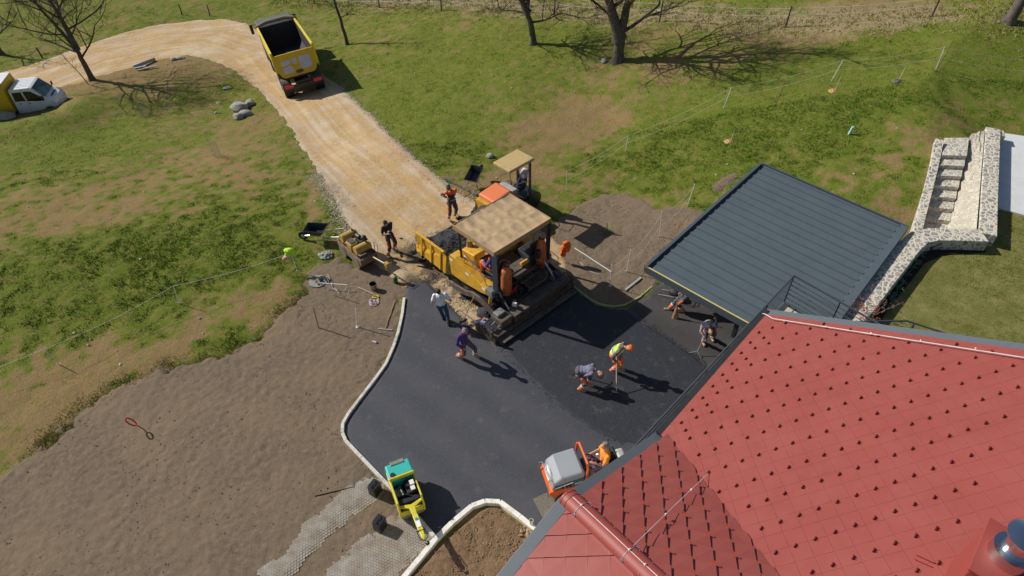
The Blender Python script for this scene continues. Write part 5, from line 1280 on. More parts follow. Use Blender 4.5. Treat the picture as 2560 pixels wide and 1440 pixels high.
for k in range(4):
    mb = MB(); mb.box((1.72, -.3 + .2 * k, 1.05), (.20, .10, .01), (0, .95, 0)); mb.build('vent_slot', m_blackp, gr_, smooth=0)
mb = MB(); mb.bx(-.9, -.46, .55, 1.9, .46, .80); mb.build('frame', m_blackp, ro_, smooth=0, bevel=.03)
for x in (-.85, 1.35):
    mb = MB(); drum(mb, (x, 0, .42), .42, 1.05); mb.build('drum', mat('roller_drum_steel', (.11, .11, .115), .35, .8, var=.2), ro_, smooth=40)
mb = MB(); mb.bx(.05, -.40, .8, .33, .40, 1.42); cs_o = mb.build('dashboard', mat('light_grey_panel', (.34, .36, .38), .5), ro_, smooth=0, bevel=.03)
mb = MB(); mb.tube([Vector((-.02, 0, 1.48)) + Euler((0, R(-30), 0)).to_matrix() @ Vector((.2 * math.cos(R(a)), .2 * math.sin(R(a)), 0)) for a in range(0, 360, 20)], .014, 6, closed=True); mb.cyl((.1, 0, 1.35), (-.02, 0, 1.48), .02); mb.build('steering_wheel', m_black, ro_)
mb = MB(); mb.box((-.42, 0, 1.05), (.44, .46, .12)); mb.box((-.66, 0, 1.32), (.10, .44, .50), (0, -.15, 0)); mb.build('seat', m_black, ro_, smooth=0, bevel=.04)
mb = MB(); mb.tube([(.2, .45, .8), (.15, .48, 1.7), (-.35, .48, 1.62), (-.5, .48, .8)], .02, 6); mb.build('side_rail', m_silver, ro_)
mb = MB(); mb.tube([(.2, -.45, .8), (.15, -.48, 1.7), (-.35, -.48, 1.62), (-.5, -.48, .8)], .02, 6); mb.build('side_rail', m_silver, ro_)
m_navy = mat('navy_cloth', (.025, .030, .055), .9, var=.25, scale=14, bump=.5, bscale=18)
m_lgcloth = mat('pale_grey_cloth', (.45, .44, .47), .9, var=.2, scale=10, bump=.5, bscale=18)
rl0 = Vector(ro_.location); rRi = rR.inverted()
def cloth_heap(name, label, cat, loc, parts, mt_):
    mb = MB()
    for c_, r_ in parts: mb.ell(c_, r_, n=14, k=9)
    me = mb.build(name, mt_, loc=loc, smooth=60)
    mo = me.modifiers.new('r', 'REMESH'); mo.mode = 'VOXEL'; mo.voxel_size = .02; mo.use_smooth_shade = True
    dt = bpy.data.textures.new(name + 't', 'CLOUDS'); dt.noise_scale = .16
    dp = me.modifiers.new('d', 'DISPLACE'); dp.texture = dt; dp.strength = .07
    tag(me, label, cat); return me
cloth_heap('jacket', 'pale grey jacket hung over the seat back under the yellow canopy', 'jacket', rl0 + rRi @ Vector((-.70, .05, 1.5)), [((0, 0, .12), (.16, .22, .26)), ((0, .14, -.1), (.12, .12, .22)), ((.05, -.05, .3), (.12, .13, .12))], m_lgcloth)
cloth_heap('jacket', 'dark navy jacket heaped on the seat of the canopied roller', 'jacket', rl0 + rRi @ Vector((-.42, .12, 1.25)), [((0, 0, 0), (.24, .26, .16)), ((.12, .15, .05), (.16, .18, .14)), ((-.05, -.12, .2), (.10, .10, .22))], m_navy)

# ---- walk-behind double drum roller with two yellow tanks
sr = thing('walk_behind_roller', 'old brown walk-behind roller with two yellow tanks and a long pole handle', 'roller', (-6.05, 20.55, Th(-6.05, 20.55) + .03), R(-48))
m_rust = mat('brown_grimy_steel', (.26, .17, .11), .75, var=.25, scale=6, dirt=(.12, .085, .06), dirt_amt=.4, dscale=5)
m_tank = mat('worn_yellow_tank', (.50, .31, .06), .55, var=.15, scale=6, dirt=(.30, .19, .07), dirt_amt=.4, dscale=6)
mb = MB()
for s_ in (-.36, .36): mb.prism([(-.85, .52), (-.72, .24), (.70, .24), (.88, .34), (.86, .60), (-.84, .62)], s_ - .02, s_ + .02, 'y')
mb.bx(-.83, -.35, .28, -.79, .35, .60); mb.bx(.80, -.35, .32, .84, .35, .58); mb.bx(-.8, -.34, .38, .8, .34, .42)
mb.build('frame', m_rust, sr, smooth=0, bevel=.01)
for x in (-.48, .48):
    mb = MB(); drum(mb, (x, .0, .26), .26, .80); mb.build('drum', mat('dusty_drum', (.24, .19, .15), .6, .3, var=.2), sr, smooth=40)
for x in (-.52, .46):
    mb = MB(); mb.cyl((x, -.33, .80), (x, .33, .80), .17, n=26); tk = mb.build('water_tank', m_tank, sr, smooth=40, bevel=.01)
    mb = MB(); mb.cyl((x, .2, .96), (x, .2, 1.01), .045, n=12); mb.build('filler_cap', m_blackp, tk)
    mb = MB(); mb.bx(x - .05, -.30, .42, x + .05, -.26, .66); mb.bx(x - .05, .26, .42, x + .05, .30, .66); mb.build('tank_bracket', m_rust, tk, smooth=0)
mb = MB(); mb.bx(-.25, -.30, .44, .12, .02, .84); mb.build('belt_guard', m_tank, sr, smooth=0, bevel=.02)
mb = MB(); mb.bx(-.28, -.26, .845, .06, -.02, .87); mb.build('toolbox_lid', m_steel, sr, smooth=0)
mb = MB(); mb.bx(-.15, .08, .45, .22, .42, .86); mb.cyl((-.22, .2, .9), (.0, .2, .92), .09); mb.ell((.12, .3, .92), (.10, .12, .10)); mb.cyl((.2, .1, .7), (.32, .1, .7), .12); mb.build('engine', mat('dark_green_engine', (.045, .06, .055), .5, .3, var=.4, scale=14), sr, smooth=40)
mb = MB(); mb.box((-.02, .34, .90), (.14, .12, .08)); mb.build('air_filter', m_orange, sr, smooth=0, bevel=.02)
mb = MB(); mb.beam((.75, .12, .5), (.95, .12, .56), .20, .12); mb.build('pole_mount', m_rust, sr, smooth=0)
mb = MB(); mb.tube([(.90, .12, .56), (1.78, .16, .72)], .025, 10); mb.build('handle_pole', mat('cream_pole', (.55, .47, .33), .6, var=.15), sr)
mb = MB(); mb.box((1.86, .16, .74), (.16, .13, .20)); mb.tube([(1.98, .02, .62), (1.98, .30, .62), (1.98, .30, .86), (1.98, .02, .86)], .014, 6, closed=True); mb.build('handle_head', m_tank, sr, smooth=0, bevel=.01)
mb = MB(); mb.tube([(.62, .42, .5), (.62, .44, .95), (.85, .44, .95), (.85, .42, .5)], .012, 6); mb.build('lifting_frame', m_rust, sr)

# ---- trench roller: teal hood, yellow frame
tb = thing('trench_roller', 'turquoise and yellow walk-behind roller with open engine bay on the kerb corner', 'roller', (-2.93, 9.95, .05), R(-66))
m_teal = mat('turquoise_paint', (.035, .40, .36), .4, var=.05)
m_lemon = mat('lemon_yellow_paint', (.62, .55, .03), .42, var=.08, scale=3, dirt=(.38, .33, .06), dirt_amt=.25, dscale=7)
mb = MB()
for s_ in (-.33, .33): mb.prism([(-.60, .30), (-.55, .86), (.45, .80), (.62, .55), (.60, .25)], s_ - .025, s_ + .025, 'y')
mb.bx(-.58, -.31, .3, -.54, .31, .5); mb.bx(.55, -.31, .25, .59, .31, .52); mb.build('frame', m_lemon, tb, smooth=0, bevel=.012)
mb = MB(); mb.prism([(-.78, .42), (-.80, .72), (-.72, .93), (-.24, .99), (-.22, .45)], -.345, .345, 'y'); hd = mb.build('hood', m_teal, tb, smooth=0, bevel=.04, seg=3)
mb = MB(); mb.bx(-.24, -.35, .90, -.19, .35, 1.02); mb.build('hood_edge', m_lemon, tb, smooth=0, bevel=.012)
m_grillb = mat('beige_grille', (.42, .37, .30), .6)
for k in range(13):
    mb = MB(); mb.box((-.70, -.18 + k * .03, .955), (.12, .012, .02), (0, -.12, 0)); mb.build('grille_bar', m_grillb, hd, smooth=0)
mb = MB(); mb.cyl((-.32, -.22, .98), (-.32, -.22, 1.01), .07, n=16); mb.build('fuel_cap', m_blackp, hd)
for x in (-.42, .36):
    mb = MB(); drum(mb, (x, 0, .24), .24, .62); mb.build('drum', mat('dusty_drum', (.24, .19, .15), .6, .3, var=.2), tb, smooth=40)
mb = MB(); mb.bx(-.2, -.30, .42, .40, .30, .50); mb.build('engine_tray', m_blackp, tb, smooth=0)
mb = MB(); mb.bx(-.16, .0, .5, .22, .28, .72); mb.cyl((-.1, -.12, .7), (.22, -.1, .7), .05); mb.cyl((0, .1, .7), (0, .1, .82), .07); mb.ell((.12, .18, .76), (.10, .08, .07)); mb.tube([(-.1, -.2, .6), (.1, -.2, .75), (.25, 0, .72), (.3, .2, .6)], .018, 6); mb.build('engine', mat('dark_engine_metal', (.06, .06, .062), .4, .6, var=.5, scale=18), tb, smooth=40)
mb = MB(); mb.bx(-.06, .14, .83, .08, .26, .88); mb.bx(.12, .12, .83, .24, .24, .87); mb.build('engine_label', m_sticker, tb, smooth=0)
mb = MB(); mb.prism([(-.12, -.29), (.1, -.29), (.12, -.05), (-.15, -.08)], .52, .6, 'z'); mb.build('engine_shroud', mat('light_grey_panel', (.34, .36, .38), .5), tb, smooth=0)
mb = MB(); mb.bx(.28, -.31, .50, .42, .31, .66); mb.build('battery_box', m_blackp, tb, smooth=0, bevel=.01)
mb = MB(); mb.prism([(.50, -.32), (.62, -.08), (.92, -.055), (.92, .055), (.62, .08), (.50, .32), (.44, .30), (.52, 0), (.44, -.30)], .60, .66, 'z'); mb.build('handle_yoke', m_lemon, tb, smooth=0, bevel=.01)
mb = MB(); mb.prism([(.86, .58), (1.38, .70), (1.40, .76), (.86, .68)], -.07, .07, 'y'); sf = mb.build('steering_arm', m_lemon, tb, smooth=0, bevel=.01)
mb = MB(); mb.box((1.18, 0, .735), (.22, .10, .006), (0, -.2, 0)); mb.build('warning_label', m_sticker, sf, smooth=0)
mb = MB(); mb.cyl((1.02, 0, .705), (1.02, 0, .716), .045, n=16); mb.build('blue_mark', mat('blue_sign', (.03, .25, .55), .5), sf)
mb = MB(); mb.prism([(1.42, -.06), (1.62, -.05), (1.70, .0), (1.62, .05), (1.42, .06)], .70, .80, 'z'); mb.build('control_head', m_lemon, sf, smooth=0, bevel=.02)
mb = MB(); mb.tube([(1.38, -.12, .74), (1.40, .12, .74)], .022, 8); mb.tube([(1.42, -.11, .74), (1.66, -.10, .82), (1.74, 0, .82), (1.66, .10, .82), (1.42, .11, .74)], .013, 6); mb.build('hand_grip', m_blackp, sf)
mb = MB(); mb.cyl((1.78, .03, .78), (1.84, .05, .80), .05, n=12); mb.build('stop_knob', m_blackp, sf)

# ---- grey-orange ride-on tandem roller at the house
gr = thing('tandem_roller', 'orange tandem roller with light grey hood and open driver seat beside the house gable', 'roller', (0, 0, 0), 0)
ga = W(1400, 1195, .9); gb = W(1520, 1170, .9)
ghd = math.degrees(math.atan2(ga.y - gb.y, ga.x - gb.x)) - 2
gc = W(1455, 1190, .5); gr.location = (gc.x, gc.y, .05); gr.rotation_euler = (0, 0, R(ghd + 4))
m_gh = mat('light_grey_hood', (.27, .29, .32), .4, var=.03, scale=2)
m_or2 = mat('roller_orange', (.66, .115, .015), .42, var=.06, scale=3)
mb = MB(); mb.prism([(.12, .78), (.10, 1.28), (.20, 1.34), (.78, 1.26), (.98, 1.08), (1.02, .78)], -.42, .42, 'y'); hd = mb.build('hood', m_gh, gr, smooth=0, bevel=.06, seg=3)
mb = MB(); mb.prism([(.12, .42), (.12, .80), (1.05, .80), (1.10, .62), (.95, .42)], -.47, .47, 'y'); mb.build('front_frame', m_or2, gr, smooth=0, bevel=.03)
mb = MB(); mb.prism([(.16, .80), (.14, 1.12), (.95, .98), (1.02, .82)], .424, .434, 'y'); sp_ = mb.build('side_panel', mat('dark_side_decal', (.07, .09, .11), .4), gr, smooth=0)
mb = MB(); mb.prism([(.45, 1.04), (.92, .92), (.99, .86), (.45, .98)], .436, .440, 'y'); mb.build('decal_stripe', m_white, sp_, smooth=0)
mb = MB(); mb.prism([(.30, 1.08), (.90, .97), (.90, .935), (.30, 1.045)], .436, .439, 'y'); mb.build('decal_stripe', mat('blue_stripe', (.02, .16, .26), .5), sp_, smooth=0)
mb = MB(); mb.prism([(.16, .98), (.40, .94), (.40, .86), (.16, .90)], .436, .440, 'y'); mb.build('emission_decal', mat('green_white_decal', (.34, .42, .30), .5, var=.8, scale=40), sp_, smooth=0)
for k in range(3):
    mb = MB(); mb.box((.52 + .11 * k, .442, .87), (.06, .012, .10), (0, .3, 0)); mb.build('louvre', m_blackp, sp_, smooth=0)
mb = MB(); mb.ell((.985, -.02, 1.0), (.09, .26, .15), n=18, k=10); mb.build('headlight', mat('clear_lens', (.75, .77, .78), .12, .2, var=.02), gr, smooth=60)
mb = MB(); mb.tube([(1.12, -.40, .50), (1.16, -.40, 1.0), (1.10, -.3, 1.16), (1.10, .3, 1.16), (1.16, .40, 1.0), (1.12, .40, .5)], .016, 8); mb.build('guard_bar', m_silver, gr)
for x in (.62, -.78):
    mb = MB(); drum(mb, (x, 0, .33), .33, .98); mb.build('drum', mat('wet_drum_steel', (.10, .085, .07), .3, .7, var=.2), gr, smooth=40)
    mb = MB(); mb.cyl((x, .49, .33), (x, .51, .33), .10, n=16); mb.build('drum_hub', m_blackp, gr)
mb = MB(); mb.tube([(.10, .40, .42), (.06, .44, 1.45), (.04, .35, 1.60), (.04, -.35, 1.60), (.06, -.44, 1.45), (.10, -.40, .42)], .035, 10); mb.build('hood_arch', m_or2, gr)
mb = MB(); mb.bx(-.30, -.42, .44, .08, .42, .52); mb.build('footwell', m_or2, gr, smooth=0, bevel=.02)
mb = MB(); mb.prism([(.06, .52), (.08, 1.12), (-.10, 1.16), (-.16, 1.02), (-.04, .52)], -.16, .16, 'y'); mb.build('steering_console', m_blackp, gr, smooth=0, bevel=.03)
mb = MB(); Ms = Euler((0, R(-32), 0)).to_matrix(); mb.tube([Vector((-.20, 0, 1.20)) + Ms @ Vector((.18 * math.cos(R(a)), .18 * math.sin(R(a)), 0)) for a in range(0, 360, 18)], .015, 6, closed=True)
for a in (0, 120, 240): mb.cyl((-.20, 0, 1.19), Vector((-.20, 0, 1.20)) + Ms @ Vector((.17 * math.cos(R(a)), .17 * math.sin(R(a)), 0)), .010, n=5)
mb.cyl((-.1, 0, 1.08), (-.2, 0, 1.2), .022); mb.build('steering_wheel', m_black, gr)
mb = MB(); mb.bx(-1.10, -.40, .50, -.35, .40, .72); mb.build('rear_frame', m_or2, gr, smooth=0, bevel=.04)
mb = MB(); mb.bx(-.86, -.24, .72, -.44, .24, .84); mb.box((-.86, 0, 1.05), (.10, .46, .42), (0, -.18, 0)); mb.build('seat', m_black, gr, smooth=0, bevel=.04)
mb = MB(); mb.tube([(-.5, -.38, .72), (-.55, -.42, 1.02), (-.9, -.42, 1.04), (-.98, -.40, .72)], .016, 8); mb.build('arm_rail', m_blackp, gr)
mb = MB(); mb.bx(-1.30, -.36, .50, -1.08, .36, .86); mb.build('water_tank', mat('translucent_white_tank', (.42, .44, .40), .4), gr, smooth=0, bevel=.05)

# ---- dump truck driving away on the track
tl = G(720, 246); trr = G(802, 214)
dtz = (tl.z + trr.z) / 2
t0 = (tl + trr) / 2
ta = math.degrees(math.atan2(trr.y - tl.y, trr.x - tl.x)) + 90
ta = 114.0
t0 = t0 + Vector((.1, -.1, 0))
tt_ = thing('dump_truck', 'yellow dump truck with empty open tipper body driving off on the stone track', 'truck', (t0.x, t0.y, dtz + .03), R(ta))
print('truck', t0, ta, (trr - tl).length)
# local x forward, origin under the rear wheels; terrain pitch
fwd = Vector((math.cos(R(ta)), math.sin(R(ta)), 0)); z1 = Th(*(t0 + fwd * 6).to_2d()); zl = Th(*(t0 + Vector((-fwd.y, fwd.x, 0)) * 1.2).to_2d()); zr2 = Th(*(t0 - Vector((-fwd.y, fwd.x, 0)) * 1.2).to_2d())
tt_.rotation_euler = (math.atan2(zl - zr2, 2.4), -math.atan2(z1 - dtz, 6), R(ta))
m_ty = mat('truck_yellow', (.66, .52, .02), .4, var=.06, scale=2)
m_ty2 = mat('truck_tailgate_yellow', (.62, .43, .012), .45, var=.06, scale=2)
m_inner = mat('tipper_liner', (.060, .052, .055), .7, .2, var=.3, scale=3, dirt=(.03, .03, .035), dirt_amt=.5)
m_glue = mat('sky_tinted_grey_panel', (.50, .52, .68), .5, var=.1)  # bluish tint paints a sky reflection into the panel grey
BH, BW_, BL = 1.25, 1.22, 6.4; zb = 1.12; x0 = -.35
def bodysec(o_): return [(-BW_ + o_, zb + BH + .35), (-BW_ + o_, zb + .45), (-BW_ * .72 + o_ * .5, zb + o_), (BW_ * .72 - o_ * .5, zb + o_), (BW_ - o_, zb + .45), (BW_ - o_, zb + BH + .35)]
mb = MB(); A = bodysec(0); B = bodysec(.06); n = 6; vs = []
for x in (x0, x0 + BL):
    vs += [(x, y, z) for y, z in A]
for x in (x0, x0 + BL):
    vs += [(x, y, z + .0) for y, z in B]
fs = [(i, i + 1, n + i + 1, n + i) for i in range(5)]
mb.add(vs, fs + [(0, n, 3 * n, 2 * n), (5, 2 * n + 5, 3 * n + 5, n + 5)]); bd_ = mb.build('tipper_body', m_ty, tt_, smooth=0)
mb = MB(); mb.add(vs, [(2 * n + i, 2 * n + i + 1, 3 * n + i + 1, 3 * n + i) for i in range(5)]); mb.build('tipper_liner', m_inner, bd_, smooth=0)
mb = MB(); mb.prism([(y, z) for y, z in A] , x0 + BL - .05, x0 + BL, 'x'); mb.build('tipper_front_wall', m_inner, bd_, smooth=0)
for s_ in (-1, 1):
    mb = MB(); mb.beam((x0 - .05, s_ * (BW_ + .01), zb + BH + .38), (x0 + BL, s_ * (BW_ + .01), zb + BH + .38), .12, .09); mb.build('top_rail', m_ty, bd_, smooth=0, bevel=.01)
    mb = MB(); mb.beam((x0 - .02, s_ * (BW_ + .02), zb + .4), (x0 - .02, s_ * (BW_ + .02), zb + BH + .5), .12, .10); mb.build('corner_post', m_ty, bd_, smooth=0, bevel=.01)
# tailgate
gw = BW_ - .04
tg = [(-gw, zb + BH + .28), (-gw, zb + .50), (-gw + .12, zb + .22), (-gw * .72, zb + .08), (gw * .72, zb + .08), (gw - .12, zb + .22), (gw, zb + .50), (gw, zb + BH + .28)]
mb = MB(); mb.prism(tg, x0 - .08, x0, 'x'); tgo = mb.build('tailgate', m_ty2, tt_, smooth=0, bevel=.012)
rim = [Vector((x0 - .09, y * 1.03, z)) for y, z in tg[1:7]]
mb = MB(); mb.tube(rim, .055, 8); mb.build('tailgate_seal', m_black, tgo)
for (y0, y1, z0, z1) in ((.30, .88, zb + .85, zb + 1.15), (-.06, .20, zb + .82, zb + 1.18), (-.86, -.20, zb + .45, zb + 1.20), (.28, .86, zb + .38, zb + .78)):
    mb = MB(); mb.prism([(y0, z1), (y0, z0 + .08), (y0 + .08, z0), (y1 - .08, z0), (y1, z0 + .08), (y1, z1)], x0 - .086, x0 - .078, 'x'); mb.build('tailgate_panel', m_glue, tgo, smooth=0)
mb = MB(); mb.bx(x0 - .16, -.25, zb + .30, x0 - .082, .15, zb + .44); mb.build('latch_plate', mat('dark_purple_plate', (.08, .07, .09), .6), tgo, smooth=0)
mb = MB(); mb.tube([(x0 - .1, .9, zb + .75), (x0 - .1, .3, zb + .90), (x0 - .1, -.0, zb + .6)], .014, 5); mb.build('tailgate_cable', m_ty, tgo)
mb = MB(); mb.bx(x0 - .09, -.14, zb + .1, x0 - .083, .1, zb + .28); mb.build('spreader_flap', mat('orange_flap', (.65, .27, .02), .5), tgo, smooth=0)
# rolled tarpaulin / canopy at the front
mb = MB(); mb.tube([(x0 + BL + .02, -BW_ - .12, zb + BH + .42), (x0 + BL + .06, -.6, zb + BH + .58), (x0 + BL + .06, .6, zb + BH + .58), (x0 + BL + .02, BW_ + .12, zb + BH + .42)], [.10, .12, .12, .10], 10); mb.build('rolled_tarpaulin', mat('dusty_tarpaulin', (.30, .22, .17), .9, var=.2), tt_)
# chassis, wheels, lights, cab
mb = MB(); mb.bx(-.7, -.42, .80, 8.8, .42, 1.02); mb.build('chassis', m_blackp, tt_, smooth=0)
for x in (-.0, 1.38, 5.6, 7.9):
    for s_ in (-1, 1):
        mb = MB(); w_ = .55 if x < 2 else .30; y = s_ * (1.22 - w_ / 2)
        mb.cyl((x, y - w_ / 2, .52), (x, y + w_ / 2, .52), .52, n=28); wh = mb.build('wheel', m_black, tt_, smooth=40, bevel=.03)
        mb = MB(); mb.cyl((x, y + s_ * w_ / 2, .52), (x, y + s_ * (w_ / 2 + .01), .52), .26, n=18); mb.build('rim', m_silver, wh)
        mb = MB(); mb.prism([(x + .62 * math.cos(R(a)), .52 + .62 * math.sin(R(a))) for a in range(20, 161, 14)] + [(x + .58 * math.cos(R(a)), .52 + .58 * math.sin(R(a))) for a in range(160, 19, -14)], y - w_ / 2, y + w_ / 2, 'y'); mb.build('mudguard', m_steel, tt_, smooth=0)
mb = MB(); mb.bx(-.80, -1.18, .62, -.70, 1.18, .88); mb.build('rear_bumper', m_blackp, tt_, smooth=0)
m_tail = mat('red_tail_lamp', (.80, .03, .05), .3)
for s_ in (-1, 1):
    mb = MB(); mb.bx(-.84, s_ * .62, .76, -.80, s_ * 1.12, .96); mb.build('tail_light', m_tail, tt_, smooth=0)
m_cabw = mat('cab_dark_paint', (.09, .10, .10), .4)
mb = MB(); mb.prism([(6.55, 1.0), (6.55, 2.55), (6.8, 2.7), (8.4, 2.65), (8.7, 2.3), (8.82, 1.6), (8.82, .6), (7.2, .6)], -1.2, 1.2, 'y'); cb_ = mb.build('cab', m_cabw, tt_, smooth=0, bevel=.06)
mb = MB(); mb.bx(7.3, 1.205, 1.75, 8.4, 1.212, 2.45); mb.build('side_window', m_glass, cb_, smooth=0)
mb = MB(); mb.tube([(8.7, 1.2, 2.3), (8.75, 1.5, 2.35)], .02, 6); mb.box((8.75, 1.52, 2.05), (.10, .20, .62)); mb.build('wing_mirror', m_blackp, cb_, smooth=0, bevel=.02)
mb = MB(); mb.tube([(8.7, -1.2, 2.3), (8.75, -1.5, 2.35)], .02, 6); mb.box((8.75, -1.52, 2.05), (.10, .20, .62)); mb.build('wing_mirror', m_blackp, cb_, smooth=0, bevel=.02)
for y0, y1, x_ in ((1.0, 1.2, 3.6), (-1.2, -1.0, 3.2)):
    mb = MB(); mb.bx(x_ - .5, y0 - .2 if y0 > 0 else y0, .6, x_ + .5, y1 if y0 > 0 else y1 + .2, 1.05); mb.build('fuel_tank', m_steel, tt_, smooth=0, bevel=.06)

# ---- white crew cab van with yellow box body, behind the grass bank
va = thing('van', 'white crew-cab van with yellow box body half hidden behind the grass bank', 'van', (0, 0, 0), 0)
vz = -4.1
print('vanT', Th(*W(100,240,-3)[:2]))
m_vyel = mat('van_box_yellow', (.60, .40, .015), .45, var=.05)
m_bwin = mat('dark_car_glass', (.012, .013, .014), .08)
vdx = W(152, 232, vz + 1.0) - W(30, 262, vz + 1.0); van_az = R(11)
va.rotation_euler = (0, 0, van_az); vf = W(150, 236, vz + 1.0); va.location = (vf.x, vf.y, vz); va.scale = (.86, .86, .86)
vsx = .93
mb = MB(); prof = [(-2.85, .45), (-2.85, 2.12), (-2.78, 2.22), (-1.45, 2.26), (-1.30, 2.20), (-.62, 1.42), (-.12, 1.20), (0, .95), (.02, .42), (-.25, .35), (-2.85, .35)]
mb.prism(prof, -vsx, vsx, 'y'); vb = mb.build('body', m_white, va, smooth=0, bevel=.07, seg=3)
mb = MB(); mb.add([(-1.28, -.80, 2.15), (-1.28, .80, 2.15), (-.64, .86, 1.46), (-.64, -.86, 1.46)], [(0, 1, 2, 3)]); 
mb.v = [(x + .035, y, z + .035) for x, y, z in mb.v]; mb.build('windscreen', mat('pale_windscreen', (.10, .17, .20), .06, var=.5, scale=2), vb, smooth=0)
for s_ in (-1, 1):
    y = s_ * (vsx + .004)
    for poly in ([(-2.70, 1.32), (-2.66, 1.98), (-2.05, 2.0), (-2.0, 1.30)], [(-1.88, 1.28), (-1.92, 2.02), (-1.42, 2.0), (-.72, 1.38), (-.80, 1.22)]):
        mb = MB(); mb.prism(poly, min(y, y + .006 * s_), max(y, y + .006 * s_), 'y'); mb.build('side_window', m_bwin, vb, smooth=0)
    for x in (-2.42, -1.80):
        mb = MB(); mb.box((x, y, 1.12), (.14, .03, .05)); mb.build('door_handle', m_blackp, vb, smooth=0)
    for x in (-1.95,):
        mb = MB(); mb.bx(x, min(y, y + .003 * s_), .5, x + .012, max(y, y + .003 * s_), 2.1); mb.build('door_seam', m_dark, vb, smooth=0)
    mb = MB(); mb.cyl((-.62, s_ * .74, .36), (-.62, s_ * (vsx + .01), .36), .36, n=26); mb.build('wheel', m_black, va, smooth=40)
    mb = MB(); mb.prism([(-.62 + .42 * math.cos(R(a)), .38 + .42 * math.sin(R(a))) for a in range(0, 181, 15)] + [(-.62 + .38 * math.cos(R(a)), .38 + .38 * math.sin(R(a))) for a in range(180, -1, -15)], min(y, y + .02 * s_), max(y, y + .02 * s_), 'y'); mb.build('wheel_arch', m_dark, vb, smooth=0)
    mb = MB(); mb.cyl((-3.9, s_ * .74, .36), (-3.9, s_ * (vsx + .05), .36), .36, n=26); mb.build('wheel', m_black, va, smooth=40)
    mb = MB(); mb.tube([(-.75, s_ * .93, 1.45), (-.72, s_ * 1.12, 1.5)], .02, 6); mb.box((-.72, s_ * 1.15, 1.6), (.08, .18, .26)); mb.build('wing_mirror', m_blackp, vb, smooth=0, bevel=.02)
    mb = MB(); mb.box((-.02, s_ * .70, .88), (.10, .30, .20)); mb.build('headlight', m_glue, vb, smooth=0, bevel=.03)
mb = MB(); mb.box((-.40, 0, 1.345), (.10, .9, .01), (0, .42, 0)); mb.build('bonnet_vent', m_blackp, vb, smooth=0)
for k in range(6):
    mb = MB(); mb.beam((-2.7, -.62 + .25 * k, 2.255), (-1.5, -.62 + .25 * k, 2.27), .03, .012); mb.build('roof_rib', m_white, vb, smooth=0)
mb = MB(); mb.tube([(-.62, .1, 1.47), (-1.0, .45, 1.93)], .010, 5); mb.build('wiper', m_blackp, vb)
mb = MB(); mb.prism([(-1.12, .55), (-1.12, 2.15), (-.9, 2.72), (.9, 2.72), (1.12, 2.15), (1.12, .55)], -6.6, -2.98, 'x'); vbx = mb.build('box_body', m_vyel, va, smooth=0, bevel=.03)
mb = MB(); mb.prism([(-.92, 2.745), (.92, 2.745), (.92, 2.725), (-.92, 2.725)], -6.6, -3.0, 'x'); mb.build('box_roof', m_white, vbx, smooth=0)
mb = MB(); mb.box((-4.15, -1.125, 1.0), (.16, .01, .12)); mb.build('box_sticker', m_ink, vbx, smooth=0)
mb = MB(); mb.bx(-6.6, -.4, .45, -2.9, .4, .6); mb.build('chassis', m_blackp, va, smooth=0)

# ---- wheelbarrows
m_tray = mat('black_barrow_tray', (.022, .024, .030), .4, var=.2)
def wheelbarrow(label, loc, rz, tip=0):
    t = thing('wheelbarrow', label, 'wheelbarrow', loc, rz, 'black wheelbarrows')
    t.rotation_euler = (0, tip, rz)
    mb = MB(); ot = [(-.42, -.32), (.42, -.27), (.42, .27), (-.42, .32)]; ob = [(-.20, -.20), (.24, -.17), (.24, .17), (-.20, .20)]
    vs = [(x, y, .66) for x, y in ot] + [(x, y, .38) for x, y in ob] + [(x * .96, y * .95, .66) for x, y in ot] + [(x * .96, y * .95, .39) for x, y in ob]
    fs = [(i, (i + 1) % 4, 4 + (i + 1) % 4, 4 + i) for i in range(4)] + [(7, 6, 5, 4)] + [(8 + i, 12 + i, 12 + (i + 1) % 4, 8 + (i + 1) % 4) for i in range(4)] + [(12, 13, 14, 15)] + [(i, 8 + i, 8 + (i + 1) % 4, (i + 1) % 4) for i in range(4)]
    mb.add(vs, fs); mb.build('tray', m_tray, t, smooth=0)
    mb = MB(); mb.tube([Vector((x, y, .665)) for x, y in ot], .014, 6, closed=True); mb.build('tray_rim', m_tray, t)
    mb = MB(); mb.tube([(-1.05, -.28, .52), (-.4, -.24, .40), (.25, -.12, .34), (.62, -.05, .20)], .016, 8); mb.build('shaft', m_silver if tip == 0 else m_blackp, t)
    mb = MB(); mb.tube([(-1.05, .28, .52), (-.4, .24, .40), (.25, .12, .34), (.62, .05, .20)], .016, 8); mb.build('shaft', m_silver if tip == 0 else m_blackp, t)
    mb = MB(); mb.cyl((.62, -.04, .20), (.62, .04, .20), .20, n=24); wh = mb.build('wheel', m_black, t, smooth=40, bevel=.02)
    mb = MB(); mb.cyl((.62, -.045, .20), (.62, .045, .20), .09, n=14); mb.build('rim', m_silver, wh)
    for s_ in (-1, 1):
        mb = MB(); mb.tube([(-.35, s_ * .22, .38), (-.40, s_ * .26, .02), (-.12, s_ * .24, .02), (-.10, s_ * .20, .38)], .013, 6); mb.build('leg', m_silver if tip == 0 else m_blackp, t)
    return t
g_ = G(797, 602); wheelbarrow('black wheelbarrow with silver shafts on the grass behind the walk-behind roller', (g_.x, g_.y, g_.z + .02), R(172))
g_ = G(1192, 462); b2 = wheelbarrow('black wheelbarrow tipped towards the camera on the meadow near the orange hood', (g_.x, g_.y, g_.z + .02), R(75), 0)
b2.rotation_euler = (0, R(-22), R(68)); b2.location.z += .12
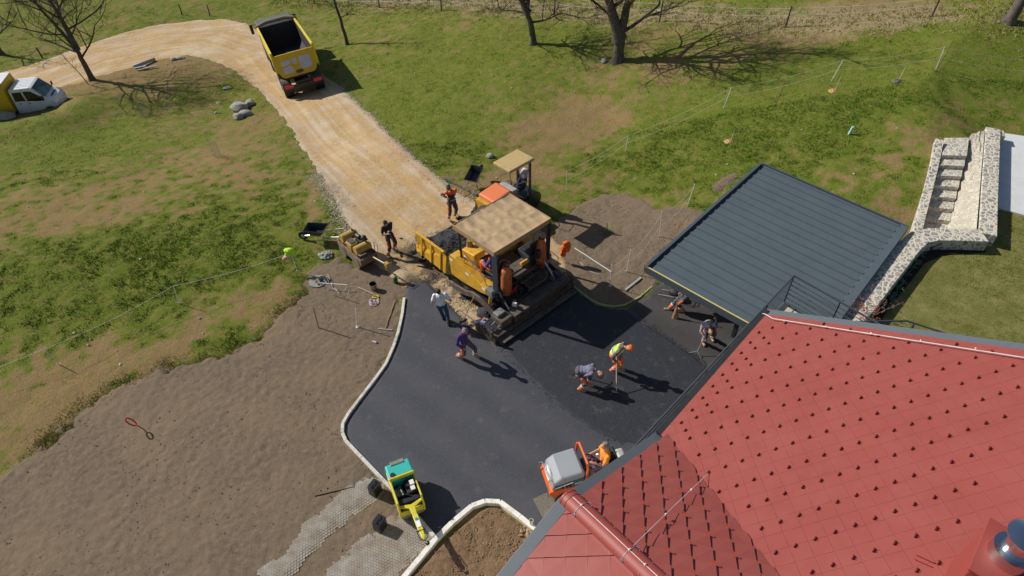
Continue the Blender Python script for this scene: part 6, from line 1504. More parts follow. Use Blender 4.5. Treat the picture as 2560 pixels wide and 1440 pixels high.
# ---------------------------------------------------------------- people
m_skin = mat('skin', (.47, .25, .17), .6, var=.06, scale=6)
def cloth(n, c, v=.12): return mat('cloth_' + n, c, .9, var=v, scale=9, bump=.5, bscale=22)
m_trg = cloth('grey_trousers', (.085, .08, .10)); m_trn = cloth('dark_trousers', (.05, .043, .052)); m_cuffo = cloth('hi_vis_orange', (.85, .16, .03)); m_refl = cloth('reflective_band', (.55, .56, .60), .03)
m_jean = cloth('blue_jeans', (.035, .075, .15)); m_boot = mat('tan_boots', (.30, .235, .16), .8, var=.2, scale=12); m_sole = mat('boot_sole', (.10, .08, .06), .8)
m_hair = mat('dark_hair', (.028, .018, .013), .7, var=.3, scale=40, bump=.8, bscale=60); m_hairb = mat('brown_hair', (.13, .07, .035), .7, var=.3, scale=40, bump=.8, bscale=60); m_hairg = mat('cropped_grey_hair', (.22, .16, .13), .8, var=.3, scale=40)
m_eye = mat('eye_dark', (.02, .015, .01), .3)
m_glove = mat('work_glove', (.22, .20, .18), .9)

def cap(mb, a, b, ra, rb, n=10):
    a = Vector(a); b = Vector(b); mb.tube([a, b], [ra, rb], n); mb.ell(a, ra, n=n, k=6); mb.ell(b, rb, n=n, k=6)
def ik(a, b, l1, l2, hint):
    d = b - a; L_ = d.length; mx = (l1 + l2) * .995
    if L_ > mx: b = a + d * (mx / L_); d = b - a; L_ = mx
    dn = d.normalized(); x = (l1 * l1 - l2 * l2 + L_ * L_) / (2 * L_); h = math.sqrt(max(0, l1 * l1 - x * x))
    hv = hint - dn * hint.dot(dn)
    if hv.length < 1e-4: hv = dn.orthogonal()
    return a + dn * x + hv.normalized() * h, b
def remesh(o, v, smooth_it=2):
    m = o.modifiers.new('remesh', 'REMESH'); m.mode = 'VOXEL'; m.voxel_size = v; m.use_smooth_shade = True
    s = o.modifiers.new('smooth', 'SMOOTH'); s.factor = .5; s.iterations = smooth_it
    return o
def person(label, az, feet, pel, neck, head, hands, shirt, trousers, sleeve='long', hair=None, hat=None, vest=None, cuffs=False, group=None, shoe=None, grip=(), looks=None, jacket2=None, twist=0.0, cscale=1.0, knee_out=0.15, base=None, toes=None):
    """all joints are places in the world; feet/hands given (right, left)"""
    f = Vector((math.cos(R(az)), math.sin(R(az)), 0)); rt = Vector((f.y, -f.x, 0)); up = Vector((0, 0, 1))
    fr, fl_ = [Vector(p) for p in feet]
    org = base if base is not None else Vector(((fr.x + fl_.x) / 2, (fr.y + fl_.y) / 2, min(fr.z, fl_.z)))
    t = thing('person', label, 'person', tuple(org), 0, group)
    Lc = lambda p: Vector(p) - org
    pel = Lc(pel); neck = Lc(neck); head = Lc(head); fr = Lc(fr); fl_ = Lc(fl_); hr_, hl_ = [Lc(h) for h in hands]
    sp = (neck - pel); 
    if sp.length > .60: sp = sp * (.56 / sp.length); head = pel + sp + (head - neck); neck = pel + sp
    if sp.length < .46: sp = sp * (.48 / sp.length); head = pel + sp + (head - neck); neck = pel + sp
    spn = sp.normalized(); rs = (rt * math.cos(twist) + f * math.sin(twist)).normalized(); rs = (rs - spn * rs.dot(spn)).normalized()
    fw = up.cross(rs).normalized() if abs(spn.z) > .3 else up
    bf = rs.cross(spn) * -1
    if bf.dot(f) < 0 and spn.z > .2: bf = -bf
    bf = spn.cross(rs); 
    if spn.z > 0 and bf.dot(f) < 0: bf = -bf
    hv = head - neck
    if hv.length > .22: hv = hv * (.2 / hv.length)
    if hv.length < .16: hv = (hv.normalized() if hv.length > .01 else spn) * .18
    head = neck + hv
    sh = [neck - spn * .06 + rs * .185, neck - spn * .06 - rs * .185]
    hp = [pel + rt * .095, pel - rt * .095]
    ank = [fr + up * .09, fl_ + up * .09]; kn = []
    for i in range(2):
        sgn = 1 if i == 0 else -1
        k_, a_ = ik(hp[i], ank[i], .44, .43, f + rt * sgn * knee_out); kn.append(k_); ank[i] = a_
    elb, wr = [], []
    for i, h in enumerate((hr_, hl_)):
        sgn = 1 if i == 0 else -1
        e_, w_ = ik(sh[i], h, .30, .27, -up * .9 + rs * sgn * .45 - f * .3); elb.append(e_); wr.append(w_)
    # head frame
    hz = hv.normalized(); hf = f - hz * f.dot(hz)
    if looks is not None: hf = Vector(looks) - hz * Vector(looks).dot(hz)
    if hf.length < .1: hf = -up - hz * (-up).dot(hz)
    hf.normalize(); hx = hf.cross(hz); HM = Matrix((hx, hf, hz)).transposed()
    TM = Matrix((rs, bf, spn)).transposed()
    # ---- body, one continuous surface
    mb = MB(); mid = pel.lerp(neck, .5) - bf * .0
    mb.ell(pel, (.155, .115, .13), TM, 14, 9); mb.ell(mid, (.145, .105, .19), TM, 14, 9); mb.ell(neck - spn * .14, (.175, .115, .16), TM, 14, 9)
    cap(mb, neck - spn * .05, neck + hv * .5, .058, .052)
    hc = head + hz * .035
    mb.ell(hc + hz * .02, (.078, .098, .105), HM, 16, 11); mb.ell(hc - hz * .055 + hf * .025, (.058, .066, .062), HM, 14, 9)
    mb.ell(hc + hf * .100 - hz * .012, (.013, .020, .024), HM, 8, 6)
    mb.ell(hc + hf * .084 - hz * .058, (.026, .012, .010), HM, 8, 6)
    for s_ in (-1, 1): mb.ell(hc + hx * s_ * .080, (.012, .020, .030), HM, 8, 6)
    for i in range(2):
        cap(mb, sh[i], elb[i], .052, .041); cap(mb, elb[i], wr[i], .041, .029)
        cap(mb, hp[i], kn[i], .082, .056); cap(mb, kn[i], ank[i], .056, .038)
        ffw = (Vector(toes[i]).normalized() if toes else f); cap(mb, ank[i] - up * .05 - ffw * .03, ank[i] - up * .05 + ffw * .14, .038, .032)
        # hand: palm, four fingers curled, thumb from the side
        fd = (wr[i] - elb[i]).normalized(); g = grip[i] if len(grip) > i and grip[i] is not None else None
        hd_ = fd if g is None else (fd - Vector(g).normalized() * fd.dot(Vector(g).normalized())).normalized() if (fd - Vector(g).normalized() * fd.dot(Vector(g).normalized())).length > .2 else fd
        side_ = (Vector(g).normalized() if g is not None else rt); side_ = (side_ - hd_ * side_.dot(hd_)).normalized(); pn = hd_.cross(side_).normalized()
        sgn = 1 if i == 0 else -1
        if pn.z > 0: pn = -pn
        PM = Matrix((side_, hd_, pn)).transposed(); pc_ = wr[i] + hd_ * .05
        mb.ell(pc_, (.042, .052, .018), PM, 12, 7)
        for q in range(4):
            ln = (.030, .034, .032, .026)[q]; b0 = pc_ + hd_ * .042 + side_ * (-.030 + .020 * q); b1 = b0 + hd_ * ln * .8 + pn * .012; b2 = b1 + pn * ln * .85 + hd_ * .004; b3 = b2 - hd_ * ln * .5 + pn * .012
            cap(mb, b0, b1, .0098, .0092, 6); cap(mb, b1, b2, .0092, .0086, 6); cap(mb, b2, b3, .0086, .008, 6)
        t0_ = pc_ - hd_ * .02 - side_ * sgn * .036; t1_ = t0_ - side_ * sgn * .022 + hd_ * .028 + pn * .01; t2_ = t1_ + hd_ * .020 + pn * .024 + side_ * sgn * .008
        cap(mb, t0_, t1_, .013, .011, 6); cap(mb, t1_, t2_, .011, .009, 6)
    b_ = mb.build('body', m_skin, t); remesh(b_, .0085, 1)
    for s_ in (-1, 1):
        e = MB(); e.ell(hc + hf * .090 + hx * s_ * .030 + hz * .008, .009, n=8, k=6); e.build('eye', m_eye, t)
    # ---- trousers
    mb = MB(); mb.ell(pel, (.172, .135, .13), TM, 14, 9)
    for i in range(2): cap(mb, hp[i], kn[i], .100, .075); cap(mb, kn[i], ank[i] + (kn[i] - ank[i]).normalized() * .04, .075, .062)
    o = mb.build('trousers', trousers, t); remesh(o, .014)
    dtx = bpy.data.textures.get('folds') or bpy.data.textures.new('folds', 'CLOUDS'); dtx.noise_scale = .07
    d_ = o.modifiers.new('folds', 'DISPLACE'); d_.texture = dtx; d_.strength = .022; d_.mid_level = .5
    if cuffs:
        for i in range(2):
            mb = MB(); u_ = (kn[i] - ank[i]).normalized(); cap(mb, ank[i] + u_ * .04, ank[i] + u_ * .17, .069, .076, 12); o2 = mb.build('trouser_cuff', m_cuffo, t); remesh(o2, .014)
            mb = MB(); mb.tube([ank[i] + u_ * .19, ank[i] + u_ * .235], [.082, .083], 14); mb.build('reflective_band', m_refl, t)
            mb = MB(); cap(mb, kn[i] + (hp[i] - kn[i]) * .05 + rs * .03 * (1 if i == 0 else -1) , kn[i] + (hp[i] - kn[i]) * .5 + rs * .045 * (1 if i == 0 else -1), .060, .066, 10); o2 = mb.build('trouser_side_panel', m_cuffo, t); remesh(o2, .016)
    # ---- boots
    for i in range(2):
        mb = MB(); ffw = (Vector(toes[i]).normalized() if toes else f); a_ = ank[i] - up * .045; cap(mb, a_ - ffw * .05, a_ + ffw * .16, .055, .046, 12); cap(mb, ank[i] - up * .02, ank[i] + up * .06, .058, .058, 12)
        o2 = mb.build('boot', shoe or m_boot, t); remesh(o2, .013)
    # ---- shirt
    mb = MB(); mb.ell(pel + spn * .08, (.165, .128, .12), TM, 14, 9); mb.ell(mid, (.162, .125, .20), TM, 14, 9); mb.ell(neck - spn * .14, (.195, .135, .17), TM, 14, 9); cap(mb, neck - spn * .05, neck + hv * .18, .075, .066)
    for i in range(2):
        cap(mb, sh[i], sh[i].lerp(elb[i], .62 if sleeve == 'short' else 1), .073, .062 if sleeve == 'short' else .055)
        if sleeve == 'long': cap(mb, elb[i], elb[i].lerp(wr[i], .9), .055, .044)
    o = mb.build('jacket' if sleeve == 'long' and jacket2 else 'shirt', shirt, t); remesh(o, .014)
    d_ = o.modifiers.new('folds', 'DISPLACE'); d_.texture = dtx; d_.strength = .020; d_.mid_level = .5
    if vest:
        mb = MB(); mb.ell(pel + spn * .06, (.182, .145, .15), TM, 14, 9); mb.ell(mid, (.180, .143, .21), TM, 14, 9); mb.ell(neck - spn * .15, (.205, .152, .165), TM, 14, 9)
        o = mb.build('safety_vest', vest, t); remesh(o, .014)
        for fz in (.28, .46):
            c_ = pel.lerp(neck, fz); mb = MB(); mb.tube([c_ + rs * .189 * math.cos(R(a)) + bf * .152 * math.sin(R(a)) for a in range(0, 360, 15)], .020, 6, closed=True); mb.build('reflective_band', m_refl, t)
    if jacket2:
        mb = MB(); mb.ell(neck - spn * .10, (.204, .146, .125), TM, 14, 9)
        for i in range(2): cap(mb, sh[i], sh[i].lerp(elb[i], .35), .080, .072)
        o = mb.build('jacket_yoke', jacket2, t); remesh(o, .014)
        mb = MB(); c_ = pel.lerp(neck, .22); mb.tube([c_ + rs * .176 * math.cos(R(a)) + bf * .140 * math.sin(R(a)) for a in range(0, 360, 15)], .018, 6, closed=True); mb.build('reflective_band', m_refl, t)
        for i in range(2):
            q = elb[i].lerp(wr[i], .25); u_ = (wr[i] - elb[i]).normalized(); mb = MB(); mb.tube([q, q + u_ * .045], [.058, .057], 12); mb.build('reflective_band', m_refl, t)
    if hair:
        mb = MB(); mb.ell(hc + hz * .040 - hf * .018, (.087, .100, .098), HM, 16, 11); 
        for q in range(14):
            a_ = q * 2.4; mb.ell(hc + hz * (.10 + .02 * math.sin(q)) + hx * .045 * math.cos(a_) + hf * (.045 * math.sin(a_) - .01), (.030, .034, .026), HM, 8, 5)
        o = mb.build('hair', hair, t); remesh(o, .010)
    if hat == 'helmet':
        mb = MB(); mb.lathe([(.118, -.005), (.116, .03), (.104, .075), (.078, .105), (.04, .122), (0.0001, .126)], hc + hz * .02, 20, HM); mb.ell(hc + hz * .022 + hf * .085, (.075, .06, .012), HM, 12, 6); mb.build('helmet', m_cuffo if 0 else mat('orange_helmet', (.85, .17, .02), .35), t, smooth=50)
    if hat == 'cap':
        mb = MB(); mb.lathe([(.100, 0), (.098, .04), (.08, .08), (.04, .10), (.0001, .104)], hc + hz * .03, 16, HM); mb.ell(hc + hz * .035 + hf * .10, (.06, .06, .010), HM, 12, 6); mb.build('cap', mat('grey_cap', (.10, .11, .12), .9), t, smooth=50)
    wr_w = [w_ + org + (w_ - e_).normalized() * .06 for w_, e_ in zip(wr, elb)]
    return t, wr_w

def tool_pole(name, label, cat, a, b, r, mt, build_head, group=None):
    """pole from a (top) to b (working end); head built in a frame at b"""
    a = Vector(a); b = Vector(b); t = thing(name, label, cat, tuple(b), 0, group)
    mb = MB(); n_ = 6; pts = [(a - b) * (i / n_) for i in range(n_ + 1)]; mb.tube(pts, r, 8); mb.build('handle', mt, t)
    build_head(t, (b - a).normalized()); return t
def shovel_head(mt_=None, w_=.15, l_=.30):
    def f_(t, d):
        s_ = d.cross(Vector((0, 0, 1))); s_ = s_.normalized() if s_.length > .1 else Vector((1, 0, 0)); n_ = s_.cross(d).normalized()
        mb = MB(); vs = []; rows = [(-.05, .35, .01), (.0, 1, 0), (l_ * .6, 1, .0), (l_ * .85, .75, .01), (l_, .12, .02)]
        for x, k, z in rows:
            for j in (-1, -.5, 0, .5, 1): vs.append(d * x + s_ * (w_ * k * j) + n_ * (z + .04 * j * j))
        o_ = len(vs); vs += [v - n_ * .004 for v in vs]
        fs = [(i * 5 + j, i * 5 + j + 1, (i + 1) * 5 + j + 1, (i + 1) * 5 + j) for i in range(4) for j in range(4)]
        mb.add(vs, fs + [tuple(o_ + q for q in reversed(f__)) for f__ in fs]); mb.build('blade', mt_ or m_blackp, t, smooth=50)
    return f_
def rake_head(mt_, w_=.42, brace=.32, dirv=None):
    def f_(t, d):
        s_ = d.cross(Vector((0, 0, 1))); s_ = s_.normalized() if s_.length > .1 else Vector((1, 0, 0))
        if dirv is not None: s_ = Vector(dirv).normalized()
        tipc = Vector((d.x, d.y, 0)).normalized() * .18 - Vector((0, 0, 0.0))
        mb = MB(); 
        for k in (-1, 1): mb.tube([-d * .02, tipc * .6 + s_ * k * w_ * .62 + Vector((0, 0, -.16))], .011, 6)
        mb.build('brace', mt_, t)
        mb = MB(); c_ = tipc * .6 + Vector((0, 0, -.18)); mb.beam(c_ - s_ * w_, c_ + s_ * w_, .012, .07); mb.build('rake_bar', m_blackp, t, smooth=0)
    return f_
Z = 0.05
GA = 0.05
def g0(px, py): return W(px, py, GA)
def B(px, py, z):
    """point at height z standing over the ground seen at row py, whose own picture column is px"""
    y = W(px, py, GA).y; dep = y * CP - (z - HC) * SP
    return Vector(((px - 1280) / FPX * dep, y, z))
# 1 white T-shirt, seen from behind
p, h = person('person in white T-shirt and blue jeans with his back to the camera', 98, (g0(1122, 812), g0(1108, 796)), B(1103, 808, .95), B(1099, 806, 1.47), B(1096, 812, 1.70), (B(1114, 802, 1.18), B(1090, 800, 1.2)),
              cloth('white_tshirt', (.74, .74, .80)), m_jean, 'short', m_hair, shoe=m_black, looks=(0.1, 1, 0))
# 2 purple sweater
p, h = person('person in purple sweater and grey and orange trousers walking over the new asphalt', -38, (g0(1146, 893), g0(1188, 890)), B(1161, 898, .88), B(1156, 898, 1.36), B(1161, 903, 1.50), (B(1157, 908, .80), B(1172, 880, .95)),
              cloth('purple_sweater', (.075, .035, .17)), m_trg, 'long', m_hairg, cuffs=True)
# 3 grey-blue shirt, bent low with shovel
sA, sB = B(1452, 962, .55), g0(1530, 963)
sdv = (sB - sA).normalized()
p, h = person('person in grey-blue shirt bent low over a black shovel', -22, (g0(1450, 976), g0(1470, 963)), B(1448, 965, .84), B(1476, 968, .93), B(1490, 975, .84), (B(1441, 968, .62), B(1466, 966, .55)),
              cloth('blue_grey_shirt', (.17, .17, .25)), m_trg, 'long', m_hairb, cuffs=True, grip=(sdv, sdv))
sd_ = (h[1] - h[0]).normalized() if (h[1] - h[0]).length > .1 else sdv
tool_pole('shovel', 'black shovel held low by the bent worker in grey-blue shirt', 'shovel', h[0] - sdv * .15, sB, .016, m_blackp, shovel_head())
# 4 hi-vis vest
rA_, rB_ = B(1541, 930, .95), g0(1541, 985)
p, h = person('person in yellow safety vest and orange helmet raking fresh asphalt', -30, (g0(1530, 929), g0(1548, 922)), B(1534, 926, .90), B(1554, 930, 1.28), B(1568, 935, 1.32), (B(1540, 945, .84), B(1546, 948, .70)),
              cloth('mauve_sweater', (.15, .11, .13)), m_cuffo, 'long', None, hat='helmet', vest=cloth('hi_vis_yellow', (.50, .80, .06)), cuffs=True)
tool_pole('rake', 'long pale-handled rake held by the worker in the yellow vest', 'rake', B(1541, 938, 1.0), B(1541, 985, .22), .014, mat('pale_pole', (.55, .46, .34), .6), rake_head(m_steel, .36, dirv=(.95, -.25, 0)), 'rakes')
# 5 grey sweater near the carport
p, h = person('person in grey sweater bent over a silver rake near the carport edge', -85, (g0(1757, 857), g0(1779, 846)), B(1772, 850, .88), B(1772, 866, 1.12), B(1777, 877, 1.04), (B(1763, 874, .62), B(1790, 848, 1.0)),
              cloth('grey_sweater', (.40, .37, .43)), m_trg, 'long', m_hairb, cuffs=True)
tool_pole('rake', 'silver rake with Y-shaped brace held by the worker in grey sweater', 'rake', B(1773, 864, .98), B(1743, 886, .20), .013, m_silver, rake_head(m_silver, .40, dirv=(.8, -.6, 0)), 'rakes')
# 6 worker sweeping under the carport edge
p, h = person('person sweeping with a broom, upper body hidden under the carport roof', 175, (g0(1673, 775), g0(1706, 780)), B(1716, 778, .86), B(1732, 764, 1.34), B(1728, 768, 1.56), (B(1712, 772, 1.15), B(1702, 778, .98)),
              m_cuffo, m_trg, 'long', m_hair, cuffs=True)
def broom_head(t, d):
    s_ = d.cross(Vector((0, 0, 1))).normalized() if d.cross(Vector((0, 0, 1))).length > .1 else Vector((1, 0, 0)); mb = MB(); n_ = s_.cross(d).normalized()
    vs = []
    for x, w_, k in ((-.10, .025, .025), (0, .06, .04), (.25, .11, .05), (.42, .13, .055)):
        vs += [d * x + s_ * w_ * math.cos(R(a)) + n_ * k * math.sin(R(a)) for a in range(0, 360, 30)]
    mb.add(vs, [(i * 12 + j, i * 12 + (j + 1) % 12, (i + 1) * 12 + (j + 1) % 12, (i + 1) * 12 + j) for i in range(3) for j in range(12)] + [tuple(range(36, 48))]); mb.build('bristles', mat('straw_bristles', (.42, .27, .12), .9, var=.35, scale=30, bump=1, bscale=60), t)
tool_pole('broom', 'straw besom broom swept by the worker at the carport edge', 'broom', B(1700, 786, 1.35), B(1691, 793, .42), .014, m_wood, broom_head)
# 7 orange/navy jacket with shovel on the track
GA = 0.04
p, h = person('person in orange and navy work jacket with grey cap standing with a shovel', -65, (g0(1122, 549), g0(1137, 541)), B(1129, 545, .92), B(1127, 545, 1.46), B(1122, 549, 1.64), (B(1117, 550, 1.18), B(1122, 551, 1.02)),
              cloth('navy_jacket', (.045, .040, .065)), m_trg, 'long', m_hair, hat='cap', cuffs=True, jacket2=m_cuffo, looks=(-.3, -.8, -.5))
tool_pole('shovel', 'dark shovel held by the worker in the orange and navy jacket', 'shovel', B(1115, 546, 1.35), g0(1147, 543), .016, m_wood, shovel_head())
# 8 black T-shirt with shovel
p, h = person('person in black T-shirt and work trousers leaning on a shovel near the hopper', -45, (g0(971, 640), g0(984, 624)), B(973, 632, .92), B(966, 632, 1.46), B(964, 638, 1.63), (B(969, 644, 1.22), B(972, 640, 1.28)),
              cloth('black_tshirt', (.022, .022, .028)), m_trn, 'short', m_hair, cuffs=True, looks=(.5, -.6, -.6), shoe=m_sole)
tool_pole('shovel', 'pointed black shovel with long wooden handle held by the worker in black T-shirt', 'shovel', B(967, 636, 1.38), g0(1000, 636), .016, m_wood, shovel_head(w_=.16))
# 9 driver on the grey-orange roller
gl = Vector(gr.location); gR_ = Matrix.Rotation(gr.rotation_euler.z, 3, 'Z')
def gw_(x, y, z): return gl + gR_ @ Vector((x, y, z))
gaz = math.degrees(gr.rotation_euler.z)
p, h = person('person in orange shirt driving the grey-hooded roller', gaz, (gw_(-.12, -.16, .47), gw_(-.14, .16, .47)), gw_(-.62, 0, .95), gw_(-.60, 0, 1.47), gw_(-.57, 0, 1.68), (gw_(-.30, -.24, 1.10), gw_(-.24, .14, 1.22)),
              cloth('bright_orange_shirt', (.88, .28, .03)), cloth('purple_grey_trousers', (.13, .105, .17)), 'short', m_hairg, shoe=m_boot, base=gw_(-.62, 0, .84))
# 10 paver operator under the canopy
def pw_(x, y, z): return pv0 + Matrix.Rotation(R(PA), 3, 'Z') @ Vector((x, y, z))
p, h = person('person in purple top and orange trousers sitting under the paver canopy', PA, (pw_(-.02, .74, 1.26), pw_(-.02, .98, 1.26)), pw_(-.46, .86, 1.70), pw_(-.48, .86, 2.20), pw_(-.45, .86, 2.40), (pw_(-.02, .70, 1.95), pw_(-.12, 1.02, 1.88)),
               cloth('violet_shirt', (.09, .07, .22)), m_cuffo, 'long', m_hair, shoe=m_sole, base=pw_(-.46, .86, 1.62))
# ---------------------------------------------------------------- bare trees
m_bark = mat('grey_brown_bark', (.085, .068, .055), .95, var=.4, scale=10, bump=1.0, bscale=20, dirt=(.15, .13, .11), dirt_amt=.4, dscale=4)
m_twigd = mat('bare_twigs', (.075, .055, .042), .95, var=.3, scale=6)
def branch(mb, p, d, l, r, depth, rnd, droop=0.0, spread=.75):
    n = 4; pts = [p]; q = p; dd = d.normalized()
    for i in range(n):
        dd = (dd + Vector((rnd.uniform(-1, 1), rnd.uniform(-1, 1), rnd.uniform(-1, 1))) * .20 + Vector((0, 0, .06 - droop))).normalized(); q = q + dd * l / n; pts.append(q)
    mb.tube(pts, [r * (1 - .55 * i / n) for i in range(n + 1)], 6 if r > .05 else (4 if r > .012 else 3), caps=False)
    if depth <= 0: return
    k = rnd.randint(3, 4) if depth > 1 else rnd.randint(3, 5)
    for j in range(k):
        t = rnd.uniform(.35, 1.0) if j else 1.0; i = min(n - 1, int(t * n)); bp = pts[i].lerp(pts[i + 1], t * n - i)
        ax = Vector((rnd.uniform(-1, 1), rnd.uniform(-1, 1), rnd.uniform(-.35, .8))).normalized()
        nd = (dd * (1 - spread * .5) + ax * spread).normalized()
        branch(mb, bp, nd, l * rnd.uniform(.58, .85), max(.007, r * .56 * (1.1 - .3 * t)), depth - 1, rnd, droop, spread)
def tree(label, base, trunks, r0, limbs, seed, depth=4, ll=1.9, droop=0.0, group='bare trees in the meadow'):
    """trunks: list of lists of offsets (x,y,z) from the base"""
    t = thing('tree', label, 'tree', tuple(base), 0, group); rnd = random.Random(seed)
    mt_ = MB(); mc = MB()
    for tk in trunks:
        pts = [Vector(p) for p in tk]; n = len(pts); 
        fine = []
        for a, b in zip(pts, pts[1:]):
            for j in range(3): fine.append(a.lerp(b, j / 3) + Vector((rnd.uniform(-.03, .03), rnd.uniform(-.03, .03), 0)) * (1 if fine else 0))
        fine.append(pts[-1]); m = len(fine)
        rs = [r0 * (1.35 if i == 0 else 1) * (1 - .72 * i / (m - 1)) for i in range(m)]
        mt_.tube(fine, rs, 12)
        for k in range(limbs):
            f = .32 + .68 * (k + rnd.random() * .6) / limbs; f = min(f, .999); i = int(f * (m - 1)); bp = fine[i].lerp(fine[i + 1], f * (m - 1) - i)
            a = k * 2.4 + rnd.uniform(-.4, .4); d = Vector((math.cos(a), math.sin(a), rnd.uniform(.1, .9)))
            branch(mc, bp, d, ll * (1.25 - .6 * f) * rnd.uniform(.8, 1.2), r0 * .42 * (1 - .5 * f), depth, rnd, droop)
        branch(mc, fine[-1], fine[-1] - fine[-2], ll, rs[-1], depth, rnd, droop)
    mt_.build('trunk', m_bark, t, smooth=60); mc.build('crown', m_twigd, t, smooth=0); return t
b = G(232, 201); tree('bare spreading tree between the white van and the stone track bend', b, [[(0, 0, -.1), (-.1, .05, 1.2), (-.25, .1, 2.2), (-1.0, .2, 3.8), (-1.9, .3, 5.6)], [(-.25, .1, 2.1), (-.3, .2, 3.4), (-.6, .3, 5.0), (-.9, .3, 6.2)]], .20, 9, 3, 4, 3.0)
b = G(868, 111); tree('slim bare tree standing alone right of the dump truck', b, [[(0, 0, -.1), (-.12, .05, 1.2), (-.35, .1, 2.6), (-.55, .1, 4.2), (-.8, .1, 5.6)]], .13, 5, 5, 3, .9)
b = G(1333, 110); tree('crooked bare tree, the left one of the pair near the field fence', b, [[(0, 0, -.1), (-.10, .05, 1.0), (-.40, .1, 2.0), (-.35, .15, 3.2), (-.2, .2, 4.6)], [(-.38, .1, 1.9), (-.95, .2, 2.9), (-1.5, .3, 4.2)]], .22, 7, 11, 4, 1.9, .03)
b = G(1545, 152); bt = tree('thick forked bare tree with a small bird box, the right one of the pair', b, [[(0, 0, -.1), (-.02, .05, 1.0), (.05, .1, 2.0), (.22, .1, 3.4), (.35, .2, 5.2), (.8, .3, 7.4)], [(-.06, .05, 1.3), (-.55, .1, 2.5), (-.95, .15, 3.7), (-1.5, .3, 5.4), (-1.9, .3, 7.0)]], .34, 9, 21, 4, 2.5, .03)
nb = thing('bird_box', 'small yellow bird box fixed to the thick forked tree', 'bird box', tuple(Vector(b) + Vector((.32, -.42, 3.25))))
mb = MB(); mb.bx(-.10, -.10, 0, .10, .10, .34); mb.build('box', mat('yellow_pine', (.60, .42, .12), .7), nb, smooth=0, bevel=.01)
mb = MB(); mb.prism([(-.14, .34), (.14, .34), (.14, .37), (-.14, .42)], -.15, .13, 'x'); mb.build('roof', mat('yellow_pine', (.60, .42, .12), .7), nb, smooth=0)
mb = MB(); mb.cyl((0, -.105, .22), (0, -.098, .22), .025, n=12); mb.build('entrance_hole', m_dark, nb)
b = G(2522, 54); tree('grey leaning tree trunk at the upper right corner', b, [[(0, 0, -.1), (.15, .05, .9), (.5, .1, 2.2), (1.0, .2, 4.2), (1.3, .2, 6.0)]], .30, 6, 31, 3, 2.0)
b = G(4, 136); tree('dark bare tree cut by the left edge above the track', b, [[(0, 0, -.1), (-.15, 0, 1.0), (-.5, .1, 2.4), (-.9, .2, 4.5)]], .22, 5, 41, 3, 1.8)
b = G(60, -70); tree('bare tree beyond the track, its twigs hanging into the top left corner', b, [[(0, 0, -.1), (.1, 0, 1.6), (.2, .1, 3.4), (.4, .2, 5.6)]], .22, 8, 51, 4, 2.4, .08)
b = G(420, -110); tree('bare tree above the track bend, only its lowest twigs in view', b, [[(0, 0, -.1), (.1, 0, 1.4), (.0, .1, 3.0), (.2, .2, 5.0)]], .20, 8, 61, 4, 2.2, .08)
sp = thing('sapling', 'thin leafless sapling leaning beside the foot of the spreading tree', 'sapling', tuple(G(222, 212))); mb = MB(); rnd = random.Random(4)
mb.tube([(0, 0, 0), (-.35, .05, .9), (-.8, .1, 1.7), (-1.1, .1, 2.5)], [.03, .025, .018, .008], 6); mb.build('trunk', m_bark, sp)
mb = MB()
for k in range(14): branch(mb, Vector((-.35 - .75 * k / 14, .07, .9 + 1.6 * k / 14)), Vector((rnd.uniform(-1, 1), rnd.uniform(-1, 1), .3)), .4, .008, 1, rnd)
mb.build('crown', m_twigd, sp, smooth=0)

# ---------------------------------------------------------------- field fence along the top
m_fpost = mat('weathered_fence_post', (.075, .06, .05), .95, var=.3, scale=12)
m_tape = mat('white_fence_tape', (.62, .62, .60), .7, var=.03)
fence = thing('field_fence', 'wooden post fence with white tape along the top edge of the meadow', 'fence', tuple(G(1100, 27)))
fo = Vector(fence.location); tops = []
for px, py, ty in ((455, 37, 10), (525, 40, 16), (786, 10, -15), (948, 19, -10), (1103, 27, -18), (1385, 37, -12), (1648, 55, 2), (1963, 69, 15), (2330, 40, -10)):
    g = G(px, py); h = max(.9, up_to(g, ty)); mb = MB(); mb.tube([g - fo - Vector((0, 0, .1)), g - fo + Vector((.02, 0, h * .5)), g - fo + Vector((.04 * (px > 1280) , 0, h))], [.05, .048, .04], 7); mb.build('fence_post', m_fpost, fence); tops.append((px, g, h))
for hf in (.55, .88):
    for (pa, a, ha), (pb, b_, hb) in zip(tops[2:], tops[3:]):
        mb = MB(); A = a - fo + Vector((0, 0, ha * hf)); B_ = b_ - fo + Vector((0, 0, hb * hf)); mb.tube([A.lerp(B_, k / 8) - Vector((0, 0, .10 * math.sin(math.pi * k / 8))) for k in range(9)], .012, 4); mb.build('fence_tape', m_tape, fence)
for px, py, lb in ((107, 146, 'short dark wooden post beside the far side of the track'),):
    g = G(px, py); mb = MB(); mb.tube([(0, 0, -.05), (-.05, 0, .5), (-.12, 0, .85)], [.06, .055, .05], 7); tag(mb.build('fence_post', m_fpost, loc=tuple(g)), lb, 'post')

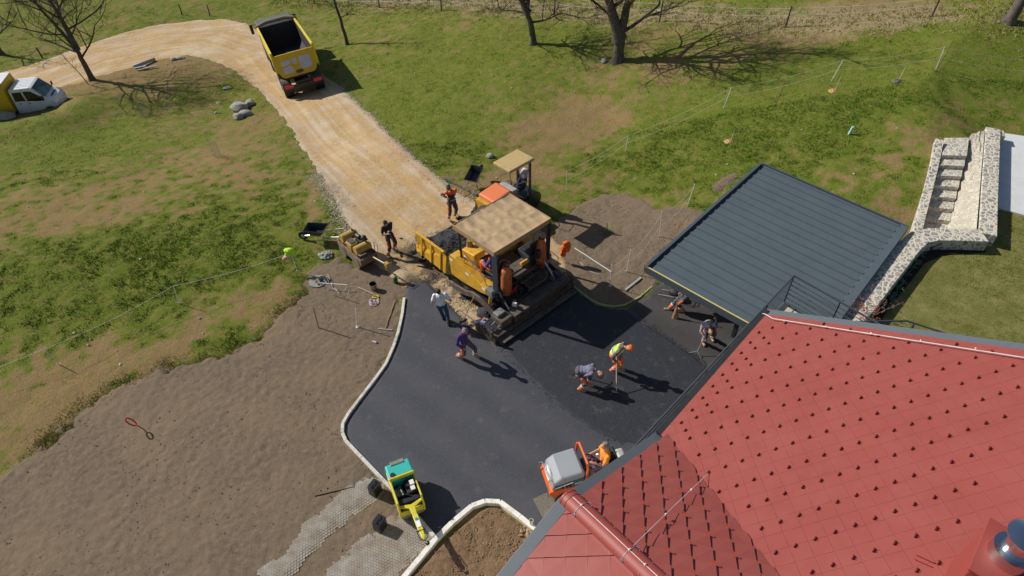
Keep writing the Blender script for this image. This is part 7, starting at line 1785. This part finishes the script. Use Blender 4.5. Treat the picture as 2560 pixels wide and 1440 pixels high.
# white plastic rope fences
m_ppost = mat('white_plastic_post', (.70, .70, .68), .5, var=.03)
m_rope = mat('white_rope', (.52, .50, .47), .8, var=.08)
def rope_fence(label, posts, cat='rope fence', ropes=(1.0,), tails=(), sagk=.03):
    """posts: (base px, base py, top px, top py)"""
    t = thing('rope_fence', label, cat, tuple(G(posts[0][0], posts[0][1]))); o = Vector(t.location); tp = []
    for bx, by, tx, ty in posts:
        g = G(bx, by); h = max(.5, min(1.5, up_to(g, ty))); q = g + Vector((0, 0, h)); dx = (tx - proj(q)[0]); dep = q.y * CP - (q.z - HC) * SP; q.x += dx / FPX * dep
        mb = MB(); mb.tube([g - o - Vector((0, 0, .02)), q - o], .014, 7); mb.tube([g - o + Vector((-.07, 0, .10)), g - o + Vector((.07, 0, .10))], .010, 5); mb.build('fence_post', m_ppost, t); tp.append((g, q))
    for f in ropes:
        for (g1_, q1_), (g2_, q2_) in zip(tp, tp[1:]):
            A = g1_.lerp(q1_, f) - o; B_ = g2_.lerp(q2_, f) - o; L_ = (A - B_).length; mb = MB(); mb.tube([A.lerp(B_, k / 12) - Vector((0, 0, sagk * L_ * math.sin(math.pi * k / 12))) for k in range(13)], .0055, 4); mb.build('rope', m_rope, t)
    return t, tp
rope_fence('white rope fence on thin posts crossing the left meadow', [(-260, 1050, -300, 1010), (150, 913, 110, 873), (451, 761, 433, 715), (745, 682, 727, 632)], ropes=(1.0,))
rope_fence('long white rope fence on leaning plastic posts climbing the right meadow', [(1416, 478, 1417, 428), (1563, 380, 1571, 338), (1808, 272, 1829, 218), (2078, 203, 2108, 150), (2338, 177, 2362, 117), (2640, 215, 2680, 155)], ropes=(.98, .55))
rope_fence('slack white rope strung on short posts left of the carport', [(1718, 515, 1737, 460), (1648, 594, 1655, 529), (1566, 682, 1577, 624), (1525, 719, 1530, 662)], ropes=(.9, .45), sagk=.09)
g = G(1411, 658); jk = tag(MB().tube([(0, 0, 0), (.02, 0, 1.15)], .014, 7).build('stake', m_ppost, loc=tuple(g)), 'white plastic stake carrying an orange work jacket', 'stake')
cloth_heap('jacket', 'orange hi-vis jacket hanging on a white stake beside the paver', 'jacket', g + Vector((.03, 0, .72)), [((-.02, 0, .25), (.13, .09, .13)), ((-.05, 0, .02), (.16, .10, .22)), ((-.1, .02, -.22), (.13, .08, .20)), ((.06, .03, .1), (.12, .10, .28))], m_cuffo)
g = G(745, 682); cloth_heap('safety_vest', 'yellow and orange vest draped over a rope fence post by the wheelbarrow', 'vest', g + Vector((-.10, 0, 1.08)), [((0, 0, .05), (.20, .13, .09)), ((-.05, -.03, -.12), (.13, .10, .14)), ((.12, .05, -.05), (.12, .10, .14))], cloth('hi_vis_yellow2', (.46, .72, .05)))
cloth_heap('towel', 'pale orange cloth hanging below the yellow vest on the fence post', 'cloth', g + Vector((-.22, -.05, .82)), [((0, 0, 0), (.15, .08, .11)), ((-.1, 0, -.05), (.10, .08, .08))], cloth('peach', (.60, .38, .26)))

# ---------------------------------------------------------------- rocks
RK = 'grey limestone rocks in the left meadow'
def rocks(lst, name='rock', mt_=None, sub=2, group=None, cat='rock'):
    for px, py, r, sq, lb in lst:
        g = G(px, py); mb = MB(); rnd = random.Random(px * 7 + py); mb.rock((0, 0, r * sq * .55), r, sq, .16, sub, rnd); o = mb.build(name, mt_ or m_rock, smooth=30, loc=tuple(g)); tag(o, lb, cat, group)
rocks([(600, 275, .42, .75, 'largest grey rock of the cluster beside the track bend'), (625, 262, .36, .6, 'grey rock at the upper right of the rock cluster by the track'), (615, 288, .40, .5, 'flat grey rock lying in the middle of the rock cluster'),
       (598, 296, .34, .65, 'grey rock at the lower end of the rock cluster'), (592, 262, .28, .6, 'small grey rock at the upper left of the rock cluster'), (435, 150, .30, .45, 'low pale rock at the inner edge of the track bend, left of two'),
       (452, 147, .28, .45, 'low pale rock at the inner edge of the track bend, right of two'), (568, 222, .26, .35, 'flat whitish rock in the grass above the rock cluster'), (415, 202, .12, .5, 'small white rock near the tree shadow'),
       (547, 258, .13, .4, 'small white stone left of the rock cluster'), (12, 297, .55, .5, 'grey boulder on the bank in front of the yellow van box'), (540, 283, .12, .5, 'little white stone lower left of the rock cluster'),
       (1225, 392, .20, .6, 'white stone lying in the meadow behind the tipped wheelbarrow'), (1509, 155, .22, .6, 'pale stone at the foot of the forked tree, the left one'), (1536, 152, .20, .6, 'pale stone at the foot of the forked tree, the right one'), (1660, 700, .20, .7, 'grey field stone at the carport corner')], group=None)
g = G(815, 640); st_ = thing('stone_ring', 'ring of small grey stones round a clump of weeds beside the roller', 'stone pile', tuple(g))
rnd = random.Random(8)
for k in range(13):
    a = k * 2 * math.pi / 13; mb = MB(); mb.rock((.24 * math.cos(a), .19 * math.sin(a), .05), rnd.uniform(.06, .09), .8, .2, 1, rnd); mb.build('stone', mat('bluish_stone', (.26, .29, .27), .9, var=.3, scale=9), st_, smooth=30)
for k in range(4):
    mb = MB(); mb.rock((.1 * math.cos(k * 1.7), .08 * math.sin(k * 1.7), .10), .10, .8, .3, 2, rnd); mb.build('stone', m_rock, st_, smooth=30)
g = G(795, 706); mh = thing('concrete_cover', 'round concrete manhole cover half buried with clods on top', 'manhole cover', tuple(g + Vector((0, 0, .03))))
mb = MB(); mb.cyl((0, 0, 0), (0, 0, .05), .34, n=32); mb.build('cover', mat('mossy_concrete', (.24, .27, .23), .9, var=.2, scale=9), mh, smooth=40)
for k in range(9):
    a = rnd.uniform(0, 6.28); q = rnd.uniform(.05, .28); mb = MB(); mb.rock((.08 + q * math.cos(a), q * math.sin(a) * .7, .08), rnd.uniform(.05, .10), .6, .3, 1, rnd); mb.build('clod', m_clod, mh, smooth=0)
g = G(1275, 1335)
for k in range(18):
    rnd = random.Random(k + 90); px, py = 1318 + rnd.gauss(0, 12), 1326 + rnd.gauss(0, 11); gg = G(px, py)
    mb = MB(); mb.rock((0, 0, .10), rnd.uniform(.03, .075), .8, .25, 1, rnd); tag(mb.build('stone', mat('brown_pebble', (.32, .22, .14), .95, var=.3, scale=6), smooth=0, loc=tuple(gg)), 'brown rubble stone heaped in the bed corner by the glass jar', 'stone', 'brown rubble stones in the bed corner')

# ---------------------------------------------------------------- small things on the ground
def GG(px, py, dz=.03): return G(px, py) + Vector((0, 0, dz))
m_bucket = mat('dented_bucket', (.34, .32, .28), .4, .5, var=.2, scale=9, dirt=(.20, .15, .10), dirt_amt=.4)
t = thing('bucket', 'grey metal bucket of pale water standing on the soil', 'bucket', tuple(GG(935, 725)))
mb = MB(); mb.lathe([(.105, 0), (.145, .30), (.138, .30), (.10, .01)], n=26); mb.build('body', m_bucket, t, smooth=40)
mb = MB(); mb.lathe([(.0001, .25), (.131, .25)], n=26); mb.build('water', mat('murky_water', (.20, .28, .32), .08), t)
mb = MB(); mb.tube([(.145, 0, .29), (.11, -.10, .22), (0, -.17, .16), (-.11, -.10, .22), (-.145, 0, .29)], .005, 5); mb.build('handle', m_silver, t)
m_can = mat('black_canister', (.020, .021, .024), .35, var=.15)
def jerry(label, loc, rz, bottle=False):
    t = thing('jerry_can', label, 'canister', loc, rz, 'black plastic canisters')
    mb = MB(); rr = .045; pts = []
    for cx_, cy_, a0 in ((.09, .12, 0), (-.09, .12, 90), (-.09, -.12, 180), (.09, -.12, 270)):
        for a in range(a0, a0 + 91, 30): pts.append((cx_ + rr * math.cos(R(a)), cy_ + rr * math.sin(R(a))))
    mb.prism(pts, 0, .42); mb.build('body', m_can, t, smooth=40, bevel=.02)
    mb = MB(); mb.tube([(0, -.10, .42), (0, -.08, .46), (0, .04, .46), (0, .06, .42)], .014, 6); mb.build('handle', m_can, t)
    mb = MB(); mb.cyl((0, .11, .42), (0, .11, .47), .028, n=14); mb.build('cap', m_can, t)
    return t
jerry('black canister beside the turquoise hood of the small roller', tuple(GG(940, 1232)), R(150)); jerry('black canister standing alone on the soil between the two paver strips', tuple(GG(952, 1320)), R(150))
t = thing('sprayer', 'small green pump sprayer at the tip of the asphalt edge', 'sprayer', tuple(GG(990, 708)))
mb = MB(); mb.lathe([(.06, 0), (.085, .03), (.088, .20), (.06, .28), (.03, .31)], n=20); mb.build('tank', mat('green_plastic', (.02, .11, .045), .4), t, smooth=50)
mb = MB(); mb.cyl((0, 0, .3), (0, 0, .42), .012); mb.tube([(-.05, 0, .42), (.05, 0, .42)], .012, 6); mb.build('pump_handle', m_blackp, t)
mb = MB(); mb.tube([(.05, 0, .25), (.20, .05, .15), (.30, -.05, .04), (.45, -.10, .03), (.25, -.16, .03)], .012, 6); mb.build('hose', m_blackp, t)
t = thing('spray_can', 'white aerosol can lying on the soil near the curved kerb', 'spray can', tuple(GG(937, 858)), R(-20))
mb = MB(); mb.cyl((-.09, 0, .035), (.08, 0, .035), .032, n=16); mb.build('body', mat('pale_can', (.55, .56, .62), .35), t, smooth=40, bevel=.006)
mb = MB(); mb.cyl((.08, 0, .035), (.115, 0, .035), .026, n=14); mb.build('cap', m_blackp, t); mb = MB(); mb.cyl((-.12, 0, .035), (-.09, 0, .035), .02, n=10); mb.build('nozzle', m_redp, t)
# levelling rakes lying about
def lying_rake(label, a, b, handle, headm, hw, z=.03):
    A = GG(*a, z); B_ = GG(*b, z); t = thing('rake', label, 'rake', tuple(B_), 0, 'rakes lying on the soil'); d = (A - B_); s_ = d.cross(Vector((0, 0, 1))).normalized()
    mb = MB(); mb.tube([Vector((0, 0, .01)), d * .5 + Vector((0, 0, .02)), d + Vector((0, 0, .01))], .016, 8); mb.build('handle', handle, t)
    mb = MB(); mb.beam(-s_ * hw, s_ * hw, .05, .04); mb.build('head', headm, t, smooth=0, bevel=.004); return t
lying_rake('wooden-handled rake lying beside the curved kerb with a grey head', (989, 752), (963, 826), m_wood, mat('grey_rake_head', (.28, .25, .24), .6), .26, .05)
lying_rake('long dark steel rake lying on the soil below the spray can', (787, 1242), (885, 1219), m_plate, m_plate, .12, .04)
def stake_(label, a, top, mt_, r, name='stake', cat='stake', foot=False):
    g = G(*a); h = up_to(g, top[1]); q = g + Vector((0, 0, h)); dep = q.y * CP - (q.z - HC) * SP; q.x += (top[0] - proj(q)[0]) / FPX * dep
    mb = MB(); mb.tube([Vector((0, 0, -.03)), q - g], [r, r * .9], 7)
    if foot: mb.tube([(-.08, 0, .08), (.08, 0, .08)], r * .7, 5); mb.ell((.03, -.04, .04), (.07, .05, .05), n=8, k=5)
    o = mb.build(name, mt_, loc=tuple(g)); tag(o, label, cat); return o
stake_('brown wooden stake standing in the soil left of the white stake', (797, 821), (783, 768), m_wood, .022)
stake_('white plastic stake standing in the soil between wooden stake and kerb', (893, 819), (889, 771), m_ppost, .018, foot=True)
stake_('white plastic stake tangled with rope on the left soil', (835, 740), (817, 692), m_ppost, .014)
# bundle of white posts with rope
t = thing('fence_post_bundle', 'white plastic fence post lying across a stake with slack rope', 'fence post', tuple(GG(838, 722, .25)))
mb = MB(); mb.tube([GG(805, 722, .3) - Vector(t.location), GG(872, 727, .3) - Vector(t.location)], .016, 7); mb.build('post', m_ppost, t)
for k, pl_ in enumerate((((815, 700), (812, 708), (822, 720), (828, 712), (834, 728), (845, 738), (856, 742), (862, 735), (870, 728)), ((805, 722), (796, 706), (790, 694)), ((872, 728), (895, 722), (912, 732), (935, 745)), ((820, 690), (826, 706), (818, 715)), ((838, 725), (850, 745), (868, 748), (875, 735)))):
    mb = MB(); mb.tube([GG(*q, .10 + .12 * ((i * 7 + k) % 3) / 2) - Vector(t.location) for i, q in enumerate(pl_)], .008, 5); mb.build('rope', m_rope, t)
t = thing('rope_tangle', 'pinkish white tangle of rope with a yellow reel on the soil', 'rope', tuple(GG(937, 752)))
mb = MB(); rnd = random.Random(12); pts = []
for k in range(260):
    a = k * .55; q = .20 * (0.5 + .5 * math.sin(k * .37)) ; pts.append((q * math.cos(a) + rnd.uniform(-.03, .03), q * 1.15 * math.sin(a) - .10 + rnd.uniform(-.03, .03), .02 + .03 * rnd.random()))
mb.tube(pts, .007, 4); mb.build('rope', mat('pinkish_rope', (.62, .50, .50), .85, var=.1), t)
mb = MB(); mb.tube([(.10 * math.cos(R(a)) + .02, .07 * math.sin(R(a)) + .14, .05) for a in range(0, 360, 24)], .022, 6, closed=True); mb.build('reel', mat('yellow_plastic', (.62, .46, .04), .5), t)
# white posts and slack rope on the right soil
A, B_ = GG(1436, 622, .05), GG(1528, 682, .05); t = tag(MB().tube([Vector((0, 0, 0)), B_ - A], .016, 7).build('fence_post', m_ppost, loc=tuple(A)), 'white plastic fence post lying on the grey soil by the orange jacket', 'fence post')
pts = [(1450, 657), (1462, 670), (1475, 680), (1490, 686), (1505, 688)]; A = GG(*pts[0], .04); tag(MB().tube([GG(*q, .04) - A for q in pts], .010, 5).build('rope', m_rope, loc=tuple(A)), 'short piece of white rope in the shadow of the orange jacket', 'rope')
A, B_ = GG(1563, 728, .06), GG(1602, 697, .06); mb = MB(); mb.beam((0, 0, 0), B_ - A, .09, .05); tag(mb.build('concrete_lath', mat('grey_lath', (.34, .34, .32), .8), smooth=0, bevel=.004, loc=tuple(A)), 'grey concrete lath lying on the soil beside the carport corner', 'lath')
A, B_ = GG(336, 172, .14), GG(388, 152, .14); mb = MB(); mb.cyl((0, 0, 0), B_ - A, .11, n=18); tag(mb.build('pipe', mat('grey_metal_pipe', (.42, .44, .46), .4, .6), loc=tuple(A)), 'grey metal pipe lying at the inner edge of the stone track', 'pipe')
A = GG(345, 178, .03)
for k, (dx, dy, l_) in enumerate(((0, 0, 1.1), (.35, .15, .9), (-.25, .1, .8))):
    mb = MB(); mb.beam((dx, dy, .05 + .04 * k), (dx + l_ * .9, dy + l_ * .4, .09 + .04 * k), .14, .05); tag(mb.build('plank', mat('grey_plank', (.36, .36, .35), .8, var=.2), smooth=0, loc=tuple(A)), ('grey plank on top of the small plank heap by the pipe', 'grey plank at the right of the heap beside the pipe', 'short grey plank at the left of the heap beside the pipe')[k], 'plank')
# long pole on the ground behind the worker
A, B_ = GG(1113, 449, .06), GG(1195, 492, .06); mb = MB(); mb.beam((0, 0, 0), B_ - A, .10, .08); tag(mb.build('beam', m_plate, smooth=0, loc=tuple(A)), 'long dark beam lying on the ground behind the orange roller hood', 'beam')
# red bow saw
g = GG(361, 1074, 0); t = thing('bow_saw', 'red framed loop tool standing upright in the soil at the left', 'tool', tuple(g))
mb = MB(); top = Vector((-.30, -.06, .62)); ax = top.normalized(); s_ = Vector((.2, 1, .1)).normalized()
mb.tube([Vector((0, 0, 0)), top * .42], .016, 6); mb.build('shaft', mat('rust_red', (.35, .06, .02), .6), t)
mb = MB(); c_ = top * .75; mb.tube([c_ + ax * .20 * math.cos(R(a)) + s_ * .075 * math.sin(R(a)) for a in range(0, 360, 24)], .022, 8, closed=True); mb.build('loop_handle', mat('bright_red_plastic', (.62, .01, .03), .4), t)
# jar on the kerb
g = W(1328, 1308, .17); t = thing('glass_jar', 'clear glass jar of pebbles standing on the kerb corner', 'jar', tuple(g))
mb = MB(); mb.lathe([(.055, 0), (.06, .16), (.052, .16), (.048, .01)], n=22); mb.build('jar', mat('milky_glass', (.55, .60, .55), .15), t, smooth=50)
mb = MB()
for k in range(7): mb.rock((.02 * math.cos(k * 2.1), .02 * math.sin(k * 2.1), .10), .018, .8, .3, 1)
mb.build('pebbles', m_ygrav, t, smooth=0)
# worn patch plate near the roller, post hole pin
mb = MB(); P_ = [W(*q, 0) for q in ((1332, 1250), (1392, 1222), (1425, 1258), (1358, 1300))]; c_ = sum(P_, Vector()) / 4
mb.prism([(p.x - c_.x, p.y - c_.y) for p in P_], 0, .012); tag(mb.build('patch_plate', mat('exposed_aggregate', (.17, .15, .12), .9, var=.6, scale=60, bump=.8, bscale=60), smooth=0, loc=(c_.x, c_.y, .046)), 'worn square of exposed gravel beside the orange roller', 'patch')
# wire mesh tree guards
for (px, py, tx, ty, h, lb) in ((364, 290, 348, 258, .8, 'grey wire mesh plant guard on the upper left meadow'), (545, 392, 522, 348, .9, 'grey wire mesh plant guard in the middle of the left meadow')):
    g = G(px, py); t = thing('plant_guard', lb, 'plant guard', tuple(g), 0, 'wire mesh plant guards'); q = Vector((-.12, .05, h))
    mb = MB()
    for k in range(5):
        c_ = q * (k / 4); mb.tube([c_ + Vector((.17 * math.cos(R(a)), .17 * math.sin(R(a)), 0)) for a in range(0, 360, 30)], .005, 4, closed=True)
    for a in range(0, 360, 30): p_ = Vector((.17 * math.cos(R(a)), .17 * math.sin(R(a)), 0)); mb.tube([p_, p_ + q], .005, 4)
    mb.build('wire_mesh', mat('galvanised_wire', (.34, .34, .32), .6, .4), t)
# young staked saplings on the right slope
SG = 'newly planted staked saplings on the right slope'
for px, py, h, lb, mt_ in ((1826, 352, .55, 'thin staked sapling in an orange soil mound above the carport roof', 'm'), (2086, 226, .7, 'thin staked sapling in a yellow soil mound below the rope fence', 'm'), (2245, 202, .7, 'thin staked sapling in a dark hole nearest the corner rope post', 'd'),
                       (1936, 268, 1.3, 'tall bare sapling without a mound right of the rope fence', 'n'), (2122, 336, .45, 'small pale blue plant tube standing in the right meadow', 'b'), (2343, 172, 1.5, 'thin wooden stake beside the corner rope post', 'n')):
    g = G(px, py); t = thing('sapling', lb, 'sapling', tuple(g), 0, SG)
    if mt_ == 'b':
        mb = MB(); mb.cyl((0, 0, 0), (.06, 0, .38), .055, n=12); mb.build('tube_guard', mat('pale_blue_plastic', (.42, .66, .72), .5), t); continue
    mb = MB(); mb.tube([(0, 0, 0), (.08 * h, 0, h * .5), (.12 * h, .02, h)], [.014, .010, .006], 5); mb.build('stem', m_fpost if mt_ == 'n' else m_ppost, t)
    if mt_ in 'md': mb = MB(); heap(mb, (-.06, -.03, 0), .26, .20, .10); mb.build('mound', mat('ochre_soil', (.52, .32, .14), .95, var=.2) if mt_ == 'm' else m_clod, t, smooth=0)
    if mt_ == 'n':
        mb = MB(); rnd = random.Random(px)
        for k in range(8): branch(mb, Vector((.1 * h, 0, h * (.4 + .07 * k))), Vector((rnd.uniform(-1, 1), rnd.uniform(-1, 1), .5)), .25, .005, 0, rnd)
        mb.build('twigs', m_twigd, t, smooth=0)
# conifer seedling on the right soil
g = GG(1518, 583, 0); t = thing('young_conifer', 'small light green conifer seedling on the grey soil mound', 'plant', tuple(g)); mb = MB(); rnd = random.Random(2)
for k in range(260):
    z = rnd.uniform(.08, .48); r_ = .12 * (1 - z / .55) + .02; a = rnd.uniform(0, 6.28); p_ = Vector((r_ * math.cos(a) * rnd.random(), r_ * math.sin(a) * rnd.random(), z)); d = Vector((math.cos(a), math.sin(a), .8)) * .05; s_ = Vector((-math.sin(a), math.cos(a), 0)) * .006
    mb.add([p_ - s_, p_ + s_, p_ + d], [(0, 1, 2)])
mb.build('foliage', mat('light_conifer_green', (.22, .30, .05), .8, var=.4, scale=30), t, smooth=0); mb = MB(); mb.tube([(0, 0, 0), (0, 0, .45)], .008, 5); mb.build('stem', m_twig, t)
q = np.column_stack([g.x - .18 + rng.normal(0, .14, 160), g.y - .02 + rng.normal(0, .10, 160)]); scatter_rocks('soil_clods', np.column_stack([q, T(q[:, 0], q[:, 1]) + .05]), m_clod, 'dark leaf litter and clods around the conifer seedling', .02, .05)
# asphalt sweepings under the carport edge: folding hand truck with bag beside the sweeper
g = W(1668, 762, .05); t = thing('hand_cart', 'small silver hand cart with a dark bag beside the sweeping worker', 'cart', (g.x + .25, g.y + .35, .05), R(-35))
mb = MB(); mb.tube([(-.5, -.16, .05), (.45, -.16, .35)], .012, 6); mb.tube([(-.5, .16, .05), (.45, .16, .35)], .012, 6); mb.tube([(-.5, -.16, .05), (-.5, .16, .05)], .012, 6); mb.tube([(.45, -.16, .35), (.45, .16, .35)], .012, 6); mb.build('frame', m_silver, t)
mb = MB(); mb.ell((.05, 0, .30), (.26, .18, .17), n=14, k=9); mb.build('bag', m_black, t); mb = MB(); mb.tube([(.22, -.12, .42), (.30, -.1, .56), (.30, .1, .56), (.22, .12, .42)], .014, 6); mb.build('bag_handle', mat('aqua_plastic', (.10, .50, .45), .5), t)
# orange marking dashes sprayed on the track
for k in range(15):
    px, py = 962 + 9.6 * k, 346 + 9.4 * k; g = G(px, py); mb = MB(); n_ = 9; rnd = random.Random(k); vs = [(0.075 * rnd.uniform(.6, 1.2) * math.cos(2 * math.pi * i / n_), .045 * rnd.uniform(.6, 1.2) * math.sin(2 * math.pi * i / n_)) for i in range(n_)]
    mb.prism(vs, 0, .004); o = mb.build('paint_mark', mat('faded_orange_paint', (.72, .25, .14), .9), smooth=0, loc=(g.x, g.y, g.z + .052), rotz=R(-50)); tag(o, 'faint orange paint dash sprayed on the pale stone track', 'paint mark', 'orange paint dashes along the track')
